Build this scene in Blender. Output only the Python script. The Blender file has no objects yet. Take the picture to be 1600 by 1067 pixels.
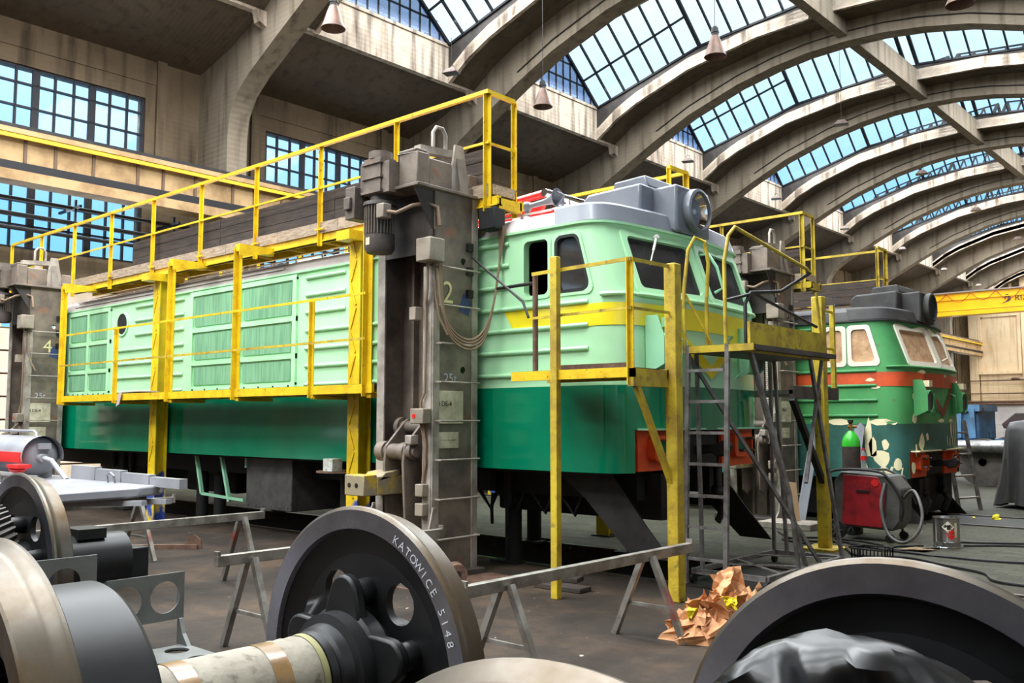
import bpy, bmesh, math, random
from mathutils import Vector, Matrix
random.seed(7)
SC = bpy.context.scene
COL = SC.collection
V = Vector
PI = math.pi

# ------------------------------------------------------------------ camera
cam = bpy.data.cameras.new('camera')
cam.sensor_width = 36.0
cam.lens = 36.0 * 1437.0 / 1600.0
cam.clip_start = 0.05
cam.clip_end = 400
camo = bpy.data.objects.new('camera', cam)
COL.objects.link(camo)
camo.location = (0, 0, 1.66)
camo.rotation_euler = (math.radians(90 + 4.873), 0, math.radians(41.6))
SC.camera = camo

# ------------------------------------------------------------------ sky, daylight, exposure
SC.view_settings.view_transform = 'Standard'
SC.view_settings.look = 'None'
SC.view_settings.gamma = 1.0
SC.view_settings.exposure = 0.0
SC.view_settings.use_curve_mapping = False
w = bpy.data.worlds.new('world')
SC.world = w
w.use_nodes = True
nt = w.node_tree
bg = nt.nodes['Background']
tc = nt.nodes.new('ShaderNodeTexCoord')
sx = nt.nodes.new('ShaderNodeSeparateXYZ')
rp = nt.nodes.new('ShaderNodeValToRGB')
nt.links.new(tc.outputs['Generated'], sx.inputs[0])
nt.links.new(sx.outputs['Z'], rp.inputs[0])
nt.links.new(rp.outputs[0], bg.inputs[0])
rp.color_ramp.elements[0].position = 0.20
rp.color_ramp.elements[0].color = (0.22, 0.58, 1.0, 1)
rp.color_ramp.elements[1].position = 0.47
rp.color_ramp.elements[1].color = (0.86, 0.99, 1.0, 1)
bg.inputs[1].default_value = 1.5
SC.cycles.max_bounces = 6
SC.cycles.transparent_max_bounces = 10
SC.cycles.use_denoising = True
SC.cycles.sample_clamp_indirect = 4.0
SC.cycles.caustics_reflective = False
SC.cycles.caustics_refractive = False

def area(name, loc, rot, sx_, sy_, power, col):
    l = bpy.data.lights.new(name, 'AREA')
    l.shape = 'RECTANGLE'
    l.size = sx_
    l.size_y = sy_
    l.energy = power
    l.color = col
    o = bpy.data.objects.new(name, l)
    COL.objects.link(o)
    o.location = loc
    o.rotation_euler = rot
    return o

PER = 8.1
RIB0 = 13.4
RT = 0.62           # rib thickness
XL, XR, XC = -24.0, 1.0, -11.5
YF, YB = 86.3, -19.0
SKYCOL = (0.93, 0.97, 1.0)
bays = [RIB0 + PER * k for k in range(-4, 10)]      # near face of the rib at the far end of each bay
for yb in bays:
    yc = yb - (PER - RT) / 2
    for xs in (-16.5, -6.5):
        area('skylight_daylight', (xs, yc, 14.95), (0, -0.185 if xs < XC else 0.185, 0), 7.6, 4.4, (2500 if -4 < yb < 14 else 2000) if yb < 20 else 1250, SKYCOL)
    area('window_daylight', (XL + 0.5, yc, 7.4), (0, math.radians(-90), 0), 3.0, 4.2, 130, (0.75, 0.88, 1.0))
# warm fill lamps added along the unseen right hand wall
area('added_wall_fill', (XR - 0.3, 3.0, 4.2), (0, math.radians(90), 0), 4.0, 18.0, 90, (1.0, 0.93, 0.80))
area('added_wall_fill', (XR - 0.3, 66.0, 5.5), (0, math.radians(90), 0), 8.0, 26.0, 3600, (1.0, 0.90, 0.72))

# ------------------------------------------------------------------ helpers
class MB:
    def __init__(s, o=(0, 0, 0)):
        s.v = []; s.f = []; s.o = V(o); s.mi = []; s.cur = 0
    def add(s, vs, fs):
        b = len(s.v)
        s.v += [V(p) for p in vs]
        for f in fs:
            s.f.append([b + i for i in f]); s.mi.append(s.cur)
        return s
    def box(s, x0, y0, z0, x1, y1, z1):
        vs = [(x0, y0, z0), (x1, y0, z0), (x1, y1, z0), (x0, y1, z0), (x0, y0, z1), (x1, y0, z1), (x1, y1, z1), (x0, y1, z1)]
        return s.add(vs, [(0, 3, 2, 1), (4, 5, 6, 7), (0, 1, 5, 4), (1, 2, 6, 5), (2, 3, 7, 6), (3, 0, 4, 7)])
    def cbox(s, c, d):
        return s.box(c[0] - d[0] / 2, c[1] - d[1] / 2, c[2] - d[2] / 2, c[0] + d[0] / 2, c[1] + d[1] / 2, c[2] + d[2] / 2)
    def bar(s, a, b, w, h=None, up=(0, 0, 1)):
        h = h or w
        a = V(a); b = V(b); d = (b - a).normalized(); up = V(up)
        if abs(d.dot(up)) > 0.98: up = V((1, 0, 0)) if abs(d.x) < 0.9 else V((0, 1, 0))
        r = d.cross(up).normalized(); u = r.cross(d).normalized()
        vs = []
        for p in (a, b):
            for i, j in ((-1, -1), (1, -1), (1, 1), (-1, 1)):
                vs.append(p + r * (w / 2 * i) + u * (h / 2 * j))
        return s.add(vs, [(0, 1, 2, 3), (7, 6, 5, 4), (0, 4, 5, 1), (1, 5, 6, 2), (2, 6, 7, 3), (3, 7, 4, 0)])
    def angle(s, a, b, w, t=0.008, up=(0, 0, 1)):      # an L section
        a = V(a); b = V(b); d = (b - a).normalized(); up = V(up)
        if abs(d.dot(up)) > 0.98: up = V((1, 0, 0)) if abs(d.x) < 0.9 else V((0, 1, 0))
        r = d.cross(up).normalized(); u = r.cross(d).normalized()
        s.bar(a + u * (w / 2 - t / 2) * -1, b + u * (w / 2 - t / 2) * -1, w, t, u)
        s.bar(a + r * (w / 2 - t / 2), b + r * (w / 2 - t / 2), t, w, u)
        return s
    def cyl(s, a, b, r, r2=None, n=16, cap=True):
        a = V(a); b = V(b); d = (b - a).normalized()
        up = V((0, 0, 1)) if abs(d.z) < 0.9 else V((1, 0, 0))
        x = d.cross(up).normalized(); y = x.cross(d).normalized()
        r2 = r if r2 is None else r2
        vs = []
        for p, q in ((a, r), (b, r2)):
            for i in range(n):
                t = 2 * PI * i / n
                vs.append(p + x * (q * math.cos(t)) + y * (q * math.sin(t)))
        fs = [(i, n + i, n + (i + 1) % n, (i + 1) % n) for i in range(n)]
        if cap: fs += [tuple(range(n)), tuple(reversed(range(n, 2 * n)))]
        return s.add(vs, fs)
    def tube(s, pts, r, n=8, closed=False):
        pts = [V(p) for p in pts]; m = len(pts); vs = []
        up = V((0, 0, 1)); px = None
        for i, p in enumerate(pts):
            if closed: d = pts[(i + 1) % m] - pts[i - 1]
            else: d = pts[min(i + 1, m - 1)] - pts[max(i - 1, 0)]
            d.normalize()
            if px is None:
                u = up if abs(d.z) < 0.9 else V((1, 0, 0)); px = d.cross(u).normalized()
            else:
                px = px - d * px.dot(d); px.normalize()
            py = d.cross(px)
            for k in range(n):
                t = 2 * PI * k / n
                vs.append(p + px * (r * math.cos(t)) + py * (r * math.sin(t)))
        fs = []
        for i in range(m if closed else m - 1):
            j = (i + 1) % m
            for k in range(n):
                fs.append((i * n + k, i * n + (k + 1) % n, j * n + (k + 1) % n, j * n + k))
        if not closed: fs += [tuple(reversed(range(n))), tuple(range((m - 1) * n, m * n))]
        return s.add(vs, fs)
    def lathe(s, prof, c=(0, 0, 0), ax=(0, 0, 1), n=32, closed=False, cap=False):
        # prof: (radius, along axis)
        c = V(c); d = V(ax).normalized()
        up = V((0, 0, 1)) if abs(d.z) < 0.9 else V((1, 0, 0))
        x = d.cross(up).normalized(); y = x.cross(d).normalized()
        vs = []
        for r, t in prof:
            for i in range(n):
                a = 2 * PI * i / n
                vs.append(c + d * t + x * (r * math.cos(a)) + y * (r * math.sin(a)))
        m = len(prof); fs = []
        for j in range(m if closed else m - 1):
            k = (j + 1) % m
            for i in range(n):
                fs.append((j * n + i, k * n + i, k * n + (i + 1) % n, j * n + (i + 1) % n))
        if cap: fs += [tuple(range(n)), tuple(reversed(range((m - 1) * n, m * n)))]
        return s.add(vs, fs)
    def prism(s, poly, ext):
        ext = V(ext); n = len(poly); vs = [V(p) for p in poly] + [V(p) + ext for p in poly]
        fs = [tuple(reversed(range(n))), tuple(range(n, 2 * n))]
        fs += [(i, (i + 1) % n, n + (i + 1) % n, n + i) for i in range(n)]
        return s.add(vs, fs)
    def quad(s, a, b, c, d):
        return s.add([a, b, c, d], [(0, 1, 2, 3)])
    def ring(s, outer, inner, ext):
        # plate with a hole: two outlines of equal length, extruded
        ext = V(ext); n = len(outer)
        vs = [V(p) for p in outer] + [V(p) for p in inner] + [V(p) + ext for p in outer] + [V(p) + ext for p in inner]
        fs = []
        for i in range(n):
            j = (i + 1) % n
            fs += [(i, n + i, n + j, j), (2 * n + i, 2 * n + j, 3 * n + j, 3 * n + i), (i, j, 2 * n + j, 2 * n + i), (n + i, 3 * n + i, 3 * n + j, n + j)]
        return s.add(vs, fs)
    def ball(s, c, r, n=12, sz=(1, 1, 1)):
        c = V(c); vs = []; fs = []; m = n // 2
        for j in range(m + 1):
            p = PI * j / m
            for i in range(n):
                a = 2 * PI * i / n
                vs.append(c + V((math.sin(p) * math.cos(a) * r * sz[0], math.sin(p) * math.sin(a) * r * sz[1], math.cos(p) * r * sz[2])))
        for j in range(m):
            for i in range(n):
                fs.append((j * n + i, (j + 1) * n + i, (j + 1) * n + (i + 1) % n, j * n + (i + 1) % n))
        return s.add(vs, fs)
    def mesh(s, name, mat, smooth=0, fix=True):
        me = bpy.data.meshes.new(name)
        me.from_pydata([tuple(p - s.o) for p in s.v], [], s.f)
        mats = mat if isinstance(mat, (list, tuple)) else [mat]
        for m_ in mats: me.materials.append(m_)
        if len(mats) > 1: me.polygons.foreach_set('material_index', s.mi)
        if fix:
            bm = bmesh.new(); bm.from_mesh(me)
            bmesh.ops.remove_doubles(bm, verts=bm.verts, dist=1e-5)
            bmesh.ops.recalc_face_normals(bm, faces=bm.faces)
            bm.to_mesh(me); bm.free()
        if smooth:
            me.polygons.foreach_set('use_smooth', [True] * len(me.polygons))
            me.set_sharp_from_angle(angle=math.radians(smooth))
        me.update()
        return me
    def build(s, name, mat, parent=None, smooth=0, bevel=0, fix=True, label=None, kind=None):
        me = s.mesh(name, mat, smooth, fix)
        o = bpy.data.objects.new(name, me)
        COL.objects.link(o)
        if parent is not None: o.parent = parent
        else: o.location = s.o
        if bevel:
            b = o.modifiers.new('bevel', 'BEVEL'); b.width = bevel; b.segments = 2; b.limit_method = 'ANGLE'; b.angle_limit = 0.6
            if not smooth:
                me.polygons.foreach_set('use_smooth', [True] * len(me.polygons)); me.set_sharp_from_angle(angle=0.7)
        if label: o['label'] = label
        if kind: o['kind'] = kind
        return o

def put(name, me, parent=None, loc=(0, 0, 0), rot=None):
    o = bpy.data.objects.new(name, me)
    COL.objects.link(o); o.parent = parent; o.location = loc
    if rot is not None: o.rotation_euler = rot
    return o

def tag(o, label, cat, group=None):
    o['label'] = label; o['category'] = cat
    if group: o['group'] = group
    return o

def thing(name, label, cat, loc=(0, 0, 0), rz=0.0, group=None):
    o = bpy.data.objects.new(name, None)
    o.empty_display_size = 0.2
    COL.objects.link(o)
    o.location = loc; o.rotation_euler = (0, 0, rz)
    return tag(o, label, cat, group)

def kids(o):
    return [c for c in bpy.data.objects if c.parent == o]

def dup(root, loc, rz=None, label=None, group=None, skip=()):
    r = root.copy(); COL.objects.link(r); r.location = loc
    if rz is not None: r.rotation_euler = (0, 0, rz)
    if label: r['label'] = label
    if group: r['group'] = group
    def rec(src, dst):
        for ch in list(src.children):
            if ch.name.split('.')[0] in skip: continue
            c = ch.copy(); COL.objects.link(c); c.parent = dst
            rec(ch, c)
    rec(root, r)
    return r

NTRIM = [100]
def struct(o):
    o['kind'] = 'structure'
    b = o.name.split('.')[0]
    if b.startswith('trim_') and not b[5:].isdigit():
        NTRIM[0] += 1; o.name = 'trim_%d' % NTRIM[0]
    if b == 'floor_pit': o.name = 'floor'
    return o

# ------------------------------------------------------------------ materials
MATS = {}
def srgb(r, g, b):
    return tuple(((c / 255) / 12.92 if c / 255 <= 0.04045 else ((c / 255 + 0.055) / 1.055) ** 2.4) for c in (r, g, b)) + (1,)

def mat(name, col, rough=0.5, metal=0.0, col2=None, scale=3.0, lo=0.42, hi=0.62, bump=0.0, bscale=40.0, coat=0.0, stretch=None, fine=None, detail=6.0, spec=0.5, rvar=0.0):
    m = bpy.data.materials.new(name); m.use_nodes = True
    n = m.node_tree.nodes; l = m.node_tree.links
    b = n['Principled BSDF']
    b.inputs['Base Color'].default_value = srgb(*col)
    b.inputs['Roughness'].default_value = rough
    b.inputs['Metallic'].default_value = metal
    b.inputs['Specular IOR Level'].default_value = spec
    if coat: b.inputs['Coat Weight'].default_value = coat; b.inputs['Coat Roughness'].default_value = 0.08
    t = n.new('ShaderNodeTexCoord'); mp = n.new('ShaderNodeMapping')
    l.new(t.outputs['Object'], mp.inputs[0])
    if stretch: mp.inputs['Scale'].default_value = stretch
    last = None
    if col2:
        no = n.new('ShaderNodeTexNoise'); no.inputs['Scale'].default_value = scale; no.inputs['Detail'].default_value = detail; no.inputs['Roughness'].default_value = 0.62
        l.new(mp.outputs[0], no.inputs['Vector'])
        r = n.new('ShaderNodeValToRGB')
        r.color_ramp.elements[0].position = lo; r.color_ramp.elements[1].position = hi
        r.color_ramp.elements[0].color = srgb(*col); r.color_ramp.elements[1].color = srgb(*col2)
        l.new(no.outputs['Fac'], r.inputs[0]); last = r.outputs[0]
        if rvar:
            mr = n.new('ShaderNodeMapRange'); mr.inputs[1].default_value = lo; mr.inputs[2].default_value = hi; mr.inputs[3].default_value = rough; mr.inputs[4].default_value = min(1, rough + rvar)
            l.new(no.outputs['Fac'], mr.inputs[0]); l.new(mr.outputs[0], b.inputs['Roughness'])
    if fine:      # (colour, scale, lo, hi) small specks of dirt or bare metal
        no2 = n.new('ShaderNodeTexNoise'); no2.inputs['Scale'].default_value = fine[1]; no2.inputs['Detail'].default_value = 8.0
        l.new(mp.outputs[0], no2.inputs['Vector'])
        r2 = n.new('ShaderNodeValToRGB'); r2.color_ramp.elements[0].position = fine[2]; r2.color_ramp.elements[1].position = fine[3]
        l.new(no2.outputs['Fac'], r2.inputs[0])
        mx = n.new('ShaderNodeMix'); mx.data_type = 'RGBA'
        l.new(r2.outputs[0], mx.inputs[0])
        if last: l.new(last, mx.inputs[6])
        else: mx.inputs[6].default_value = srgb(*col)
        mx.inputs[7].default_value = srgb(*fine[0]); last = mx.outputs[2]
    if last: l.new(last, b.inputs['Base Color'])
    if bump:
        nb = n.new('ShaderNodeTexNoise'); nb.inputs['Scale'].default_value = bscale; nb.inputs['Detail'].default_value = 5.0
        l.new(mp.outputs[0], nb.inputs['Vector'])
        bp = n.new('ShaderNodeBump'); bp.inputs['Strength'].default_value = bump; bp.inputs['Distance'].default_value = 0.02
        l.new(nb.outputs['Fac'], bp.inputs['Height']); l.new(bp.outputs[0], b.inputs['Normal'])
    MATS[name] = m
    return m

def emit(name, col, s):
    m = bpy.data.materials.new(name); m.use_nodes = True
    b = m.node_tree.nodes['Principled BSDF']
    b.inputs['Base Color'].default_value = srgb(*col); b.inputs['Emission Color'].default_value = srgb(*col); b.inputs['Emission Strength'].default_value = s
    return m

def glassmat(name, tint, gloss=0.06, diffuse=None, dfac=0.12):
    # thin window glass: tinted transparency, a little reflection, a little dust
    m = bpy.data.materials.new(name); m.use_nodes = True
    n = m.node_tree.nodes; l = m.node_tree.links
    n.remove(n['Principled BSDF']); out = n['Material Output']
    tr = n.new('ShaderNodeBsdfTransparent'); tr.inputs[0].default_value = tint
    gl = n.new('ShaderNodeBsdfGlossy'); gl.inputs['Roughness'].default_value = 0.05
    mx = n.new('ShaderNodeMixShader'); mx.inputs[0].default_value = gloss
    l.new(tr.outputs[0], mx.inputs[1]); l.new(gl.outputs[0], mx.inputs[2])
    last = mx.outputs[0]
    if diffuse:
        df = n.new('ShaderNodeBsdfDiffuse'); df.inputs[0].default_value = diffuse
        mx2 = n.new('ShaderNodeMixShader')
        no = n.new('ShaderNodeTexNoise'); no.inputs['Scale'].default_value = 2.5; no.inputs['Detail'].default_value = 6
        tcx = n.new('ShaderNodeTexCoord'); l.new(tcx.outputs['Object'], no.inputs['Vector'])
        ma = n.new('ShaderNodeMath'); ma.operation = 'MULTIPLY'; ma.inputs[1].default_value = dfac * 2
        l.new(no.outputs['Fac'], ma.inputs[0]); l.new(ma.outputs[0], mx2.inputs[0])
        l.new(last, mx2.inputs[1]); l.new(df.outputs[0], mx2.inputs[2]); last = mx2.outputs[0]
    l.new(last, out.inputs[0])
    return m

def concrete(name, c1, c2, c3, boards=(0, 0, 1), sc=0.35):
    # cast concrete: large soft stains, drips and the faint lines of the shuttering boards
    m = bpy.data.materials.new(name); m.use_nodes = True
    n = m.node_tree.nodes; l = m.node_tree.links; b = n['Principled BSDF']; b.inputs['Roughness'].default_value = 0.92; b.inputs['Specular IOR Level'].default_value = 0.2
    t = n.new('ShaderNodeTexCoord')
    n1 = n.new('ShaderNodeTexNoise'); n1.inputs['Scale'].default_value = sc; n1.inputs['Detail'].default_value = 8; n1.inputs['Roughness'].default_value = 0.65
    l.new(t.outputs['Object'], n1.inputs['Vector'])
    r1 = n.new('ShaderNodeValToRGB'); r1.color_ramp.elements[0].position = 0.35; r1.color_ramp.elements[1].position = 0.68
    r1.color_ramp.elements[0].color = srgb(*c1); r1.color_ramp.elements[1].color = srgb(*c2)
    l.new(n1.outputs['Fac'], r1.inputs[0])
    mp = n.new('ShaderNodeMapping'); mp.inputs['Scale'].default_value = (1.6, 1.6, 0.16); l.new(t.outputs['Object'], mp.inputs[0])
    n2 = n.new('ShaderNodeTexNoise'); n2.inputs['Scale'].default_value = 2.2; n2.inputs['Detail'].default_value = 7; l.new(mp.outputs[0], n2.inputs['Vector'])
    r2 = n.new('ShaderNodeValToRGB'); r2.color_ramp.elements[0].position = 0.50; r2.color_ramp.elements[1].position = 0.72
    l.new(n2.outputs['Fac'], r2.inputs[0])
    mx = n.new('ShaderNodeMix'); mx.data_type = 'RGBA'; l.new(r2.outputs[0], mx.inputs[0]); l.new(r1.outputs[0], mx.inputs[6]); mx.inputs[7].default_value = srgb(*c3)
    l.new(mx.outputs[2], b.inputs['Base Color'])
    wv = n.new('ShaderNodeTexWave'); wv.bands_direction = 'Z' if boards[2] else ('X' if boards[0] else 'Y'); wv.inputs['Scale'].default_value = 2.2; wv.inputs['Distortion'].default_value = 1.5; wv.inputs['Detail'].default_value = 3
    l.new(t.outputs['Object'], wv.inputs['Vector'])
    bp = n.new('ShaderNodeBump'); bp.inputs['Strength'].default_value = 0.22; bp.inputs['Distance'].default_value = 0.02
    l.new(wv.outputs['Fac'], bp.inputs['Height']); l.new(bp.outputs[0], b.inputs['Normal'])
    return m

M_conc = concrete('concrete_warm', (118, 102, 82), (94, 80, 63), (74, 63, 51))
M_conc2 = concrete('concrete_rib', (134, 123, 107), (112, 101, 87), (90, 80, 68))
M_curb = concrete('concrete_pale', (196, 182, 164), (156, 140, 124), (74, 62, 54), sc=0.8)
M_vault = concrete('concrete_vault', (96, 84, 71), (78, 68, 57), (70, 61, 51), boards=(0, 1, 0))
M_far = concrete('plaster_far', (232, 206, 168), (214, 186, 148), (196, 166, 130))
M_recess_shade = mat('recess_shade', (26, 25, 28), 0.55, 0.3)
M_mull = mat('window_bar', (20, 20, 26), 0.6)
M_skyglass = glassmat('skylight_glass', (0.97, 0.99, 1.0, 1), 0.015, diffuse=(0.8, 0.82, 0.8, 1), dfac=0.04)
M_winglass = glassmat('window_glass', (0.94, 0.98, 1.0, 1), 0.015, diffuse=(0.7, 0.75, 0.8, 1), dfac=0.03)
M_gableglass = glassmat('gable_glass', (0.50, 0.58, 0.72, 1), 0.02, diffuse=(0.5, 0.55, 0.7, 1), dfac=0.22)
YEL = (222, 186, 22)
M_yellow = mat('yellow_paint', YEL, 0.45, 0, (196, 150, 14), 5.0, 0.45, 0.7, fine=((74, 56, 30), 26.0, 0.64, 0.72), bump=0.15)
M_yellow_d = mat('yellow_paint_worn', (196, 170, 40), 0.6, 0, (150, 122, 36), 4.0, 0.4, 0.65, fine=((96, 80, 50), 11.0, 0.58, 0.78), bump=0.2)
M_grey_edge = mat('weathered_plank', (168, 150, 128), 0.8, 0, (132, 112, 92), 6.0, stretch=(1, 6, 6))
M_board = mat('dark_board', (66, 54, 46), 0.85, 0, (44, 37, 33), 5.0, stretch=(0.6, 6, 8), bump=0.4, bscale=20)
M_black = mat('black_matt', (16, 15, 16), 0.7)
M_dark = mat('dark_steel', (44, 41, 40), 0.5, 0.4, (30, 28, 28), 6.0)
M_steel = mat('bare_steel', (150, 150, 152), 0.34, 0.9, (112, 108, 104), 6.0, rvar=0.2)
M_rust = mat('rusty_steel', (112, 86, 70), 0.8, 0.2, (88, 64, 50), 7.0, bump=0.3)
M_cable = mat('cable_rubber', (24, 23, 24), 0.6)
M_wire = mat('grey_cable', (128, 106, 84), 0.6)
M_lampshade = mat('lamp_enamel', (100, 72, 56), 0.5, 0.2, (80, 58, 48), 6.0)
M_lampin = mat('lamp_inside', (70, 66, 60), 0.3, 0.3)
M_white = mat('white_paint', (205, 203, 198), 0.5)
# ================================================================== the hall
# arch profile, left half (x, z) from the wall to the crown
INTR = [(-22.45, 0.0), (-22.45, 9.5), (-22.36, 10.1), (-22.0, 10.65), (-21.4, 11.08), (-20.2, 11.72), (-18.84, 12.42), (-17.4, 13.08), (-15.4, 13.74), (-14.0, 14.04), (-12.8, 14.2), (-11.5, 14.25)]
VAUL = [(-24.0, 11.62), (-22.4, 12.0), (-20.8, 12.6), (-19.9, 13.2), (-19.0, 13.62), (-16.74, 14.36), (-14.06, 14.8), (-11.5, 14.93)]
def mir(p): return [(2 * XC - x, z) for x, z in reversed(p[:-1])]
def vz(x):
    if x > XC: x = 2 * XC - x
    for (a, za), (b, zb) in zip(VAUL, VAUL[1:]):
        if x <= b: return za + (zb - za) * (x - a) / (b - a)
    return VAUL[-1][1]
inn = INTR + mir(INTR)
outp = [(-24.2, 0.0), (-24.2, 11.8)] + [(x, z + 0.25) for x, z in VAUL[1:]]
outp = outp + mir(outp)
def rib_mesh():
    m = MB()
    poly = [(x, 0, z) for x, z in inn]
    opo = [(x, 0, z) for x, z in outp]
    # strip between the two outlines: sample both by fraction of index
    def resamp(p, n):
        L = [0]
        for a, b in zip(p, p[1:]): L.append(L[-1] + math.dist(a, b))
        r = []
        for i in range(n):
            t = L[-1] * i / (n - 1); k = 0
            while k < len(L) - 2 and L[k + 1] < t: k += 1
            f = (t - L[k]) / max(1e-9, L[k + 1] - L[k]); r.append(tuple(p[k][j] + (p[k + 1][j] - p[k][j]) * f for j in range(3)))
        return r
    # match by x for the arch, by z for the columns
    zs = [0, 3, 6, 8.5]
    A = []; B = []
    for z in zs: A.append((-22.45, z)); B.append((-24.2, z))
    for x, z in INTR[1:]:
        A.append((x, z))
        if z < 10.2: B.append((-24.2, z))
        elif z < 10.9: B.append((-24.2, 12.1))
        elif z < 11.2: B.append((-22.8, vz(-22.8) + 0.25))
        else: B.append((x, vz(x) + 0.25))
    A2 = A + mir(A); B2 = B + mir(B)
    n = len(A2); vs = []
    for y in (0, RT):
        vs += [(x, y, z) for x, z in A2] + [(x, y, z) for x, z in B2]
    fs = []
    for i in range(n - 1):
        fs += [(i, i + 1, n + i + 1, n + i), (2 * n + i + 1, 2 * n + i, 3 * n + i, 3 * n + i + 1), (i + 1, i, 2 * n + i, 2 * n + i + 1), (n + i, n + i + 1, 3 * n + i + 1, 3 * n + i)]
    m.add(vs, fs)
    return m.mesh('arch_rib', M_conc2, smooth=25)
RIBM = rib_mesh()
GX0, GX1 = -20.8, -11.75        # one half of the skylight opening
STRIP = 1.2
nrib = 0
for yb in bays:
    o = put('trim_%d' % (nrib + 1), RIBM, None, (0, yb, 0)); struct(o); o['label'] = 'concrete arch rib spanning the hall'; nrib += 1

# vault shell of one bay (in a frame whose y = 0 is the near face of the far rib)
D0 = -(PER - RT)                # far face of the near rib
ya, yz = D0 + STRIP, -STRIP     # the skylight opening
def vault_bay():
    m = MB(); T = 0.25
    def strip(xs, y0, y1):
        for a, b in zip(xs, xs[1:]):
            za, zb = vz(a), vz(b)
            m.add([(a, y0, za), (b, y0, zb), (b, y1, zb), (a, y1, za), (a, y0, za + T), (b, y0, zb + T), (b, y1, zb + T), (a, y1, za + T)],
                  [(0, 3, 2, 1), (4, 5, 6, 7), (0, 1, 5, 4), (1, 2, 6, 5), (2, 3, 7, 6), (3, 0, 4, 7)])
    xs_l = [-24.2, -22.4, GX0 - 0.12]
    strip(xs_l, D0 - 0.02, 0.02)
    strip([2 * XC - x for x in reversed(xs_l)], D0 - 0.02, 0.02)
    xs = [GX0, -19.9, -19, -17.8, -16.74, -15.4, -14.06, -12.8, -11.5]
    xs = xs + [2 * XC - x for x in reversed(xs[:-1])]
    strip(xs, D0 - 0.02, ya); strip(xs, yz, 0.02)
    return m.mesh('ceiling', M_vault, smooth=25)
def curb_bay():
    m = MB()
    for sgn in (1, -1):
        f = (lambda x: x) if sgn == 1 else (lambda x: 2 * XC - x)
        # edge beam at the foot of the opening
        x0, x1 = sorted((f(GX0 - 0.3), f(GX0)))
        m.box(x0, D0, 12.52, x1, 0, 13.72)
        m.box(x0 - 0.05, ya - 0.1, 13.72, x1 + 0.05, yz + 0.1, 13.82)
        # corbel under it at the far rib
        m.prism([(f(GX0 - 0.1), 0, 12.52), (f(GX0 - 0.1), -0.3, 12.52), (f(GX0 - 0.1), -0.22, 12.2), (f(GX0 - 0.1), 0, 12.1)], (0.25 * sgn, 0, 0))
        # upstand along both long sides of the opening
        xs = [-20.8, -19.9, -19, -17.8, -16.74, -15.4, -14.06, -12.8, -11.5]
        for y0, y1 in ((ya - 0.14, ya), (yz, yz + 0.14)):
            for a, b in zip(xs, xs[1:]):
                za, zb = vz(a) - 0.06, vz(b) - 0.06; A, B = f(a), f(b); ta, tb = za + 0.42, zb + 0.42
                m.add([(A, y0, za), (B, y0, zb), (B, y1, zb), (A, y1, za), (A, y0, ta), (B, y0, tb), (B, y1, tb), (A, y1, ta)],
                      [(0, 3, 2, 1), (4, 5, 6, 7), (0, 1, 5, 4), (1, 2, 6, 5), (2, 3, 7, 6), (3, 0, 4, 7)])
    return m.mesh('trim', M_curb, smooth=25)
VM = vault_bay(); CM = curb_bay()
KINK = [(-20.75, 13.78), (-16.2, 15.02), (-11.72, 15.46)]
def zf(x):
    for (a, za), (b, zb) in zip(KINK, KINK[1:]):
        if x <= b: return za + (zb - za) * (x - a) / (b - a)
    return KINK[-1][1]
def flash_bay():
    m = MB()
    for f in (lambda x: x, lambda x: 2 * XC - x):
        xs = [-20.8, -19.9, -19, -17.8, -16.74, -16.2, -15.4, -14.06, -12.8, -11.5]
        for y0, y1 in ((ya - 0.12, ya - 0.02), (yz + 0.02, yz + 0.12)):
            for a, b in zip(xs, xs[1:]):
                za, zb = vz(a) + 0.3, vz(b) + 0.3; A, B = f(a), f(b); ta, tb = zf(a) + 0.03, zf(b) + 0.03
                m.add([(A, y0, za), (B, y0, zb), (B, y1, zb), (A, y1, za), (A, y0, ta), (B, y0, tb), (B, y1, tb), (A, y1, ta)], [(0, 3, 2, 1), (4, 5, 6, 7), (0, 1, 5, 4), (1, 2, 6, 5), (2, 3, 7, 6), (3, 0, 4, 7)])
    return m.mesh('trim_flashing', mat('flashing_grey', (70, 64, 60), 0.7, 0.2, (48, 44, 42), 2.0))
FLM = flash_bay()
cb = MB(); cb.box(XC - 0.17, D0, 14.42, XC + 0.17, 0, 15.3); CBM = cb.mesh('trim_crown_beam', M_conc2)
for i, yb in enumerate(bays):
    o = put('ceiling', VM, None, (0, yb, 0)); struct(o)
    o = put('trim_flashing', FLM, None, (0, yb, 0)); struct(o)
    o = put('trim_crown_beam', CBM, None, (0, yb, 0)); struct(o)
    o = put('trim_%d' % (nrib + 1), CM, None, (0, yb, 0)); struct(o); o['label'] = 'pale stained concrete curb around the skylight opening'; nrib += 1

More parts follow.
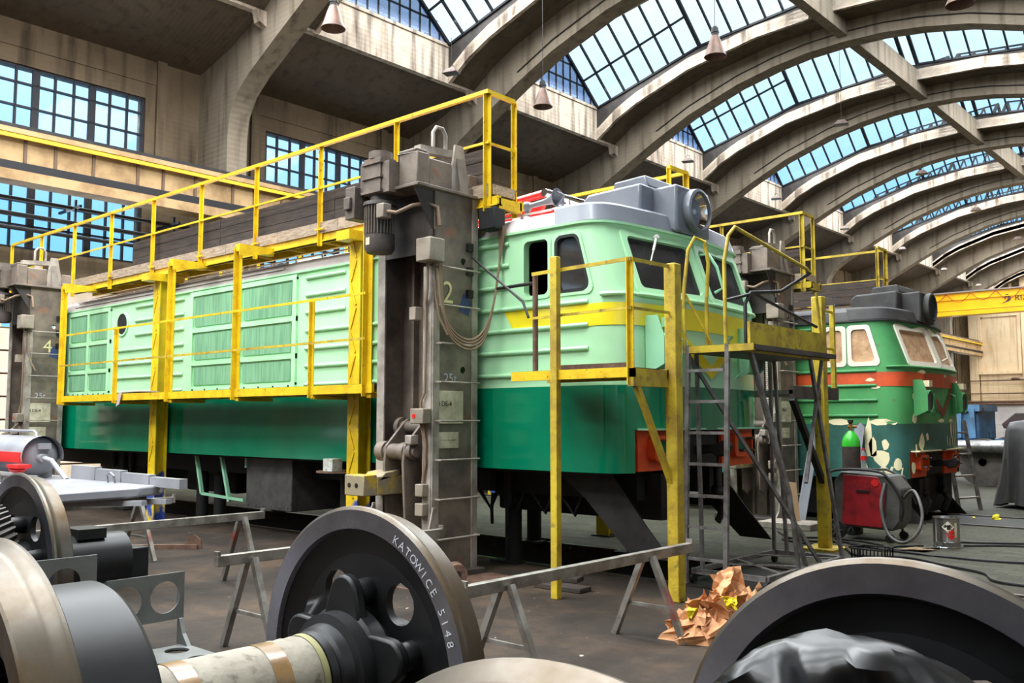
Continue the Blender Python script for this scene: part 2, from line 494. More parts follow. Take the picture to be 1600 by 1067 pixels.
# lantern glazing: two straight facets per half, panes one by one
HR = 2.1                         # height of the ridge above the curb
YM = (ya + yz) / 2
NCOL = [7, 7]
def facet_frame(sgn, k):
    f = (lambda x: x) if sgn == 1 else (lambda x: 2 * XC - x)
    (xa, za), (xb, zb) = KINK[k], KINK[k + 1]
    return V((f(xa), 0, za)), V((f(xb), 0, zb))
def make_lantern_meshes():
    res = {}
    for sgn in (1, -1):
        for side in (0, 1):
            yb_, dy = (yz, YM - yz) if side == 0 else (ya, YM - ya)
            panes = []; bars = MB()
            for k in (0, 1):
                A, B = facet_frame(sgn, k); n = NCOL[k]
                rows = [0.0, 0.38, 1.0] if k == 0 else [0.0, 0.62, 1.0]
                up = V((0, dy, HR))
                for c in range(n):
                    for r in range(2):
                        g = 0.02; gr = 0.01
                        def P(u, v): return A.lerp(B, u) + V((0, yb_, 0)) + up * v
                        u0, u1 = c / n, (c + 1) / n
                        L = (B - A).length / n
                        q = [P(u0 + g / L / n, rows[r] + gr), P(u1 - g / L / n, rows[r] + gr), P(u1 - g / L / n, rows[r + 1] - gr), P(u0 + g / L / n, rows[r + 1] - gr)]
                        panes.append(q)
                for c in range(n + 1):
                    p = A.lerp(B, c / n) + V((0, yb_, 0))
                    wd = 0.13 if c in (0, n) else 0.055
                    bars.bar(p, p + up, wd, 0.10, (0, 0, 1))
                for v in rows:
                    bars.bar(A + V((0, yb_, 0)) + up * v, B + V((0, yb_, 0)) + up * v, 0.045 if v else 0.12, 0.07)
            res[(sgn, side)] = (panes, bars)
    return res
LM = make_lantern_meshes()
def pane_mesh(q):
    q = [V(p) for p in q]; nrm = (q[1] - q[0]).cross(q[3] - q[0]).normalized() * 0.012
    m = MB(); m.prism(q, nrm)
    return m.mesh('pane', M_skyglass)
PANES = {k: [pane_mesh(q) for q in v[0]] for k, v in LM.items()}
BARS = {k: v[1].mesh('glazing_bars', M_mull) for k, v in LM.items()}
JOINED = {}
for k, v in LM.items():
    m = MB()
    for q in v[0]: m.add(q, [(0, 1, 2, 3)])
    JOINED[k] = m.mesh('panes', M_skyglass)
# the upright glazed gable end over the edge beam
def gable(sgn):
    f = (lambda x: x) if sgn == 1 else (lambda x: 2 * XC - x)
    x = f(-20.78); z0 = 13.80; b = MB(); ps = []
    N = 12; wdt = (yz - ya) / N
    def zt(y): return z0 + HR * (1 - abs(y - YM) / ((yz - ya) / 2))
    for c in range(N + 1):
        y = ya + c * wdt
        if zt(y) > z0 + 0.05: b.bar((x, y, z0), (x, y, zt(y)), 0.05, 0.05)
    for r in range(4):
        z = z0 + r * 0.62; hw = (yz - ya) / 2 * (1 - (z - z0) / HR)
        if hw > 0.1: b.bar((x, YM - hw, z), (x, YM + hw, z), 0.05, 0.05)
    b.bar((x, ya, z0), (x, YM, z0 + HR), 0.09, 0.09); b.bar((x, yz, z0), (x, YM, z0 + HR), 0.09, 0.09)
    for c in range(N):
        y0 = ya + c * wdt; y1 = y0 + wdt
        for r in range(4):
            z = z0 + r * 0.62; z1 = z + 0.62
            a0, a1 = min(z1, zt(y0)), min(z1, zt(y1))
            if max(a0, a1) <= z + 0.02: continue
            q = [(x, y0, z), (x, y1, z)]
            if a1 > z: q.append((x, y1, a1))
            if a0 > z: q.append((x, y0, a0))
            if len(q) >= 3: ps.append(q)
    return b.mesh('glazing_bars', M_mull), ps
GB, GP = gable(1)
def poly_mesh(q, mt):
    m = MB(); m.prism(q, (0.012, 0, 0)); return m.mesh('pane', mt)
GPM = [poly_mesh(q, M_gableglass) for q in GP]
GB2, GP2 = gable(-1)
nwin = 0
for i, yb in enumerate(bays):
    for sgn in (1, -1):
        nwin += 1
        e = bpy.data.objects.new('window_%d' % nwin, None); COL.objects.link(e); e.location = (0, yb, 0); e['kind'] = 'structure'
        e['label'] = 'roof lantern glazed with many panes'
        seen = (sgn == 1 and 13 < yb < 80) or (sgn == -1 and 25 < yb < 70)
        put('glazing_bars', BARS[(sgn, 0)], e); put('glazing_bars', BARS[(sgn, 1)], e)
        if seen:
            for me in PANES[(sgn, 0)]: put('pane', me, e)
            o = put('panes', JOINED[(sgn, 1)], e); o['kind'] = 'stuff'
        else:
            for sd in (0, 1): o = put('panes', JOINED[(sgn, sd)], e); o['kind'] = 'stuff'
        put('glazing_bars', GB if sgn == 1 else GB2, e)
        if sgn == 1 and 13 < yb < 50:
            for me in GPM: put('pane', me, e)
        else:
            m = MB()
            for q in (GP if sgn == 1 else GP2): m.add(q, [tuple(range(len(q)))])
            o = m.build('panes', M_gableglass, e); o['kind'] = 'stuff'

# ---- walls
WZ0, WZ1, WW = 5.88, 10.52, 4.26
YWB, YWF = YB, YF
def wall_left():
    m = MB(); x0, x1 = XL - 0.45, XL
    prev = YB
    for yb in bays:
        yc = yb - (PER - RT) / 2
        a, b = yc - WW / 2, yc + WW / 2
        g0, g1 = yc - 2.6, yc + 2.6
        m.box(x0, prev, 0, x1, g0, 11.9)
        m.box(x0, g1, 0, x1, yb, 11.9)
        m.box(x0, g0, 10.52, x1, g1, 11.9)
        m.box(x0, g0, 5.15, x1, g1, WZ0)
        m.box(x0, g0, WZ0, x1, a, WZ1); m.box(x0, b, WZ0, x1, g1, WZ1)
        # pilaster strips beside the window and a lintel moulding
        m.box(x1, a - 0.55, 5.2, x1 + 0.10, a - 0.28, 11.7); m.box(x1, b + 0.28, 5.2, x1 + 0.10, b + 0.55, 11.7)
        m.box(x1, a - 0.28, 10.95, x1 + 0.03, b + 0.28, 11.4)
        prev = yb
    m.box(x0, prev, 0, x1, YF, 11.9)
    return struct(m.build('wall_left', M_conc))
wall_left()
def window_meshes():
    fr = MB(); N = 9; cw = WW / N; rows = [0]
    z = 0
    while z < (WZ1 - WZ0) - 0.3:
        z += 0.60; rows.append(min(z, WZ1 - WZ0))
    rows[-1] = WZ1 - WZ0
    for c in range(N + 1):
        t = 0.17 if c % 3 == 0 else 0.045
        fr.box(-0.05, -WW / 2 + c * cw - t / 2, 0, 0.05, -WW / 2 + c * cw + t / 2, WZ1 - WZ0)
    for r in rows:
        t = 0.12 if r in (rows[0], rows[-1]) else 0.045
        fr.box(-0.05, -WW / 2, r - t / 2, 0.05, WW / 2, r + t / 2)
    fr.box(-0.09, -WW / 2 - 0.1, WZ1 - WZ0 - 0.02, 0.03, WW / 2 + 0.1, WZ1 - WZ0 + 0.14)
    pane = MB(); cells = []
    pane.box(-0.006, 0.02, 0.02, 0.006, cw - 0.02, 0.58)
    for c in range(N):
        for r0, r1 in zip(rows, rows[1:]): cells.append((-WW / 2 + c * cw, r0, (r1 - r0) / 0.6))
    return fr.mesh('frame', M_mull), pane.mesh('pane', M_winglass), cells
WF, WP, WC = window_meshes()
NWIN_SIDE = 0
for i, yb in enumerate(bays):
    yc = yb - (PER - RT) / 2
    nwin += 1
    e = bpy.data.objects.new('window_%d' % nwin, None); COL.objects.link(e); e.location = (XL - 0.1, yc, WZ0); e['kind'] = 'structure'
    e['label'] = 'tall steel window divided into small panes'
    put('frame', WF, e)
    if 10 < yb < 25:
        for (y, z, s) in WC:
            p = put('pane', WP, e, (0, y, z)); p.scale = (1, 1, s)
    else:
        m = MB(); m.box(-0.006, -WW / 2, 0, 0.006, WW / 2, WZ1 - WZ0); o = m.build('panes', M_winglass, e); o['kind'] = 'stuff'
# ---- gates below the windows: sectional panels with one glazed strip
M_gate = mat('gate_cream', (226, 208, 184), 0.55, 0, (206, 184, 158), 1.2)
M_gatedark = mat('gate_trim', (96, 66, 40), 0.6)
gp = MB(); gp.box(-0.06, -2.58, 0.012, 0.0, 2.58, 0.528); GPAN = gp.mesh('panel', M_gate)
GPAN2 = GPAN.copy(); GPAN2.materials.clear(); GPAN2.materials.append(mat('gate_darkened', (58, 48, 40), 0.7))  # unseen gates darkened like unlit doors, so the locomotive side reflects dark
gl_ = MB(); gl_.box(-0.03, -2.5, 0.03, -0.02, 2.5, 0.51); GGL = gl_.mesh('glazed_strip', M_winglass)
gb = MB()
for k in range(9): gb.box(-0.06, -2.58 + k * 0.64 - 0.03, 0, 0.0, -2.58 + k * 0.64 + 0.03, 0.54)
GBAR = gb.mesh('strip_bars', M_gate)
gf = MB(); gf.box(-0.1, -2.72, 0, 0.08, -2.58, 5.15); gf.box(-0.1, 2.58, 0, 0.08, 2.72, 5.15); gf.box(-0.1, -2.72, 5.03, 0.08, 2.72, 5.18); gf.box(-0.2, -2.6, 2.14, -0.07, 2.6, 2.3)
GFR = gf.mesh('gate_frame', M_gatedark)
bk = MB(); bk.box(-0.12, -2.6, 0, -0.07, 2.6, 3.93); bk.box(-0.12, -2.6, 4.46, -0.07, 2.6, 5.1)
GBK = bk.mesh('gate_backing', M_gatedark)
nd = 0
for yb in bays:
    yc = yb - (PER - RT) / 2; nd += 1
    e = bpy.data.objects.new('door_%d' % nd, None); COL.objects.link(e); e.location = (XL - 0.05, yc, 0.0); e['kind'] = 'structure'
    e['label'] = 'sectional gate'
    put('gate_frame', GFR, e); put('gate_backing', GBK, e)
    for k in range(9):
        zz = k * 0.56
        if k == 7:
            put('glazed_strip', GGL, e, (0, 0, zz)); put('strip_bars', GBAR, e, (0, 0, zz))
        else: put('panel', GPAN if yb > 10 else GPAN2, e, (0, 0, zz))

def wall_far():
    m = MB(); y0 = YF
    m.box(XL - 0.5, y0, 0, XR + 0.5, y0 + 0.4, 16.5)
    # pilasters, ledge and raised panels around blind windows
    for x in [-22.9 + 4.15 * k for k in range(6)]:
        m.box(x - 0.35, y0 - 0.18, 0, x + 0.35, y0, 14.8)
    for x in [-20.85 + 4.15 * k for k in range(5)]:
        x0, x1, z0, z1 = x - 1.42, x + 1.42, 5.9, 10.5
        for a in ((x0 - 0.25, z0 - 0.1, x0, z1 + 0.3), (x1, z0 - 0.1, x1 + 0.25, z1 + 0.3), (x0, z1, x1, z1 + 0.3)):
            m.box(a[0], y0 - 0.12, a[1], a[2], y0, a[3])
        m.box(x0 - 0.25, y0 - 0.28, z0 - 0.35, x1 + 0.25, y0, z0 - 0.1)
        m.box(x - 0.2, y0 - 0.12, 10.9, x - 0.0, y0, 15.2); m.box(x + 0.9, y0 - 0.12, 10.9, x + 1.1, y0, 15.2)
    return struct(m.build('wall_far', M_far))
wall_far()
M_cladding = mat('grey_cladding', (196, 190, 190), 0.6, 0, (176, 170, 170), 0.7)
m = MB(); m.box(XL, YF - 0.26, 0, XR, YF - 0.19, 2.9); m.box(XL, YF - 0.28, 1.28, XR, YF - 0.19, 1.36); struct(m.build('baseboard_far', M_cladding))
RW = [(-6.0, 12.0, 2.2, 6.2), (53.0, 79.0, 1.5, 9.5)]      # unseen glazed openings made up to go with the added fill lamps
m = MB(); p_ = YB
for a, b, z0, z1 in RW:
    m.box(XR, p_, 0, XR + 0.4, a, 12.5); m.box(XR, a, 0, XR + 0.4, b, z0); m.box(XR, a, z1, XR + 0.4, b, 12.5); p_ = b
m.box(XR, p_, 0, XR + 0.4, YF, 12.5); struct(m.build('wall_right', M_conc))
for a, b, z0, z1 in RW:
    nwin += 1; e = bpy.data.objects.new('window_%d' % nwin, None); COL.objects.link(e); e.location = (XR + 0.1, a, z0); e['kind'] = 'structure'; e['label'] = 'added glazed front in the unseen right hand wall'
    m = MB()
    for k in range(int((b - a) / 1.0) + 1): m.box(-0.04, k - 0.04, 0, 0.04, k + 0.04, z1 - z0)
    for k in range(int(z1 - z0) + 1): m.box(-0.04, 0, k - 0.04, 0.04, b - a, k + 0.04)
    m.build('frame', M_mull, e)
    m = MB(); m.box(-0.005, 0, 0, 0.005, b - a, z1 - z0); o = m.build('panes', M_winglass, e); o['kind'] = 'stuff'
m = MB(); m.box(XL - 0.5, YB - 0.4, 0, XR + 0.5, YB, 16.5); struct(m.build('wall_back', M_conc))

# ---- floor with two inspection pits
def floor_mat():
    m = bpy.data.materials.new('shop_floor'); m.use_nodes = True
    n = m.node_tree.nodes; l = m.node_tree.links; b = n['Principled BSDF']
    t = n.new('ShaderNodeTexCoord')
    n1 = n.new('ShaderNodeTexNoise'); n1.inputs['Scale'].default_value = 0.9; n1.inputs['Detail'].default_value = 10; n1.inputs['Roughness'].default_value = 0.7
    l.new(t.outputs['Object'], n1.inputs['Vector'])
    r1 = n.new('ShaderNodeValToRGB'); e = r1.color_ramp.elements; e[0].position = 0.3; e[1].position = 0.72
    e[0].color = srgb(26, 23, 21); e[1].color = srgb(84, 66, 50); x = e.new(0.5); x.color = srgb(50, 42, 35)
    l.new(n1.outputs['Fac'], r1.inputs[0])
    br = n.new('ShaderNodeTexBrick'); br.inputs['Scale'].default_value = 1.0; br.inputs['Brick Width'].default_value = 0.34; br.inputs['Row Height'].default_value = 0.17; br.inputs['Mortar Size'].default_value = 0.007
    br.inputs['Color1'].default_value = srgb(80, 79, 64); br.inputs['Color2'].default_value = srgb(62, 61, 50); br.inputs['Mortar'].default_value = srgb(44, 42, 36)
    l.new(t.outputs['Object'], br.inputs['Vector'])
    sp = n.new('ShaderNodeSeparateXYZ'); l.new(t.outputs['Object'], sp.inputs[0])
    mr = n.new('ShaderNodeMapRange'); mr.inputs[1].default_value = 9.6; mr.inputs[2].default_value = 10.6; l.new(sp.outputs['Y'], mr.inputs[0])
    mx = n.new('ShaderNodeMix'); mx.data_type = 'RGBA'; l.new(mr.outputs[0], mx.inputs[0]); l.new(r1.outputs[0], mx.inputs[6]); 
    mm = n.new('ShaderNodeMix'); mm.data_type = 'RGBA'; mm.blend_type = 'MULTIPLY'; mm.inputs[0].default_value = 0.55
    l.new(br.outputs[0], mm.inputs[6]); l.new(r1.outputs[0], mm.inputs[7])
    ml = n.new('ShaderNodeMix'); ml.data_type = 'RGBA'; ml.inputs[0].default_value = 0.45; l.new(br.outputs[0], ml.inputs[6]); l.new(mm.outputs[2], ml.inputs[7])
    l.new(ml.outputs[2], mx.inputs[7])
    # paint spots and litter dust
    n2 = n.new('ShaderNodeTexNoise'); n2.inputs['Scale'].default_value = 11; n2.inputs['Detail'].default_value = 6; l.new(t.outputs['Object'], n2.inputs['Vector'])
    r2 = n.new('ShaderNodeValToRGB'); r2.color_ramp.elements[0].position = 0.70; r2.color_ramp.elements[1].position = 0.76; l.new(n2.outputs['Fac'], r2.inputs[0])
    m3 = n.new('ShaderNodeMix'); m3.data_type = 'RGBA'; l.new(r2.outputs[0], m3.inputs[0]); l.new(mx.outputs[2], m3.inputs[6]); m3.inputs[7].default_value = srgb(164, 156, 142)
    l.new(m3.outputs[2], b.inputs['Base Color'])
    b.inputs['Roughness'].default_value = 0.8; b.inputs['Specular IOR Level'].default_value = 0.25
    nb = n.new('ShaderNodeTexNoise'); nb.inputs['Scale'].default_value = 6; nb.inputs['Detail'].default_value = 8; l.new(t.outputs['Object'], nb.inputs['Vector'])
    bp = n.new('ShaderNodeBump'); bp.inputs['Strength'].default_value = 0.5; bp.inputs['Distance'].default_value = 0.03; l.new(nb.outputs['Fac'], bp.inputs['Height']); l.new(bp.outputs[0], b.inputs['Normal'])
    return m
M_floor = floor_mat()
PITS = [(8.22, 9.78), (15.82, 17.38)]
m = MB()
ys = [YB] + [y for p in PITS for y in p] + [YF]
PX0, PX1 = -23.0, -5.1
for i in range(0, len(ys), 2): m.box(XL - 0.3, ys[i], -0.15, XR + 0.3, ys[i + 1], 0)
for a, b in PITS:
    m.box(XL - 0.3, a, -0.15, PX0, b, 0); m.box(PX1, a, -0.15, XR + 0.3, b, 0)
struct(m.build('floor', M_floor))
M_pit = mat('pit_lining', (40, 37, 34), 0.9)
for a, b in PITS:
    m = MB(); m.box(PX0, a, -1.25, PX1, b, -1.2)
    m.box(PX0 - 0.1, a - 0.1, -1.25, PX0, b + 0.1, -0.15); m.box(PX1, a - 0.1, -1.25, PX1 + 0.1, b + 0.1, -0.15)
    m.box(PX0, a - 0.1, -1.25, PX1, a, -0.15); m.box(PX0, b, -1.25, PX1, b + 0.1, -0.15)
    o = struct(m.build('floor_pit', M_pit))
# rails let into the floor
M_cover = mat('pit_cover', (44, 40, 36), 0.7, 0.2, (30, 28, 26), 3.0)
M_rail = mat('rail_steel', (84, 76, 70), 0.4, 0.8, (60, 50, 44), 4.0)
for a, b in PITS + [(1.05, 2.555)]:
    if a > 3:
        m = MB(); m.box(-5.1, a + 0.10, 0.0, 0.6, b - 0.10, 0.008); o = struct(m.build('trim_cover', M_cover)); o['label'] = 'dark steel covers over the end of the pit'
    for y in (a, b):
        m = MB(); m.box(-23, y - 0.036, 0.0, 0.6, y + 0.036, 0.012); m.box(-23, y - 0.03, 0.012, 0.6, y + 0.03, 0.02)
        o = struct(m.build('trim_rail', M_rail)); o['label'] = 'worn steel rail let into the floor'

# ---- crane runway along the left wall
m = MB()
xr0, xr1 = -22.62, -22.2
m.box(xr0, YB, 7.55, xr1 - 0.12, YF, 8.22)             # web
m.box(xr0 - 0.1, YB, 7.12, xr1 + 0.05, YF, 7.36)       # bottom flange
m.box(xr0 - 0.1, YB, 8.22, xr1 + 0.02, YF, 8.34)
ov = struct(m.build('trim_runway', mat('runway_tan', (172, 142, 100), 0.75, 0, (138, 108, 72), 1.5))); ov['label'] = 'tan crane runway beam on the window wall'
for k in range(60):
    pass
m = MB(); m.box(xr1 - 0.1, YB, 7.36, xr1, YF, 7.56); o = struct(m.build('trim_runway_gap', M_recess_shade))  # black strip stands in for the shade in the recess above the flange
m = MB(); m.box(xr1 - 0.35, YB, 8.36, xr1 - 0.22, YF, 8.50); o = struct(m.build('trim_crane_rail', M_dark))
m = MB(); m.box(xr1 - 0.02, YB, 8.10, xr1 + 0.05, YF, 8.19); o = struct(m.build('trim_bus_bar', M_yellow)); o['label'] = 'yellow conductor bar along the crane runway'
sm = MB(); sm.box(-0.02, -0.035, 7.36, 0.04, 0.035, 8.34); SM = sm.mesh('strap', mat('strap_brown', (96, 74, 54), 0.7))
par = ov
for k in range(36):
    y = 5.2 + 0.9 * k + (0.22 if k % 3 == 0 else 0)
    p = put('strap', SM, par, (xr1 - 0.12, y, 0))
# conduits across the windows below the runway
for z, r, x in ((6.95, 0.05, -23.2), (6.55, 0.06, -23.1), (6.2, 0.05, -23.0)):
    m = MB(); m.cyl((x, 4.5, z), (x, 14.0, z - 0.05), r, n=8); o = struct(m.build('trim_pipe', M_dark, smooth=40))
m = MB()
for y in (7.0, 9.6, 12.2): m.bar((-23.95, y, 6.9), (-22.7, y, 6.9), 0.06); m.bar((-23.0, y, 6.1), (-23.0, y, 7.1), 0.05)
struct(m.build('trim_pipe_bracket', M_dark))
# ================================================================== locomotives
NOSE = 7.49
def xs_shift(z): return 0.24 * max(0.0, min(1.0, (z - 2.95) / 0.70))
FP = [(1.43, -1.5), (1.07, -1.5), (0.99, -1.5), (0.50, -1.5), (0.40, -1.492), (0.29, -1.455), (0.20, -1.38), (0.155, -1.28), (0.125, -1.18), (0.05, -0.62), (0.008, -0.07)]
FP = FP + [(d, -y) for d, y in reversed(FP)]
NF = len(FP)
def fpt(i, z, off=0.0):
    d, y = FP[i]
    k = max(0.0, min(1.0, (1.0 - d) / 0.62))
    x = NOSE - d - xs_shift(z) * k
    # outward offset
    if off:
        a = fpt(max(i - 1, 0), z); b = fpt(min(i + 1, NF - 1), z)
        t = V((b[0] - a[0], b[1] - a[1], 0)).normalized(); nrm = V((t.y, -t.x, 0))
        if nrm.dot(V((x - 5.5, y, 0))) < 0: nrm = -nrm
        return (x + nrm.x * off, y + nrm.y * off, z)
    return (x, y, z)
def front_x(y, z):
    # x of the end face at lateral position y
    pts = [fpt(i, z) for i in range(4, NF - 4)]
    for a, b in zip(pts, pts[1:]):
        if a[1] <= y <= b[1]: return a[0] + (b[0] - a[0]) * (y - a[1]) / (b[1] - a[1])
    return pts[0][0]
def ring_pts(z, off=0.0):
    f = [fpt(i, z, off) for i in range(NF)]
    return f + [(-x, -y, zz) for x, y, zz in f]
def loft(m, levels, skip=lambda seg, lev: False, off=0.0):
    rs = [ring_pts(z, o) if not isinstance(z, list) else z for z, o in [(l if isinstance(l, tuple) else (l, off)) for l in levels]]
    n = len(rs[0]); vs = [p for r in rs for p in r]; fs = []
    for k in range(len(rs) - 1):
        for i in range(n):
            if skip(i, k): continue
            j = (i + 1) % n
            fs.append((k * n + i, k * n + j, (k + 1) * n + j, (k + 1) * n + i))
    m.add(vs, fs)
    return rs
def rounded(c, r, n=4):
    # round the corners of a planar polygon
    c = [V(p) for p in c]; out = []
    for i, p in enumerate(c):
        a = (c[i - 1] - p).normalized(); b = (c[(i + 1) % len(c)] - p).normalized()
        h = a.angle(b) / 2; t = r / math.tan(h)
        p0 = p + a * t; p1 = p + b * t; ctr = p + (a + b).normalized() * (r / math.sin(h))
        for k in range(n + 1):
            q = p0.lerp(p1, k / n); out.append(ctr + (q - ctr).normalized() * r)
    return out
def inset(c, t):
    c = [V(p) for p in c]; n = len(c); ctr = sum(c, V()) / n; out = []
    nr = (c[1] - c[0]).cross(c[2] - c[1]).normalized()
    for i, p in enumerate(c):
        a = (p - c[i - 1]).normalized(); b = (c[(i + 1) % n] - p).normalized()
        na = nr.cross(a); nb_ = nr.cross(b)
        h = (na + nb_); h = h / max(1e-6, h.dot(na)) if h.length > 1e-6 else na
        out.append(p + h * t)
    return out

M_mint = mat('mint_gloss', (176, 226, 178), 0.22, 0, (168, 220, 172), 0.8, coat=0.3, bump=0.01, bscale=8)
M_teal = mat('deep_green_gloss', (0, 122, 84), 0.12, 0, (0, 112, 80), 1.0, coat=0.4)
M_stripe = mat('stripe_yellow', (238, 218, 40), 0.25, coat=0.3)
M_mesh = mat('intake_mesh', (124, 172, 132), 0.6, 0, (98, 148, 112), 30.0, stretch=(1, 1, 0.05))
M_roofl = mat('roof_primer', (196, 186, 181), 0.5, 0, (178, 169, 166), 2.0)
M_roofg = mat('roof_grey', (112, 116, 124), 0.35, 0, (102, 106, 114), 1.5, coat=0.2)
M_orange = mat('orange_primer', (226, 84, 32), 0.5, 0, (206, 70, 28), 4.0)
M_cabglass = glassmat('cab_glass', (0.10, 0.10, 0.10, 1), diffuse=(0.10, 0.10, 0.10, 1), dfac=0.3)
M_chrome = mat('chrome', (225, 225, 228), 0.08, 1.0)
M_lens = mat('lens_glass', (190, 186, 172), 0.06, 0.6)
M_cabin = mat('cab_interior', (30, 29, 28), 0.8)
M_red = mat('pantograph_red', (224, 30, 24), 0.35, 0, (196, 24, 22), 5.0, coat=0.3)
M_mintd = mat('mint_trim', (150, 208, 170), 0.3, coat=0.2)
# the second, unrestored locomotive
M2_green = mat('old_green', (74, 150, 86), 0.5, 0, (62, 132, 78), 1.2, fine=((96, 108, 72), 9.0, 0.66, 0.74))
M2_teal = mat('old_blue_green', (52, 104, 96), 0.5, 0, (44, 84, 72), 1.3, fine=((84, 92, 66), 8.0, 0.64, 0.72))
M2_stripe = mat('old_orange_stripe', (214, 84, 36), 0.5, 0, (186, 72, 40), 3.0)
M2_front_stripe = mat('old_red_stripe', (128, 64, 46), 0.6)
M2_roof = mat('old_roof', (62, 60, 58), 0.7, 0, (44, 43, 44), 2.5)
M_paper = mat('brown_paper', (196, 158, 120), 0.8, 0, (172, 132, 98), 5.0, bump=1.0, bscale=9)
M_tape = mat('masking_tape', (226, 218, 200), 0.7)
M_filler = mat('body_filler', (236, 224, 182), 0.8)
M_greylens = mat('dark_lens', (58, 66, 76), 0.2)

BEADS = [3.60, 3.36, 3.12, 2.87, 2.63, 2.39, 2.14]
def bead_mesh(L, mt, nm='pressed_bead'):
    m = MB(); r = 0.026
    m.tube([(-L / 2, 0, 0), (-L / 2 + 0.04, -0.012, 0), (L / 2 - 0.04, -0.012, 0), (L / 2, 0, 0)], r, 8)
    return m.mesh(nm, mt, smooth=50)

def loco(base, label, new=True):
    e = thing('locomotive', label, 'locomotive', base)
    mu, ml_, ms = (M_mint, M_teal, M_stripe) if new else (M2_green, M2_teal, M2_stripe)
    half = NF          # segments of one end
    win_side = {0: 1, 2: 1, NF - 2: 1, NF - 4: 1}
    win_front = {8, 9, 11, 12}
    def sk_up(i, k):
        j = i % NF
        if k == 1 and i < 2 * NF:
            if j in (0, 2, NF - 4, NF - 2): return True
            if j in (8, 9, NF // 2, NF // 2 + 1, NF - 11, NF - 10) and j not in (NF // 2 - 1,): pass
        return False
    # index of the segments that carry the windscreens (between y=-1.18..-0.07 and mirrored)
    i0 = FP.index((0.125, -1.18)); i1 = FP.index((0.008, -0.07)); i2 = FP.index((0.008, 0.07)); i3 = FP.index((0.125, 1.18))
    scr = set(range(i0, i1)) | set(range(i2, i3))
    def skip_up(i, k):
        j = i % NF
        if k != 2: return False
        return j in (0, 2, NF - 4, NF - 2) or j in scr
    m = MB(); loft(m, [2.01, 2.08, 2.98, 3.60, 3.70], lambda i, k: skip_up(i, k))
    body = m.build('body_shell', mu, e, smooth=30, label='pale mint upper body' if new else 'faded green upper body')
    # belt under the windscreen
    m = MB()
    for s in (1, -1):
        pts = [fpt(i, 2.93, 0.02) for i in range(4, NF - 4)]
        m.tube([(s * x, s * y, z) for x, y, z in pts], 0.022, 8)
    m.build('windscreen_ledge', mu, e, smooth=50)
    # lower skirt; the end faces are cut away for the buffer beam
    cut = set(range(FP.index((0.155, -1.28)), NF - 1 - FP.index((0.155, -1.28))))
    m = MB(); loft(m, [1.13, 1.56, 2.01], lambda i, k: k == 0 and (i % NF) in cut, off=0.004)
    m.build('skirt', ml_, e, smooth=30, label='glossy deep green skirt' if new else 'patched blue green skirt')
    # underframe and cab interiors
    m = MB(); m.box(-7.0, -1.42, 1.10, 7.0, 1.42, 1.2); m.box(-7.1, -0.9, 0.82, 7.1, -0.6, 1.12); m.box(-7.1, 0.6, 0.82, 7.1, 0.9, 1.12)
    m.box(-7.15, -1.1, 1.2, -7.0, 1.1, 1.56); m.box(7.0, -1.1, 1.2, 7.15, 1.1, 1.56)
    m.build('underframe', M_black, e)
    m = MB()
    for s in (1, -1):
        m.box(min(s * 5.0, s * 5.1), -1.4, 2.0, max(s * 5.0, s * 5.1), 1.4, 3.68)
        m.box(min(s * 5.0, s * 7.1), -1.4, 2.0, max(s * 5.0, s * 7.1), 1.4, 2.1)
        m.box(min(s * 6.7, s * 7.1), -1.1, 2.1, max(s * 6.7, s * 7.1), 1.1, 2.85)
        m.box(min(s * 5.0, s * 7.0), -1.3, 3.66, max(s * 5.0, s * 7.0), 1.3, 3.69)
    m.build('cab_interior', M_cabin, e)
    # side windows of the front cab
    def side_win(ia, ib, sgn, glass, pm=None):
        q = []
        for i, z in ((ia, 2.98), (ib, 2.98), (ib, 3.60), (ia, 3.60)):
            x, y, zz = fpt(i, z); q.append(V((x, -1.5 * sgn * -1 if False else y * (1 if sgn < 0 else -1), zz)))
        return q
    for sgn in (-1, 1):
        for (ia, ib, opn) in ((0, 1, True), (2, 3, False)):
            q = [V((fpt(i, z)[0], 1.5 * sgn, z)) for i, z in ((ia, 2.98), (ib, 2.98), (ib, 3.60), (ia, 3.60))]
            o_ = [p + V((0, 0.012 * sgn, 0)) for p in q]
            big = rounded(inset(o_, -0.03), 0.07); small = rounded(inset(o_, 0.012 if new else 0.04), 0.06)
            if (inset(o_, 0.03)[0] - q[2]).length > (q[0] - q[2]).length: big, small = rounded(inset(o_, 0.03), 0.07), rounded(inset(o_, -0.012 if new else -0.04), 0.06)
            m = MB(); m.ring(big, small, (0, -0.09 * sgn, 0))
            f = m.build('window_frame', mu if new else M_tape, e, smooth=30)
            if not new:
                m = MB(); m.prism([p - V((0, 0.03 * sgn, 0)) for p in q], (0, 0.01 * sgn, 0)); m.build('masking_paper', M_paper, f, label='crumpled brown masking paper')
            elif not opn:
                m = MB(); m.ring(rounded(inset(o_, 0.004 * (1 if (inset(o_, 0.03)[0] - q[2]).length < (q[0] - q[2]).length else -1)), 0.09), rounded(inset(o_, 0.035 * (1 if (inset(o_, 0.03)[0] - q[2]).length < (q[0] - q[2]).length else -1)), 0.07), (0, 0.004 * sgn, 0)); m.build('rubber_seal', M_black, f)
                m = MB(); m.prism([p - V((0, 0.03 * sgn, 0)) for p in q], (0, 0.006 * sgn, 0)); m.build('window_glass', M_cabglass, f)
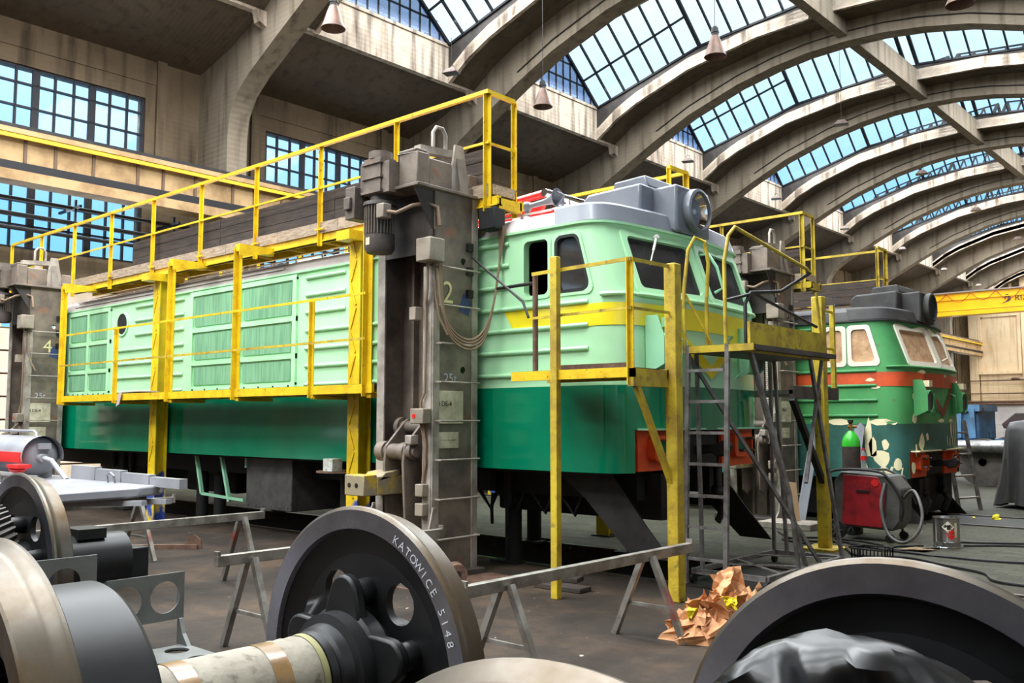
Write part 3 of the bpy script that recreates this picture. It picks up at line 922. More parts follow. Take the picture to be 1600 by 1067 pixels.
    # windscreens
    for (a, b) in ((i0, i1), (i2, i3)):
        q = [V(fpt(i, z)) for i, z in ((a, 2.98), (b, 2.98), (b, 3.60), (a, 3.60))]
        nrm = (q[1] - q[0]).cross(q[3] - q[0]).normalized()
        if nrm.x < 0: nrm = -nrm
        o_ = [p + nrm * 0.014 for p in q]
        sg = 1 if (inset(o_, 0.03)[0] - q[2]).length < (q[0] - q[2]).length else -1
        m = MB(); m.ring(rounded(inset(o_, -0.05 * sg), 0.07), rounded(inset(o_, (0.03 if new else 0.05) * sg), 0.06), -nrm * 0.08)
        f = m.build('windscreen_frame', mu if new else M_tape, e, smooth=30)
        m = MB(); m.prism([p - nrm * 0.03 for p in q], nrm * 0.006)
        m.build('windscreen', M_cabglass if new else M_paper, f, label='dark windscreen glass' if new else 'windscreen masked with brown paper')
        if new:
            piv = q[0].lerp(q[1], 0.42 if a == i0 else 0.5) + V((0, 0, 0.60)) * 1 + nrm * 0.05
            piv = q[3].lerp(q[2], 0.45) + nrm * 0.05
            tip = q[0].lerp(q[1], 0.22) .lerp(q[3].lerp(q[2], 0.22), 0.45) + nrm * 0.04
            m = MB(); m.cyl(piv - nrm * 0.05, piv + nrm * 0.02, 0.025, n=10); m.bar(piv, piv.lerp(tip, 0.5), 0.022, 0.02); m.bar(piv.lerp(tip, 0.5), tip, 0.012)
            if a == i0: m.build('wiper', M_white, e)
    # grab handle beside the centre pillar
    m = MB(); p0 = V((front_x(0.10, 3.5) + 0.02, 0.10, 3.52)); p1 = V((front_x(0.16, 3.05) + 0.02, 0.16, 3.08))
    m.tube([p0, p0 + V((0.09, 0.03, 0.0)), p0.lerp(p1, 0.35) + V((0.12, 0.05, 0)), p1 + V((0.09, 0.02, 0.05)), p1], 0.018, 8)
    m.build('grab_handle', M_mintd if new else M_tape, e, smooth=60)
    # paint stripe round the cab and the chevron on the end
    m = MB()
    z0, z1 = 2.615, 2.845
    if new or True:
        for s, ex in ((1, 1),):
            ptsl = [fpt(i, z0, 0.006) for i in range(NF)]; ptsh = [fpt(i, z1, 0.006) for i in range(NF)]
            ptsl[0] = (5.93 if new else 5.6, -1.506, z0); ptsh[0] = (5.78 if new else 5.45, -1.506, z1); ptsl[-1] = (5.93, 1.506, z0); ptsh[-1] = (5.78, 1.506, z1)
            n = len(ptsl)
            m.add(ptsl + ptsh, [(i, i + 1, n + i + 1, n + i) for i in range(n - 1)])
    m.build('paint_stripe', ms, e, smooth=30, label='bright yellow stripe' if new else 'orange red stripe')
    m = MB()
    for s in (-1, 1):
        def Q(y, z): return (front_x(y, z) + 0.007, y, z)
        for k in range(6):
            t0, t1 = k / 6, (k + 1) / 6
            zt, zb = 2.62, 2.10
            def edge(t, wdt): return (s * ((0.62 + (0.20 if wdt else 0)) * (1 - t) + (0.0 if not wdt else 0.0) * t), zt + (zb - zt) * t + (0.12 * t * 0 if wdt else 0.0))
            y0a = s * 0.60 * (1 - t0); y0b = s * (0.84 * (1 - t0)); y1a = s * 0.60 * (1 - t1); y1b = s * (0.84 * (1 - t1))
            za0 = zt + (2.25 - zt) * t0; zb0 = zt + (zb - zt) * t0; za1 = zt + (2.25 - zt) * t1; zb1 = zt + (zb - zt) * t1
            m.add([Q(y0a, za0), Q(y0b, zb0), Q(y1b, zb1), Q(y1a, za1)], [(0, 1, 2, 3)])
    m.build('paint_chevron', M_stripe if new else M2_front_stripe, e, smooth=40)
    # pressed beads along the side
    def beads(x0, x1, zs, sgn):
        me = bead_mesh(x1 - x0, mu)
        for z in zs:
            put('pressed_bead', me, e, ((x0 + x1) / 2, 1.5 * sgn, z), (0, 0, 0 if sgn < 0 else PI))
    for sgn in (-1, 1):
        if sgn == 1 and not new: continue
        beads(4.1, 5.85, BEADS[:3], sgn); beads(4.1, 6.93, BEADS[3:], sgn)
        beads(2.12, 2.98, BEADS[:3], sgn); beads(2.12, 3.9, BEADS[3:], sgn)
        beads(-3.45, -1.15, BEADS[3:], sgn); beads(-2.8, -1.15, BEADS[:3], sgn)
        beads(-7.0, -5.6, BEADS, sgn)
    # round side windows
    for sgn in ((-1, 1) if new else (-1,)):
        for x in (3.28, -3.27):
            m = MB(); m.lathe([(0.215, 0.0), (0.215, 0.022), (0.185, 0.022), (0.185, -0.03)], (x, 1.5 * sgn, 3.34), (0, sgn, 0), 28)
            f = m.build('porthole', mu, e, smooth=30)
            m = MB(); m.cyl((x, 1.48 * sgn, 3.34), (x, 1.512 * sgn, 3.34), 0.187, n=28); m.build('porthole_glass', M_black, f)
    # air intake panels with mesh
    def intake(x0, x1, sgn):
        y = 1.5 * sgn
        fr = MB(); t = 0.035
        cols = [x0, (x0 + x1) / 2, x1]; rows = [2.14, 2.54, 3.06, 3.64]
        for a in cols: fr.box(a - 0.045, min(y, y + t * sgn), rows[0], a + 0.045, max(y, y + t * sgn), rows[-1])
        for a in rows: fr.box(x0 - 0.045, min(y, y + t * sgn * 0.96), a - 0.035, x1 + 0.045, max(y, y + t * sgn * 0.96), a + 0.035)
        f = fr.build('intake_frame', mu, e)
        for c in range(2):
            for r in range(3):
                gm = MB(); gm.box(cols[c] + 0.09, min(y, y + 0.02 * sgn), rows[r] + 0.06, cols[c + 1] - 0.09, max(y, y + 0.02 * sgn), rows[r + 1] - 0.06)
                gm.build('intake_mesh', M_mesh if new else mu, f)
        if new:
            hk = MB()
            for k in range(8): hk.cbox((x0 + 0.1 + k * (x1 - x0 - 0.2) / 7, y + 0.03 * sgn, 2.10), (0.02, 0.03, 0.08))
            hk.build('clips', M_dark, f)
    for sgn in ((-1, 1) if new else (-1,)):
        intake(-0.88, 1.88, sgn); intake(-5.42, -3.74, sgn)
    # gutter and roof
    m = MB(); loft(m, [(3.685, 0.0), (3.69, 0.035), (3.715, 0.035), (3.72, 0.0)])
    m.build('rain_gutter', mu if new else M2_roof, e, smooth=40)
    m = MB()
    def inr(z, o):
        r = []
        for x, y, _ in ring_pts(3.70):
            s = 1 if x > 0 else -1
            r.append((x - s * o * (1 if abs(x) > 5.5 else 0.6), y * (1 - o / 1.5), z))
        return r
    lv = [inr(3.71, 0.0), inr(3.76, 0.02), inr(3.87, 0.10), inr(3.98, 0.42), inr(4.05, 0.95), inr(4.07, 1.45)]
    n = len(lv[0]); vs = [p for r in lv for p in r]; fs = []
    for k in range(len(lv) - 1):
        for i in range(n):
            j = (i + 1) % n; fs.append((k * n + i, k * n + j, (k + 1) * n + j, (k + 1) * n + i))
    fs.append(tuple(range((len(lv) - 1) * n, len(lv) * n)))
    m.add(vs, fs); m.build('roof', M_roofl if new else M2_roof, e, smooth=35)
    # grey cowl over each cab
    for s in (1, -1):
        m = MB(); A = []
        for z, o in ((3.722, -0.015), (3.90, 0.035), (3.93, 0.07)):
            A.append([(s * (fpt(i, 3.70)[0] - o), s * fpt(i, 3.70)[1] * (1 - o / 1.5), z) for i in range(2, NF - 2)])
        n = len(A[0]); vs = [p for r in A for p in r]; fs = []
        for k in range(2):
            for i in range(n - 1): fs.append((k * n + i, k * n + i + 1, (k + 1) * n + i + 1, (k + 1) * n + i))
        fs.append(tuple(range(2 * n, 3 * n)))
        m.add(vs, fs); m.build('cab_roof_cowl', M_roofg if new else M2_roof, e, smooth=30, label='grey cowl over the cab')
    mg = M_roofg if new else M2_roof
    m = MB(); m.prism([(6.18, -0.62, 3.95), (7.0, -0.62, 3.92), (7.0, -0.62, 4.27), (6.28, -0.62, 4.25), (6.2, -0.62, 4.18)], (0, 1.24, 0)); m.build('roof_housing', mg, e, bevel=0.03)
    m = MB(); m.prism([(6.5, -0.45, 4.26), (7.0, -0.45, 4.26), (6.95, -0.45, 4.40), (6.53, -0.45, 4.38)], (0, 0.9, 0)); m.build('roof_box', mg, e, bevel=0.02)
    m = MB(); m.prism([(6.95, -0.36, 3.80), (7.30, -0.36, 3.72), (7.30, -0.36, 4.26), (6.95, -0.36, 4.25)], (0, 0.72, 0)); hl = m.build('headlamp_housing', mg, e, bevel=0.03)
    m = MB(); m.lathe([(0.24, 0.0), (0.25, 0.05), (0.245, 0.10), (0.215, 0.11), (0.20, 0.05), (0.20, 0.0)], (7.29, 0, 4.0), (1, 0, 0), 36); m.build('headlamp_ring', mg, hl, smooth=40)
    m = MB(); m.lathe([(0.205, 0.07), (0.15, 0.0), (0.08, -0.06), (0.01, -0.09)], (7.29, 0, 4.0), (1, 0, 0), 32); m.build('reflector', M_chrome if new else M_greylens, hl, smooth=60)
    m = MB(); m.ball((7.30, 0, 4.0), 0.035, 10); m.build('lamp_bulb', M_lens, hl, smooth=60)
    # lower headlights with their mounting plates
    for yy in (-0.93, 0.93):
        x = front_x(yy, 2.37)
        m = MB(); m.lathe([(0.165, -0.05), (0.185, 0.10), (0.19, 0.17), (0.17, 0.19), (0.15, 0.17)], (x, yy, 2.37), (1, 0, 0), 32); h = m.build('marker_lamp', M_mintd if new else M2_green, e, smooth=40)
        m = MB(); m.lathe([(0.155, 0.165), (0.12, 0.15), (0.01, 0.14)], (x, yy, 2.37), (1, 0, 0), 28); m.build('lamp_lens', M_lens if new else M_greylens, h, smooth=60)
        m = MB(); m.prism([(x - 0.02, yy - 0.20, 2.12), (x + 0.2, yy - 0.20, 2.22), (x + 0.2, yy - 0.20, 2.5), (x + 0.12, yy - 0.2, 2.72), (x - 0.02, yy - 0.2, 2.72)], (0, 0.015, 0)); m.build('lamp_side_plate', M_mintd if new else M2_green, h)
        m = MB(); m.cbox((x + 0.12, yy + 0.05, 2.66), (0.12, 0.16, 0.1)); m.build('tail_lamp_socket', M_mintd if new else M_filler, h)
    m = MB(); x = front_x(-0.55, 2.3)
    m.tube([(x, -0.60, 2.52), (x + 0.08, -0.58, 2.48), (x + 0.09, -0.48, 2.2), (x + 0.01, -0.46, 2.14)], 0.014, 8); m.tube([(x, 0.60, 2.52), (x + 0.08, 0.58, 2.48), (x + 0.09, 0.62, 2.2), (x + 0.01, 0.62, 2.14)], 0.014, 8)
    m.build('step_handles', M_mintd if new else M2_green, e, smooth=60)
    # buffer beam: orange pockets, bolts, hook
    for s in (-1, 1):
        x = front_x(s * 0.85, 1.4) - 0.02
        m = MB(); y0, y1 = sorted((s * 1.22, s * 0.48))
        m.box(x - 0.10, y0, 1.14, x - 0.06, y1, 1.56)
        pk = m.build('buffer_pocket', M_orange, e, label='orange primed buffer pocket')
        yo, yi = sorted((s * 1.05, s * 0.62))
        m = MB(); m.ring(rounded([(x - 0.06, yo, 1.24), (x - 0.06, yi, 1.24), (x - 0.06, yi, 1.50), (x - 0.06, yo, 1.50)], 0.06), rounded([(x - 0.06, yo + 0.07, 1.29), (x - 0.06, yi - 0.03, 1.29), (x - 0.06, yi - 0.03, 1.46), (x - 0.06, yo + 0.07, 1.46)], 0.04), (0.10, 0, 0)); m.build('pocket_rim', M_orange, pk, smooth=30)
        m = MB(); m.box(x - 0.065, yo + 0.05, 1.28, x - 0.05, yi - 0.02, 1.47); m.build('pocket_plate', M_teal if new else M_orange, pk)
        for zz in (1.31, 1.45):
            for yy in (yo + 0.12, yi - 0.08):
                m = MB(); m.cyl((x - 0.06, yy, zz), (x + 0.10, yy, zz), 0.014, n=8); m.build('bolt', M_steel, pk)
    m = MB(); m.box(7.2, -0.42, 1.16, 7.3, 0.42, 1.54); m.build('coupling_plate', M_black, e)
    m = MB(); m.prism([(7.25, -0.05, 1.38), (7.55, -0.05, 1.40), (7.66, -0.05, 1.46), (7.72, -0.05, 1.38), (7.66, -0.05, 1.28), (7.55, -0.05, 1.26), (7.5, -0.05, 1.30), (7.25, -0.05, 1.28)], (0, 0.1, 0)); m.build('draw_hook', M_dark, e, bevel=0.015)
    m = MB(); m.box(front_x(-0.9, 1.56) - 0.06, -1.25, 1.555, front_x(0, 1.56) - 0.0, 1.25, 1.575); m.build('beam_lip', M_mintd if new else M_filler, e)
    # curved plough sheet below each corner
    for s in (-1, 1):
        A = [(6.1, 1.13), (6.35, 1.02), (6.6, 0.84), (6.85, 0.6), (7.2, 0.28)]
        B = [(6.9, 1.13), (7.0, 1.0), (7.15, 0.82), (7.35, 0.58), (7.62, 0.28)]
        m = MB(); yv = s * 1.14
        vs = [(x, yv, z) for x, z in A] + [(x, yv + s * -0.04, z) for x, z in B]; n = len(A)
        vs += [(x, y - s * 0.02, z) for x, y, z in vs]
        fs = [(i, i + 1, n + i + 1, n + i) for i in range(n - 1)] + [(2 * n + i, 2 * n + i + 1, 3 * n + i + 1, 3 * n + i) for i in range(n - 1)]
        fs += [(0, n, 3 * n, 2 * n), (n - 1, 2 * n - 1, 4 * n - 1, 3 * n - 1)] + [(i, i + 1, 2 * n + i + 1, 2 * n + i) for i in range(n - 1)] + [(n + i, n + i + 1, 3 * n + i + 1, 3 * n + i) for i in range(n - 1)]
        m.add(vs, fs); m.build('plough_sheet', M_dark, e, smooth=30, label='dark curved plough sheet')
    m = MB()
    for yy, xx in ((-0.5, 7.3), (0.35, 7.35), (0.5, 7.25)):
        m.cyl((xx, yy, 1.12), (xx, yy, 0.9), 0.04, n=10); m.ball((xx, yy, 0.86), 0.075, 10); m.tube([(xx, yy, 0.85), (xx + 0.1, yy - 0.03, 0.72), (xx + 0.02, yy - 0.05, 0.52)], 0.028, 8)
    m.box(6.9, -0.75, 0.62, 7.3, -0.3, 1.1)
    m.build('brake_hoses', M_dark, e, smooth=40)
    return e

L1 = loco((-12.55, 9.0, 0), 'freshly painted mint and dark green electric locomotive raised on stands')
# roof gear of the restored locomotive (folded red pantograph, horns, insulator boxes)
m = MB()
m.tube([(5.45, -0.35, 4.46), (4.2, -0.42, 4.36), (2.9, -0.46, 4.27)], 0.05, 10); m.tube([(5.45, 0.35, 4.46), (4.2, 0.42, 4.36), (2.9, 0.46, 4.27)], 0.05, 10)
m.prism([(5.35, -0.30, 4.34), (3.2, -0.40, 4.24), (3.2, -0.40, 4.06), (5.25, -0.30, 4.14)], (0, 0.06, 0)); m.prism([(5.35, 0.22, 4.34), (3.2, 0.34, 4.24), (3.2, 0.34, 4.06), (5.25, 0.22, 4.14)], (0, 0.06, 0))
m.tube([(5.0, -0.55, 4.06), (3.2, -0.62, 4.16)], 0.04, 8); m.tube([(5.0, 0.55, 4.06), (3.2, 0.62, 4.16)], 0.04, 8)
pg = m.build('pantograph', M_red, L1, smooth=40, label='folded bright red pantograph arm')
m = MB(); m.cyl((5.46, -0.42, 4.45), (5.46, 0.42, 4.45), 0.05, n=12); m.tube([(5.46, -0.12, 4.42), (5.58, -0.1, 4.38), (5.56, -0.05, 4.28)], 0.03, 8); m.build('pantograph_joint', M_chrome, pg, smooth=40)
for yy in (-0.88,):
    m = MB(); m.lathe([(0.035, 0.0), (0.03, 0.05), (0.035, 0.25), (0.055, 0.36), (0.10, 0.43), (0.12, 0.45), (0.10, 0.44), (0.02, 0.3)], (5.60, yy, 4.17), (1, 0, 0.06), 24)
    m.ball((5.58, yy, 4.17), 0.065, 10); m.tube([(6.03, yy, 4.28), (6.15, yy, 4.22), (6.03, yy, 4.11)], 0.01, 6); m.cyl((5.58, yy, 3.86), (5.58, yy, 4.17), 0.03, n=8)
    m.build('horn', M_roofg, L1, smooth=40, label='silver grey trumpet horn')
for (x, wd) in ((5.46, 0.24), (3.2, 0.6), (1.2, 0.5)):
    m = MB(); m.box(x, -1.02, 3.9, x + wd, -0.72, 4.02); m.build('roof_locker', M_roofl, L1, bevel=0.01)
m = MB()
for k in range(20): m.cyl((-6 + k * 0.62, -1.2, 3.9), (-6 + k * 0.62, -1.2, 3.98), 0.018, n=6)
m.bar((-6.2, -1.18, 3.99), (6.2, -1.18, 3.99), 0.02); m.build('roof_walk_rail', M_roofl, L1)
for z in (3.80, 3.88):
    m = MB(); m.bar((-5.3, -1.475 + (z - 3.8) * 0.7, z), (1.55, -1.475 + (z - 3.8) * 0.7, z), 0.03, 0.022); m.build('roof_bead', M_roofl, L1)
# equipment hanging below the body
m = MB(); m.box(0.35, -1.25, 0.36, 1.5, -0.35, 1.10); bx_ = m.build('battery_box', mat('box_grey', (92, 90, 88), 0.5, 0.3, (74, 72, 70), 4.0), L1, bevel=0.015)
m = MB()
for k in range(6): m.ball((0.42 + k * 0.2, -1.26, 0.41), 0.015, 6)
m.build('box_rivets', M_steel, bx_)
m = MB(); m.box(0.33, -1.27, 0.95, 0.37, -1.22, 1.12); m.bar((-0.35, -1.25, 1.1), (-0.1, -1.25, 0.42), 0.05); m.bar((-1.1, -1.25, 1.1), (-0.9, -1.25, 0.5), 0.05); m.bar((-0.9, -1.25, 0.5), (0.3, -1.25, 0.46), 0.04); m.build('hanger_frame', M_mintd, L1)
for x in (-4.6, -4.2, -3.9, -3.2, 2.3, 5.1, 5.35):
    m = MB(); m.cyl((x, -0.95, 1.12), (x, -0.95, 0.75 + 0.1 * math.sin(x * 9)), 0.05, n=10); m.tube([(x, -0.95, 0.8), (x + 0.03, -1.0, 0.62), (x + 0.01, -0.97, 0.45)], 0.02, 6); m.build('hanging_hose', M_black, L1, smooth=40)
for (a, b, c, d, z0_, z1_) in ((-2.9, -0.4, -1.3, 1.1, 0.42, 1.12), (1.6, -0.2, 1.95, 1.2, 0.40, 1.12), (4.6, -0.3, 6.6, 0.9, 0.55, 0.84), (-6.6, -0.3, -4.6, 0.9, 0.5, 0.84), (-0.9, 0.0, 0.2, 1.2, 0.35, 1.1)):
    m = MB(); m.box(a, b, z0_, c, d, z1_); m.build('equipment_case', M_black, L1, bevel=0.03)
for k in range(7):
    x = 3.9 + 0.42 * k; m = MB(); m.tube([(x, -0.9, 1.1), (x + 0.1, -0.88, 0.8), (x + 0.28, -0.9, 0.62), (x + 0.42, -0.86, 0.95)], 0.025, 6); m.build('hanging_hose', M_black, L1, smooth=60)
m = MB(); m.cyl((2.0, 0.2, 0.62), (3.1, 0.2, 0.62), 0.25, n=24); m.build('air_tank', mat('tank_brown', (120, 104, 84), 0.6), L1, smooth=40)
L2 = loco((-12.42, 16.6, -0.41), 'old green locomotive with papered windows and filler patches', new=False)
# filler patches on the old locomotive: flat smears that follow the skin
def patch(pts, c, mt=M_filler):
    m = MB(); n = len(pts)
    q = [tuple(c)] + [tuple(p) for p in pts]; m.add(q, [(0, 1 + i, 1 + (i + 1) % n) for i in range(n)]); m.build('filler_patch', mt, L2)
rnd = random.Random(3)
def wrap(u, z):
    # a point on the near side skin, continuing round the front corner
    if u <= 6.99: return (u, -1.508, z)
    P_ = [fpt(i, z, 0.008) for i in range(3, 12)]; s_ = u - 6.99
    for a, b in zip(P_, P_[1:]):
        L = math.dist(a, b)
        if s_ <= L: return tuple(a[k] + (b[k] - a[k]) * s_ / L for k in range(3))
        s_ -= L
    return P_[-1]
def blob(cx, cz, w, h, side=True):
    k = 9; pts = []
    for i in range(k):
        a = 2 * PI * i / k; rr = 0.75 + 0.5 * rnd.random()
        u, v = cx + math.cos(a) * w / 2 * rr, cz + math.sin(a) * h / 2 * rr
        pts.append(wrap(u, v) if side else (front_x(u, v) + 0.008, u, v))
    if not side:
        x = max(p[0] for p in pts); 
    patch(pts, wrap(cx, cz) if side else (front_x(cx, cz) + 0.009, cx, cz))
for a in ((6.55, 1.45, .30, .28), (6.68, 1.22, .42, .22), (6.35, 1.75, .12, .7), (6.42, 1.62, .12, .3), (6.62, 1.68, .1, .2), (6.2, 2.04, .34, .10), (6.6, 2.03, .4, .10), (5.4, 2.03, .3, .09), (5.85, 2.04, .3, .08), (6.4, 2.72, .14, .06), (6.5, 2.60, .14, .06), (6.8, 1.36, .12, .2), (5.0, 2.02, .3, .08), (4.4, 2.05, .3, .08), (5.2, 1.72, .1, .12), (6.7, 1.15, .3, .06), (6.3, 1.2, .1, .3)): blob(a[0] + (0.42 if a[0] > 6.2 else 0.1), *a[1:])
for a in ((-1.05, 2.66, .1, .12), (-1.1, 2.45, .12, .16), (-1.12, 2.1, .16, .2), (-0.9, 1.72, .2, .24), (-1.2, 1.3, .1, .2), (-0.7, 1.8, .1, .12), (0.5, 1.9, .1, .3), (0.7, 1.92, .08, .3), (0.9, 1.9, .08, .3), (0.2, 1.72, .05, .2), (0.4, 1.7, .05, .2), (0.6, 1.7, .05, .22), (0.8, 1.68, .05, .24), (0.95, 1.5, .1, .2), (-0.1, 2.06, .3, .06), (0.5, 2.06, .3, .06), (0.2, 2.82, .2, .06), (-0.8, 2.86, .3, .06), (-1.1, 1.58, .06, .2)): blob(*a, side=False)
m = MB(); m.box(5.1, -1.512, 1.62, 5.5, -1.505, 1.92); pl_ = m.build('notice_plate', M_tape, L2)
m = MB()
for k in range(5): m.box(5.14, -1.515, 1.67 + k * 0.045, 5.46 - 0.05 * (k % 2), -1.512, 1.69 + k * 0.045)
m.build('notice_print', mat('print_brown', (150, 120, 100), 0.7), pl_)
m = MB(); m.box(4.3, -1.3, 0.5, 7.2, 1.3, 1.15); m.box(4.8, -1.2, 0.46, 7.0, -0.6, 1.0)
for xx in (4.9, 6.4): m.cyl((xx, -0.85, 0.98), (xx, -0.70, 0.98), 0.55, n=28)
m.build('bogie', M_black, L2, smooth=30)
# ================================================================== text helper
def text_mesh(txt, size, mt, depth=0.002, name='lettering'):
    cu = bpy.data.curves.new('txt', 'FONT'); cu.body = txt; cu.size = size; cu.extrude = depth; cu.align_x = 'CENTER'; cu.align_y = 'CENTER'; cu.resolution_u = 3
    o = bpy.data.objects.new('txt', cu); COL.objects.link(o)
    dg = bpy.context.evaluated_depsgraph_get(); dg.update()
    me = bpy.data.meshes.new_from_object(o.evaluated_get(dg)); me.name = name
    bpy.data.objects.remove(o); bpy.data.curves.remove(cu)
    me.materials.clear(); me.materials.append(mt)
    return me
def spath(pts, k=5):
    P = [V(p) for p in pts]; out = []
    for i in range(len(P) - 1):
        p0, p1, p2, p3 = P[max(i - 1, 0)], P[i], P[i + 1], P[min(i + 2, len(P) - 1)]
        for j in range(k):
            t = j / k; out.append(0.5 * ((2 * p1) + (p2 - p0) * t + (2 * p0 - 5 * p1 + 4 * p2 - p3) * t * t + (3 * p1 - p0 - 3 * p2 + p3) * t ** 3))
    return out + [P[-1]]
def frame_rot(xdir, ydir):
    x = V(xdir).normalized(); y = V(ydir).normalized(); z = x.cross(y)
    return Matrix((x, y, z)).transposed().to_euler()

# ================================================================== wheelsets on the near track
M_rimface = mat('machined_rim', (158, 160, 172), 0.26, 0.95, (118, 117, 126), 2.2, 0.35, 0.65, rvar=0.15)
_n = M_rimface.node_tree; _b = _n.nodes['Principled BSDF']; _t = _n.nodes.new('ShaderNodeTangent'); _t.direction_type = 'RADIAL'; _t.axis = 'Y'
_b.inputs['Anisotropic'].default_value = 0.75; _n.links.new(_t.outputs[0], _b.inputs['Tangent'])
M_tread = mat('worn_tread', (100, 95, 88), 0.36, 0.92, (82, 66, 46), 2.6, 0.40, 0.66, rvar=0.2)
M_web = mat('wheel_black', (15, 15, 16), 0.45, 0.0, (22, 22, 24), 5.0, spec=0.35)
M_gear = mat('gear_steel', (72, 68, 62), 0.45, 0.6, (48, 46, 44), 8.0)
M_primer = mat('axle_primer', (142, 135, 120), 0.75, 0, (120, 112, 98), 5.0, bump=0.15, fine=((96, 90, 78), 20.0, 0.58, 0.7))
M_tapeb = mat('brown_tape', (128, 98, 58), 0.35, 0, (104, 78, 46), 8.0, coat=0.3)
M_plastic = mat('black_plastic', (9, 9, 10), 0.30, 0, bump=0.0, spec=0.35)
M_chalk = mat('chalk', (178, 178, 184), 0.9)
M_moss = mat('yellow_green_paint', (132, 128, 84), 0.7)

def wheel_parts(par, s):
    # s = +1: wheel at +y, inner face at y = 0.68, tread outward
    c = (0, 0, 0.645); ax = (0, s, 0); y0 = 0.68
    m = MB(); m.lathe([(0.562, y0), (0.640, y0)], c, ax, 96); m.lathe([(0.562, y0), (0.552, y0 + 0.02)], c, ax, 96)
    rim = m.build('rim', M_rimface, par, smooth=40, label='machined steel rim face')
    m = MB(); m.lathe([(0.640, y0), (0.652, y0 + 0.008), (0.655, y0 + 0.02), (0.648, y0 + 0.034), (0.630, y0 + 0.05), (0.626, y0 + 0.07), (0.620, y0 + 0.135), (0.612, y0 + 0.142), (0.545, y0 + 0.142), (0.562, y0 + 0.10)], c, ax, 96)
    m.build('tread', M_tread, par, smooth=40, label='worn steel tread and flange')
    m = MB()
    m.lathe([(0.56, y0 + 0.02), (0.50, y0 + 0.045), (0.455, y0 + 0.055)], c, ax, 64); m.lathe([(0.56, y0 + 0.11), (0.50, y0 + 0.095), (0.455, y0 + 0.09)], c, ax, 64)
    N = 24
    for k in range(5):
        a0 = 2 * PI * k / 5 + 0.35; a1 = a0 + 2 * PI / 5
        outer = []
        for i in range(N // 3): t = a0 + (a1 - a0) * i / (N // 3); outer.append((0.46, t))
        for i in range(N // 6): outer.append((0.46 - (0.46 - 0.20) * i / (N // 6), a1))
        for i in range(N // 3): t = a1 - (a1 - a0) * i / (N // 3); outer.append((0.20, t))
        for i in range(N // 6): outer.append((0.20 + 0.26 * i / (N // 6), a0))
        P = lambda r, t, yy: V((r * math.cos(t), s * yy, 0.645 + r * math.sin(t)))
        cc = P(0.345, (a0 + a1) / 2, y0 + 0.055)
        o_ = [P(r, t, y0 + 0.055) for r, t in outer]; in_ = [cc + (p - cc).normalized() * 0.085 for p in o_]
        m.ring(o_, in_, (0, s * 0.036, 0))
    m.build('web', M_web, par, smooth=30)
    m = MB(); m.lathe([(0.205, y0 + 0.056), (0.20, y0 - 0.03), (0.16, y0 - 0.05), (0.13, y0 - 0.05)], c, ax, 48); m.lathe([(0.205, y0 + 0.09), (0.19, y0 + 0.17), (0.10, y0 + 0.18)], c, ax, 48); m.build('hub', M_web, par, smooth=40)
    # crank pins and bosses on the inner side
    for k in range(5):
        t = 2 * PI * k / 5 + 0.35
        p = V((0.30 * math.cos(t), 0, 0.645 + 0.30 * math.sin(t)))
        m = MB(); m.lathe([(0.06, y0 + 0.06), (0.055, y0 - 0.02), (0.045, y0 - 0.035), (0.0, y0 - 0.035)], p, ax, 20); m.build('drive_pin', M_web, par, smooth=40)
    return rim

def gear_mesh():
    n = 54; y0, y1 = 0.40, 0.56; vs = []; lay = 5
    for L in range(lay):
        f = L / (lay - 1); y = y0 + (y1 - y0) * f; tw = 0.16 * f
        for i in range(n * 4):
            r = 0.462 if i % 4 in (1, 2) else 0.435
            a = 2 * PI * i / (n * 4) + tw; vs.append((r * math.cos(a), y, 0.645 + r * math.sin(a)))
    N = n * 4; fs = []
    for L in range(lay - 1):
        for i in range(N):
            j = (i + 1) % N; fs.append((L * N + i, L * N + j, (L + 1) * N + j, (L + 1) * N + i))
    m = MB(); m.add(vs, fs)
    for y, d in ((y0, -1), (y1, 1)):
        m.lathe([(0.437, y), (0.39, y + 0.004 * d), (0.37, y - 0.03 * d), (0.24, y - 0.03 * d), (0.22, y + 0.02 * d), (0.14, y + 0.02 * d)], (0, 0, 0.645), (0, 1, 0), 48)
    return m

def make_wheelset(label, loc, rz):
    e = thing('wheelset', label, 'wheelset', loc, rz)
    wheel_parts(e, 1); wheel_parts(e, -1)
    gear_mesh().build('gear_wheel', M_gear, e, smooth=30, label='large helical gear wheel')
    m = MB(); m.lathe([(0.09, -0.95), (0.10, -0.86), (0.13, -0.84), (0.13, 0.84), (0.10, 0.86), (0.09, 0.95)], (0, 0, 0.645), (0, 1, 0), 32, cap=True); m.build('axle', M_gear, e, smooth=40)
    for s in (-1, 1):
        m = MB(); m.lathe([(0.0, 0.96), (0.11, 0.96), (0.16, 0.93), (0.165, 0.86), (0.12, 0.85)], (0, 0, 0.645), (0, s, 0), 24); m.build('bearing_cap', M_web, e, smooth=40)
    return e
WS_C = make_wheelset('wheelset nearest the camera with gear wheel wrapped in black plastic', (-0.87, 1.80, 0), 0)
WS_B = dup(WS_C, (-6.74, 1.82, 0), 0, 'farthest wheelset with bare gear wheel, beside the grey roof section')
m = MB(); m.cyl((0, 1.0, 0.645), (0, 1.42, 0.645), 0.20, n=26); m.box(-0.13, 1.05, 0.82, 0.13, 1.25, 0.89); ab_ = m.build('axle_box', M_web, WS_B, smooth=30, label='black cast axle box')
m = MB(); m.box(-0.08, 1.42, 0.50, 0.08, 1.60, 0.72); m.build('box_lug', M_web, ab_, bevel=0.01)
WS_A = dup(WS_C, (-3.07, 1.80, 0), PI, 'wheelset with chalk writing on its rim and tan axle sleeve', skip=('gear_wheel',))
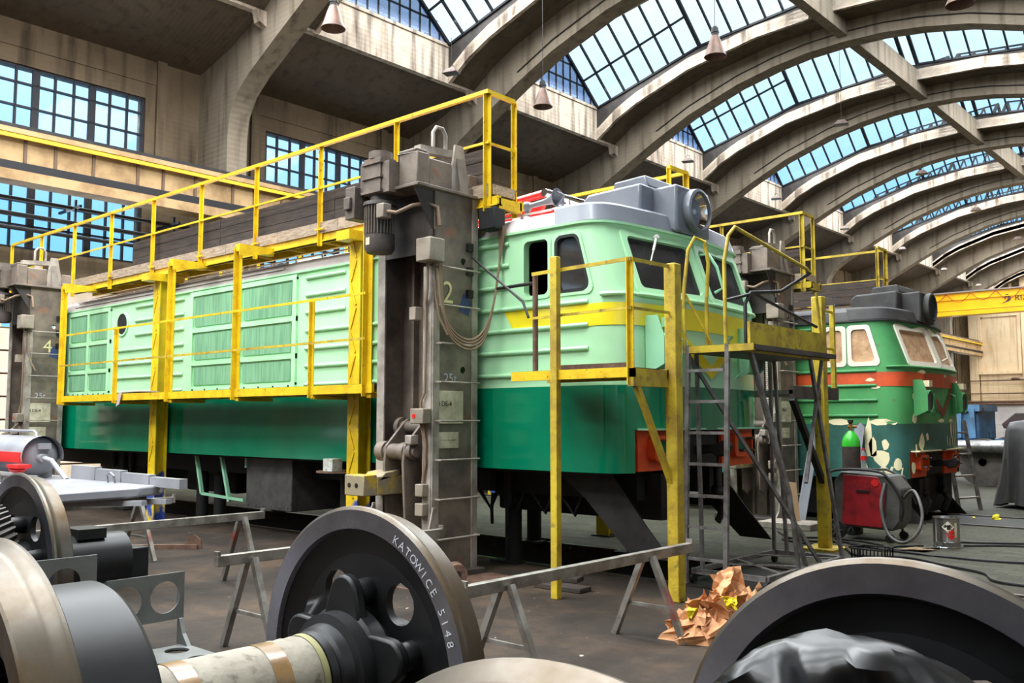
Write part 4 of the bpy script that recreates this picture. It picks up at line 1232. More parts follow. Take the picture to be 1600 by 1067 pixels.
m = MB(); m.lathe([(0.14, 0.38), (0.40, 0.36), (0.47, 0.38), (0.485, 0.40), (0.485, 0.62), (0.3, 0.64)], (0, 0, 0.645), (0, 1, 0), 64); m.build('gear_case', M_web, WS_A, smooth=35, label='dark gear case disc')
# primed sleeve on the axle of the middle wheelset (frame turned by pi: local +y is toward the camera side)
m = MB(); m.lathe([(0.165, 0.40), (0.168, 0.2), (0.168, -0.25), (0.172, -0.29), (0.168, -0.31), (0.172, -0.34), (0.168, -0.36), (0.172, -0.39), (0.168, -0.41)], (0, 0, 0.645), (0, 1, 0), 48, cap=True); m.build('axle_sleeve', M_primer, WS_A, smooth=40, label='tan primed axle sleeve')
for y in (0.16, -0.20):
    m = MB(); m.lathe([(0.1705, y), (0.1705, y - 0.075)], (0, 0, 0.645), (0, 1, 0), 48); m.build('tape_band', M_tapeb, WS_A, smooth=60)
m = MB(); m.lathe([(0.172, -0.405), (0.176, -0.43), (0.168, -0.435)], (0, 0, 0.645), (0, 1, 0), 48); m.build('paint_ring', M_moss, WS_A, smooth=40)
m = MB(); m.lathe([(0.15, -0.43), (0.175, -0.44), (0.18, -0.47), (0.172, -0.475), (0.19, -0.49), (0.20, -0.53), (0.235, -0.54), (0.24, -0.60), (0.255, -0.61), (0.25, -0.68)], (0, 0, 0.645), (0, 1, 0), 56); m.build('coupling_collar', M_web, WS_A, smooth=35)
for k in range(5):
    t = 2 * PI * k / 5 + 0.35; poly = []
    for i in range(9):
        q = t - 1.35 + 2.7 * i / 8; poly.append((0.30 * math.cos(t) + 0.085 * math.cos(q), -0.60, 0.645 + 0.30 * math.sin(t) + 0.085 * math.sin(q)))
    poly.append((0.20 * math.cos(t + 0.75), -0.60, 0.645 + 0.20 * math.sin(t + 0.75))); poly.append((0.17 * math.cos(t), -0.60, 0.645 + 0.17 * math.sin(t))); poly.append((0.20 * math.cos(t - 0.75), -0.60, 0.645 + 0.20 * math.sin(t - 0.75)))
    m = MB(); m.prism(poly, (0, -0.05, 0)); m.build('drive_arm', M_web, WS_A, bevel=0.012)
# chalk on the rim: characters along the arc of the inner face of the far wheel
for i, ch in enumerate('KATOWICE 5148'):
    if ch == ' ': continue
    th = math.radians(65 - i * 3.95)
    r = 0.588
    p = V((-r * math.cos(th), -0.678, 0.645 + r * math.sin(th)))
    xd = V((-math.sin(th), 0, -math.cos(th))); xd = V((-math.sin(th) * -1 * -1, 0, -math.cos(th)))
    tang = V((-math.sin(th), 0, -math.cos(th)))
    rad = V((-math.cos(th), 0, math.sin(th)))
    # in the turned frame +x points to the left of the picture, so text runs along -tang mirrored by the frame
    me = text_mesh(ch, 0.05, M_chalk, 0.0004, 'chalk_character')
    o = put('chalk_character', me, WS_A, p, frame_rot(-tang * -1, rad))
# black plastic over the gear of the nearest wheelset
def plastic():
    m = MB(); R_ = random.Random(5); rows, cols = 14, 72; vs = []
    for j in range(rows + 1):
        f = j / rows
        for i in range(cols):
            a = 2 * PI * i / cols
            if f < 0.75: r = 0.14 + (0.485 - 0.14) * f / 0.75; y = 0.365 - 0.05 * math.sin(f * 4)
            else: r = 0.485 + 0.02 * math.sin((f - 0.75) * 4 * PI / 2 * 1.2); y = 0.37 + (f - 0.75) * 4 * 0.09
            cr = 0.020 * math.sin(7 * a + 9 * f) + 0.014 * math.sin(17 * a - 11 * f + 1) + 0.012 * R_.uniform(-1, 1)
            y += (cr if f < 0.9 else cr * 0.3) - 0.02
            r += 0.008 * R_.uniform(-1, 1)
            vs.append((r * math.cos(a), y, 0.645 + r * math.sin(a)))
    fs = [(j * cols + i, j * cols + (i + 1) % cols, (j + 1) * cols + (i + 1) % cols, (j + 1) * cols + i) for j in range(rows) for i in range(cols)]
    m.add(vs, fs); return m
plastic().build('plastic_wrap', M_plastic, WS_C, smooth=50, label='glossy crumpled black plastic wrap')

# ================================================================== lifting jacks
M_jack = mat('jack_steel', (128, 114, 100), 0.55, 0.1, (86, 77, 70), 2.2, 0.38, 0.62, bump=0.1, fine=((130, 92, 70), 5.0, 0.62, 0.74))
M_jackd = mat('jack_dark', (82, 74, 68), 0.6, 0.1, (56, 51, 48), 3.0)
M_jackl = mat('jack_pale', (168, 158, 146), 0.5, 0.1, (130, 120, 110), 4.0)
M_box = mat('junction_grey', (150, 138, 122), 0.55, 0.1, (128, 116, 102), 5.0)
M_cream = mat('label_cream', (208, 198, 172), 0.6, 0, (176, 164, 140), 6.0)
M_stencil = mat('stencil_cream', (214, 204, 150), 0.7)
M_bluesm = mat('blue_smear', (52, 66, 112), 0.6)
M_claw = mat('claw_steel', (150, 138, 112), 0.55, 0.2, (196, 164, 52), 3.5, 0.50, 0.60)
def make_jack(loc, label):
    e = thing('lifting_jack', label, 'lifting jack', loc, 0, 'column lifting jacks')
    H = 4.12
    m = MB(); m.box(-0.52, -0.55, 0.0, 0.56, 0.36, 0.07); m.box(-0.62, -0.62, 0.0, -0.40, 0.44, 0.10); m.build('base_plate', M_jackd, e, bevel=0.01)
    for s in (-1, 1):
        m = MB(); m.prism([(s * 0.47, -0.315, 0.07), (s * 0.47, -0.62, 0.07), (s * 0.47, -0.5, 0.18), (s * 0.47, -0.36, 0.75), (s * 0.47, -0.315, 0.75)], (s * 0.02, 0, 0)); m.build('foot_gusset', M_jackl, e)
    # ladder side, with two round holes left open
    def side(x, t):
        m = MB(); zs = [0.07, 1.0, 1.9, 2.5, 3.1, 3.7, H]
        for a, b in zip(zs, zs[1:]):
            if a in (1.9, 3.1):
                o_ = []; in_ = []; c = V((x, 0.12, (a + b) / 2)); N = 16
                for k in range(N):
                    an = 2 * PI * k / N; d = V((0, math.cos(an), math.sin(an)))
                    # square boundary in the direction d
                    ty = ((0.315 - c.y) if d.y > 0 else (c.y + 0.315)) / max(1e-6, abs(d.y)); tz = ((b - a) / 2) / max(1e-6, abs(d.z)); tt = min(ty, tz)
                    o_.append(c + d * tt); in_.append(c + d * 0.04)
                m.ring(o_, in_, (t, 0, 0))
                # fill the corners
                for (yy, sy) in ((-0.315, -1), (0.315, 1)):
                    for zz in (a, b):
                        q = [p for p in o_ if (p.y - c.y) * sy > 0 and (p.z - c.z) * (1 if zz == b else -1) > 0]
                        q = sorted(q, key=lambda p: math.atan2(p.z - c.z, p.y - c.y))
                        cr = V((x, yy, zz)); ee = [p for p in q]
                        for u, v in zip(ee, ee[1:]):
                            m.add([u, v, cr], [(0, 1, 2)]); m.add([u + V((t, 0, 0)), cr + V((t, 0, 0)), v + V((t, 0, 0))], [(0, 1, 2)])
            else: m.box(min(x, x + t), -0.315, a, max(x, x + t), 0.315, b)
        return m
    sp = side(0.42, 0.02).build('side_plate', M_jack, e)
    sl = side(-0.44, 0.02).build('side_plate', M_jack, e)
    m = MB(); m.box(-0.44, -0.335, 0.07, -0.34, -0.315, H); m.box(-0.46, -0.335, 0.07, -0.43, -0.22, H); m.build('front_flange', M_jackl, e)
    m = MB(); m.box(0.30, -0.345, 0.07, 0.445, -0.315, 3.3); m.box(0.425, -0.345, 0.07, 0.455, -0.25, 3.3); m.build('guide_rail', M_jackl, e)
    m = MB(); m.box(0.42, 0.25, 0.07, 0.455, 0.335, H); m.build('rear_flange', M_jackl, e)
    m = MB(); m.box(-0.42, 0.02, 0.07, 0.42, 0.05, H); m.box(-0.20, -0.06, 0.07, -0.16, 0.02, H); m.box(0.05, -0.08, 0.07, 0.07, 0.02, H); m.build('back_plate', M_jack, e)
    # lead screw
    prof = []; z = 1.25
    while z < 3.55: prof += [(0.030, z), (0.036, z + 0.012), (0.036, z + 0.02), (0.030, z + 0.032)]; z += 0.034
    m = MB(); m.lathe(prof, (0.16, -0.12, 0), (0, 0, 1), 14); m.build('lead_screw', M_jackl, e, smooth=20)
    # ladder rungs
    for k in range(8):
        z = 0.42 + k * 0.41
        m = MB(); m.tube([(0.44, -0.30, z), (0.53, -0.30, z), (0.53, 0.29, z - 0.0), (0.44, 0.29, z)], 0.011, 6); m.build('rung', M_jackl, e, smooth=40)
    # label plates
    m = MB(); m.box(0.441, -0.29, 1.62, 0.447, 0.12, 1.97); lp = m.build('label_plate', M_cream, e, bevel=0.004)
    me = text_mesh('14 DE-4', 0.075, M_dark, 0.001); put('lettering', me, lp, (0.449, -0.18, 1.83), frame_rot((0, 1, 0), (0, 0, 1)))
    m = MB(); m.box(0.441, -0.28, 1.36, 0.447, 0.05, 1.53); lp2 = m.build('label_plate', M_cream, e)
    me = text_mesh('- - -- --- ----', 0.05, M_dark, 0.001); put('lettering', me, lp2, (0.449, -0.11, 1.45), frame_rot((0, 1, 0), (0, 0, 1)))
    me = text_mesh('25t', 0.15, M_chalk, 0.001, 'load_mark'); put('load_mark', me, e, (0.447, -0.08, 2.10), frame_rot((0, 1, 0), (0, 0, 1)))
    # lifting carriage: two link plates, rollers, claw
    cg = MB(); 
    for x in (-0.20, 0.10):
        cg.prism([(x, -0.05, 1.62), (x, -0.12, 1.68), (x, -0.2, 1.62), (x, -0.44, 1.38), (x, -0.46, 1.2), (x, -0.42, 0.5), (x, -0.3, 0.42), (x, -0.16, 0.5), (x, -0.05, 0.9)], (0.035, 0, 0))
    ca = cg.build('carriage', M_jack, e, bevel=0.008)
    m = MB(); m.cyl((-0.30, -0.12, 1.58), (0.22, -0.12, 1.58), 0.07, n=20); m.cyl((-0.30, -0.12, 1.58), (-0.24, -0.12, 1.58), 0.11, n=24); m.build('roller', M_jack, ca, smooth=40)
    m = MB(); m.cyl((-0.34, -0.36, 1.32), (0.2, -0.36, 1.32), 0.085, n=22); m.cyl((-0.34, -0.36, 1.32), (-0.22, -0.36, 1.32), 0.11, n=24); m.cyl((0.02, -0.36, 1.32), (0.10, -0.36, 1.32), 0.10, n=24); m.cyl((0.18, -0.36, 1.32), (0.24, -0.36, 1.32), 0.06, n=18); m.build('roller', M_jack, ca, smooth=40)
    m = MB(); m.box(-0.42, -0.80, 0.86, -0.10, -0.62, 1.08); m.box(-0.40, -0.62, 0.86, -0.36, -0.2, 1.06); m.box(-0.14, -0.62, 0.86, -0.10, -0.2, 1.06)
    m.prism([(-0.4, -0.62, 1.0), (-0.4, -0.5, 1.1), (-0.4, -0.3, 1.12), (-0.4, -0.3, 1.06)], (0.3, 0, 0)); cw = m.build('claw', M_claw, ca, bevel=0.01)
    for xx in (-0.34, -0.22): 
        m = MB(); m.cyl((xx, -0.805, 0.97), (xx, -0.79, 0.97), 0.025, n=12); m.build('bolt', M_dark, cw)
    m = MB(); m.box(0.16, -0.47, 1.40, 0.26, -0.36, 1.50); m.build('clamp_block', M_jackl, ca, bevel=0.01)
    # switch boxes and their conduit
    m = MB(); m.box(0.24, -0.47, 1.62, 0.44, -0.345, 1.78); sb = m.build('switch_box', M_box, e, bevel=0.01)
    m = MB(); m.cyl((0.30, -0.475, 1.70), (0.30, -0.465, 1.70), 0.025, n=12); m.build('push_button', M_red, sb)
    for z in (0.66, 0.86):
        m = MB(); m.box(0.28, -0.43, z, 0.40, -0.345, z + 0.13); m.build('limit_switch', M_box, e, bevel=0.008)
    m = MB(); m.tube([(0.36, -0.37, 2.95), (0.37, -0.37, 2.5), (0.36, -0.37, 1.95), (0.31, -0.38, 1.85), (0.31, -0.38, 1.78)], 0.013, 6); m.tube([(0.34, -0.37, 1.62), (0.38, -0.37, 1.4), (0.35, -0.37, 1.1), (0.34, -0.37, 1.0)], 0.016, 6); m.tube([(0.31, -0.38, 1.62), (0.36, -0.37, 1.42), (0.38, -0.37, 1.2), (0.33, -0.37, 1.0)], 0.012, 6); m.build('conduit', M_wire, e, smooth=50)
    m = MB(); m.box(0.20, -0.46, 2.72, 0.30, -0.36, 2.86); m.build('limit_switch', M_box, e, bevel=0.006)
    # head of the column
    m = MB(); m.box(-0.44, -0.62, H, 0.50, 0.36, H + 0.035); m.build('top_plate', M_jack, e, bevel=0.006)
    m = MB(); m.prism([(0.40, -0.33, H), (0.40, -0.60, H), (0.40, -0.33, H - 0.42)], (0.02, 0, 0)); m.build('head_gusset', M_jackd, e)
    m = MB(); m.box(-0.42, -0.33, 3.45, 0.42, -0.30, H); m.build('head_shield', M_jackd, e)
    Z = H + 0.035
    m = MB(); m.box(0.12, -0.56, Z, 0.42, -0.38, Z + 0.36); m.box(0.12, -0.56, Z + 0.36, 0.40, -0.40, Z + 0.40); m.build('gear_block', M_jack, e, bevel=0.015)
    m = MB(); m.box(-0.1, -0.38, Z, 0.40, -0.02, Z + 0.33); m.build('gear_case', M_jack, e, bevel=0.02)
    m = MB(); m.prism([(0.36, -0.06, Z), (0.36, 0.28, Z), (0.36, 0.16, Z + 0.56), (0.36, 0.04, Z + 0.56)], (0.03, 0, 0)); m.prism([(0.47, 0.04, Z), (0.36, 0.06, Z + 0.56), (0.36, 0.10, Z + 0.56), (0.47, 0.16, Z)], (0, 0.02, 0)); m.prism([(-0.36, -0.06, Z), (-0.36, 0.28, Z), (-0.36, 0.16, Z + 0.5), (-0.36, 0.04, Z + 0.5)], (-0.03, 0, 0)); m.build('head_bracket', M_jackl, e)
    m = MB(); m.box(0.2, 0.24, Z, 0.40, 0.42, Z + 0.26); m.box(0.2, 0.24, Z + 0.0, 0.42, 0.43, Z + 0.10); m.build('end_block', M_jack, e, bevel=0.01)
    m = MB(); m.bar((0.30, -0.45, Z + 0.42), (0.30, 0.06, Z + 0.46), 0.10, 0.08); m.tube([(0.30, -0.22, Z + 0.44), (0.30, -0.22, Z + 0.66), (0.30, -0.17, Z + 0.73), (0.30, -0.08, Z + 0.73), (0.30, -0.03, Z + 0.66), (0.30, -0.03, Z + 0.44)], 0.022, 8); m.build('lifting_eye', M_jackl, e, smooth=40)
    # drive: coupling guard and hanging motor
    mx, my = -0.13, -0.60
    m = MB(); m.box(mx - 0.14, my - 0.12, Z - 0.06, mx + 0.14, my + 0.10, Z + 0.34); m.box(mx - 0.22, my - 0.1, Z - 0.02, mx - 0.15, my + 0.1, Z + 0.30); m.box(mx + 0.14, my - 0.10, Z - 0.06, mx + 0.26, my + 0.12, Z + 0.28)
    for k in range(3): m.box(mx - 0.16, my - 0.14, Z - 0.05 + k * 0.16, mx + 0.16, my + 0.05, Z - 0.02 + k * 0.16)
    m.cyl((mx, my, Z + 0.34), (mx, my, Z + 0.42), 0.13, n=20); m.build('coupling_guard', M_jack, e, bevel=0.01)
    m = MB(); m.box(mx - 0.38, my - 0.18, Z - 0.30, mx - 0.22, my + 0.06, Z + 0.06); m.box(mx - 0.36, my - 0.22, Z - 0.2, mx - 0.26, my - 0.18, Z - 0.06); m.build('side_switch', M_jack, e, bevel=0.01)
    mo = MB(); zt = Z - 0.12
    mo.lathe([(0.10, 0.08), (0.11, 0.0), (0.18, -0.02), (0.185, -0.06), (0.15, -0.065), (0.15, -0.38), (0.165, -0.385), (0.165, -0.52), (0.14, -0.57), (0.0, -0.58)], (mx, my, zt), (0, 0, 1), 28)
    mot = mo.build('motor', M_jackd, e, smooth=40, label='ribbed electric motor')
    fm = MB(); fm.box(0.148, -0.004, -0.37, 0.172, 0.004, -0.07); FM = fm.mesh('fin', M_jack)
    for k in range(30): put('fin', FM, mot, (mx, my, zt), (0, 0, 2 * PI * k / 30))
    m = MB(); m.box(mx + 0.12, my - 0.16, zt - 0.23, mx + 0.24, my - 0.04, zt - 0.07); m.build('terminal_box', M_box, mot, bevel=0.012)
    m = MB(); m.box(mx - 0.03, my - 0.17, zt - 0.5, mx + 0.03, my - 0.16, zt - 0.42); m.build('rating_plate', M_cream, mot)
    m = MB(); m.tube([(mx + 0.24, my - 0.10, zt - 0.16), (mx + 0.36, my - 0.08, zt - 0.19), (mx + 0.46, my + 0.06, zt - 0.10), (0.40, -0.38, zt - 0.06), (0.46, -0.30, zt - 0.10), (0.475, -0.28, zt - 0.30)], 0.022, 8); m.build('motor_cable', M_wire, e, smooth=50)
    m = MB(); m.box(0.34, -0.50, 3.33, 0.56, -0.28, 3.58); jb = m.build('junction_box', M_box, e, bevel=0.012)
    m = MB(); m.tube([(0.46, -0.34, 3.33), (0.47, -0.33, 3.0), (0.50, -0.30, 2.75), (0.55, -0.22, 2.56)], 0.014, 6); m.tube([(0.42, -0.4, 3.33), (0.42, -0.4, 3.05), (0.38, -0.38, 2.9)], 0.014, 6); m.build('box_cable', M_wire, jb, smooth=50)
    m = MB()
    for z in (3.0, 3.25, 3.52): m.box(0.44, 0.16, z, 0.48, 0.24, z + 0.09)
    m.build('cable_clips', M_dark, e)
    return e
J2 = make_jack((-7.51, 7.035, 0), 'dark steel lifting jack marked 2 beside the mint locomotive')
J4 = dup(J2, (-18.32, 7.035, 0), 0, 'lifting jack marked 4 behind the yellow post at far left')
J3 = dup(J2, (-7.25, 14.62, 0), 0, 'pale dusty lifting jack beside the old green locomotive')
for J, ch in ((J2, '2'), (J4, '4')):
    me = text_mesh(ch, 0.34, M_stencil, 0.001, 'number_mark'); put('number_mark', me, J, (0.447, -0.12 if ch == '2' else 0.02, 3.02), frame_rot((0, 1, 0), (0, 0, 1)))
    m = MB(); m.prism([(0.443, 0.05, 2.85), (0.443, 0.2, 2.8), (0.443, 0.24, 2.95), (0.443, 0.12, 3.05)], (0.002, 0, 0)); m.build('paint_smear', M_bluesm, J)
# supply cables looping from jack 2 to the gantry
m = MB(V((-7.07, 7.0, 0)))
for k in range(4):
    d = 0.035 * k
    m.tube(spath([(-6.99, 6.70 + d / 3, 3.33), (-6.98, 6.71 + d / 3, 3.0), (-6.96, 6.76 + d / 3, 2.76 - d), (-6.93, 6.90, 2.58 - d), (-6.88, 7.08, 2.52 - d), (-6.83, 7.24, 2.64 - d), (-6.80, 7.36, 2.95), (-6.79, 7.44, 3.4), (-6.80 + d, 7.44, 3.8)]), 0.012, 6)
tag(m.build('supply_cable', M_wire, None, smooth=50), 'bundle of tan cables looping from jack 2 up to the gantry', 'cable')
m = MB(V((-6.8, 7.5, 3.8))); m.box(-6.98, 7.30, 3.76, -6.74, 7.48, 4.00); tag(m.build('socket_box', M_black, None, bevel=0.01), 'black socket box hung under the gantry end', 'socket box')

# ================================================================== gantries
boardmats = [M_board]
def plank_mesh(L, h, t, mt, nm): 
    m = MB(); m.box(0, 0, 0, L, t, h); return m.mesh(nm, mt)
M_railyel = M_yellow
def gantry(y, label, sgn=1, x_end=-6.86, full=True, oy=0, dz=0, dirty=False, group='raised gantries'):
    # y: outer edge; sgn=+1 deck goes toward +y
    my = M_yellow if not dirty else M_yellow_d
    e = thing('gantry', label, 'gantry', (x_end - 5, y, 0 + dz * 0), 0, group)
    B = (x_end - 5, y, 0)
    z = 4.04 + dz
    xl = x_end - 10.75
    def mk(): return MB(B)
    y1 = y + sgn * 0.38
    ylo, yhi = min(y, y1), max(y, y1)
    m = mk(); m.box(xl, y - 0.03, z - 0.02, x_end + 0.12, y + 0.03, z + 0.09); m.box(xl, y - 0.05, z - 0.02, x_end + 0.12, y + 0.05, z); m.build('edge_beam', my, e)
    m = mk(); m.box(xl, y1 - 0.03, z - 0.02, x_end + 0.12, y1 + 0.03, z + 0.09); m.build('edge_beam', my, e)
    m = mk(); m.box(x_end + 0.06, ylo, z - 0.05, x_end + 0.12, yhi, z + 0.07); m.build('end_beam', my, e)
    for k in range(8):
        a = xl + k * (x_end - xl) / 8; b = xl + (k + 1) * (x_end - xl) / 8
        m = mk(); m.box(a + 0.005, ylo + 0.03, z + 0.09, b - 0.005, yhi - 0.02, z + 0.13); m.build('deck_plank', M_board, e)
        m = mk(); m.box(a + 0.004, y - sgn * 0.035 - 0.02, z + 0.09, b - 0.004, y - sgn * 0.035 + 0.02, z + 0.24); m.build('kick_board', M_grey_edge, e)
    m = mk(); m.box(x_end - 0.02, ylo, z + 0.13, x_end + 0.02, yhi, z + 0.24); m.build('kick_board', M_grey_edge, e)
    for k in range(int((x_end - xl) / 0.8)):
        m = mk(); xx = xl + 0.4 + 0.8 * k; m.box(xx - 0.02, ylo, z - 0.01, xx + 0.02, yhi, z + 0.05); m.build('cross_bearer', my, e)
    # tall dark boards inside the rail
    xb = x_end - 8.5
    for r in range(3):
        for k in range(3):
            a = xb + k * 8.45 / 3; b = xb + (k + 1) * 8.45 / 3
            m = mk(); yy = y + sgn * (0.03 + 0.004 * ((k + r) % 2)); m.box(a + 0.006, min(yy, yy + sgn * 0.03), z + 0.25 + r * 0.145, b - 0.006, max(yy, yy + sgn * 0.03), z + 0.25 + r * 0.145 + 0.137); m.build('guard_board', M_board, e)
    # posts and rails
    np_ = 10
    for k in range(np_):
        x = x_end - 1.52 * k
        m = mk(); w = 0.05 if k else 0.065
        m.angle((x, y - sgn * 0.07, z - 0.08), (x, y - sgn * 0.07, z + 1.27), w, 0.009); m.build('post', my, e)
        if k:
            m = mk(); m.bar((x - 0.09, y - sgn * 0.08, z + 0.14), (x + 0.09, y - sgn * 0.08, z + 0.14), 0.02, 0.02); m.build('clamp', my, e)
    xe = x_end - 1.52 * (np_ - 1)
    m = mk(); m.bar((xe, y - sgn * 0.07, z + 1.28), (x_end + 0.03, y - sgn * 0.07, z + 1.28), 0.05, 0.045); m.build('top_rail', my, e)
    m = mk(); m.bar((xe, y - sgn * 0.07, z + 0.70), (x_end + 0.03, y - sgn * 0.07, z + 0.70), 0.02, 0.028); m.build('mid_rail', my, e)
    m = mk(); m.angle((x_end, y1, z - 0.08), (x_end, y1, z + 1.27), 0.05, 0.009); m.build('post', my, e)
    m = mk(); m.bar((x_end, y - sgn * 0.07, z + 1.28), (x_end, y1, z + 1.28), 0.045, 0.045); m.build('top_rail', my, e)
    m = mk(); m.bar((x_end, y - sgn * 0.07, z + 0.70), (x_end, y1, z + 0.70), 0.02, 0.028); m.build('mid_rail', my, e)
    # columns on the floor
    for x in ([-9.09, -14.17] if full else [x_end - 1.3, x_end - 7.3]):
        yc = y - sgn * 0.02
        if not full: yc = y + sgn * 0.1
        m = mk(); m.box(x - 0.11, yc - 0.10, 0, x + 0.11, yc - 0.085, z - 0.14); m.box(x - 0.11, yc + 0.085, 0, x + 0.11, yc + 0.10, z - 0.14); m.box(x - 0.008, yc - 0.09, 0, x + 0.008, yc + 0.09, z - 0.14)
        c = m.build('column', M_colyel, e, label='yellow steel column with blue scraped paint')
        m = mk(); m.box(x - 0.13, yc - 0.3, z - 0.14, x + 0.13, yc + 0.3, z - 0.02); m.build('column_head', my, c)
        m = mk(); m.box(x - 0.16, yc - 0.16, 0, x + 0.16, yc + 0.16, 0.02); m.build('foot_plate', M_dark, c)
        if full:
            for k in range(11):
                zz = 0.7 + k * 0.3; m = mk(); s_ = 1 if k % 2 else -1; m.bar((x - 0.02 - 0.05 * s_, yc - 0.107, zz), (x - 0.02 + 0.05 * s_, yc - 0.107, zz + 0.26), 0.028, 0.012, (0, 1, 0)); m.build('lattice_strap', my, c)
    return e
M_colyel = mat('column_yellow', (224, 196, 24), 0.5, 0, (206, 170, 18), 3.0, fine=((48, 70, 140), 1.1, 0.60, 0.64), bump=0.1)
G1 = gantry(7.38, 'long yellow gantry with dark guard boards along the near side of the mint locomotive')
G1b = gantry(11.05, 'yellow gantry rail showing behind the roof of the mint locomotive', sgn=-1, x_end=-6.6, full=False, dz=-0.20)
G2 = gantry(14.98, 'dull yellow gantry between the mint locomotive and the old green locomotive', x_end=-6.60, full=False, dz=-0.12, dirty=True)
G2b = gantry(18.65, 'grey brown gantry rail behind the roof of the old green locomotive', sgn=-1, x_end=-6.55, full=False, dz=-0.25, dirty=True)

# lower service platform hung from the near gantry
e = thing('service_platform', 'yellow railed platform at waist level of the mint locomotive side', 'platform', (-12.45, 6.85, 0))
B = (-12.45, 6.85, 0)
def mk(): return MB(B)
x0, x1, zp = -16.65, -8.22, 2.03
m = mk(); m.box(x0, 6.83, zp - 0.06, x1, 6.87, zp + 0.045); m.box(x0, 6.85, zp - 0.06, x1, 6.93, zp - 0.05); m.build('edge_beam', M_yellow, e)
m = mk(); m.box(x0, 7.38, zp - 0.06, x1, 7.42, zp + 0.03); m.build('edge_beam', M_yellow_d, e)
for k in range(6):
    a = x0 + k * (x1 - x0) / 6; b = x0 + (k + 1) * (x1 - x0) / 6
    for r in range(2):
        m = mk(); m.box(a + 0.01, 6.88 + r * 0.255, zp + 0.01, b - 0.01, 7.125 + r * 0.255, zp + 0.05); m.build('deck_plank', M_board, e)
for xx in (-16.6, -14.6, -12.87, -11.07, -9.37, -8.3):
    m = mk(); m.prism([(xx - 0.06, 6.86, zp - 0.06), (xx + 0.06, 6.86, zp - 0.06), (xx + 0.06, 7.3, zp - 0.10), (xx - 0.06, 7.3, zp - 0.10)], (0, 0, -0.012)); m.bar((xx, 6.85, zp - 0.09), (xx, 7.4, zp - 0.09), 0.08, 0.05); m.build('bearer', M_yellow, e)
for xx, tall in ((-16.65, 1), (-14.6, 0), (-12.87, 1), (-11.07, 1), (-9.37, 0), (-8.3, 1)):
    zt = 4.02 if tall else 3.16
    m = mk(); m.angle((xx, 6.82, zp - 0.1), (xx, 6.82, zt), 0.085 if tall else 0.055, 0.012); m.build('hanger_post' if tall else 'post', M_yellow, e)
    if tall:
        m = mk(); m.box(xx - 0.05, 6.80, zt - 0.06, xx + 0.05, 7.36, zt + 0.04); m.prism([(xx + 0.05, 6.80, zt + 0.04), (xx + 0.05, 7.36, zt + 0.04), (xx + 0.05, 7.36, zt - 0.03), (xx + 0.05, 6.9, zt - 0.12), (xx + 0.05, 6.80, zt - 0.12)], (0.012, 0, 0)); m.build('hanger_arm', M_yellow, e)
for zz in (3.13, 2.60):
    m = mk(); m.bar((x0, 6.79, zz), (-8.3, 6.79, zz), 0.012, 0.03); m.build('rail', M_yellow if zz > 3 else M_yellow_d, e)
m = mk(); m.prism([(-14.4, 6.82, zp + 0.06), (-13.9, 6.85, zp + 0.07), (-13.7, 7.1, zp + 0.065), (-14.2, 7.1, zp + 0.06)], (0, 0, 0.015)); m.prism([(-14.42, 6.815, zp + 0.07), (-14.30, 6.81, zp + 0.06), (-14.36, 6.80, zp - 0.12), (-14.47, 6.80, zp - 0.16)], (0, -0.01, 0))
o = m.build('floor_cloth', mat('rag_grey', (168, 152, 140), 0.9), None); tag(o, 'pale rag lying over the edge of the waist high platform', 'rag')

# small scaffold at the near front corner
e = thing('corner_scaffold', 'small yellow railed scaffold at the near front corner of the mint locomotive', 'scaffold', (-5.3, 7.13, 0)); B = (-5.3, 7.13, 0)
zd = 2.10
m = mk(); m.box(-6.05, 6.80, zd - 0.06, -4.60, 6.84, zd + 0.03); m.build('edge_beam', M_yellow, e)
m = mk(); m.box(-4.66, 6.80, zd - 0.14, -4.60, 7.44, zd + 0.02); m.build('edge_beam', M_yellow_d, e)
m = mk(); m.box(-6.05, 7.36, zd - 0.06, -4.60, 7.40, zd + 0.03); m.build('edge_beam', M_yellow_d, e)
for k in range(3):
    m = mk(); m.box(-6.0, 6.85 + k * 0.175, zd - 0.01, -4.68, 7.015 + k * 0.175, zd + 0.035); m.build('deck_plank', M_board, e)
m = mk(); m.box(-5.53, 6.77, 0, -5.45, 6.84, 3.22); m.build('leg', M_yellow_d, e, bevel=0.006)
m = mk(); m.box(-4.64, 7.38, 0, -4.52, 7.50, 3.13); m.build('leg', M_yellow_d, e, bevel=0.01)
m = mk(); m.angle((-4.63, 6.80, zd - 0.12), (-4.63, 6.80, 3.12), 0.05, 0.01); m.build('post', M_yellow, e)
m = mk(); m.cyl((-5.86, 6.95, zd + 0.03), (-5.86, 6.95, 3.12), 0.028, n=12); m.build('pipe_post', M_rust, e, smooth=40)
for zz, w in ((3.10, 0.035), (2.66, 0.025)):
    m = mk(); m.bar((-5.86, 6.90, zz), (-4.63, 6.79, zz), 0.012, w); m.build('rail', M_yellow_d, e)
    m = mk(); m.bar((-4.62, 6.79, zz), (-4.58, 7.44, zz), 0.012, w); m.build('rail', M_yellow_d, e)
m = mk(); m.bar((-4.63, 6.86, 2.02), (-4.60, 7.42, 1.05), 0.05, 0.05); m.build('brace', M_yellow_d, e)
m = mk(); m.tube([(-5.88, 6.95, 3.02), (-6.6, 7.2, 3.06)], 0.018, 8); m.tube([(-5.95, 6.95, 2.68), (-6.05, 6.98, 2.85), (-7.0, 7.22, 3.45)], 0.014, 8); m.build('wall_tie', M_dark, e, smooth=40)
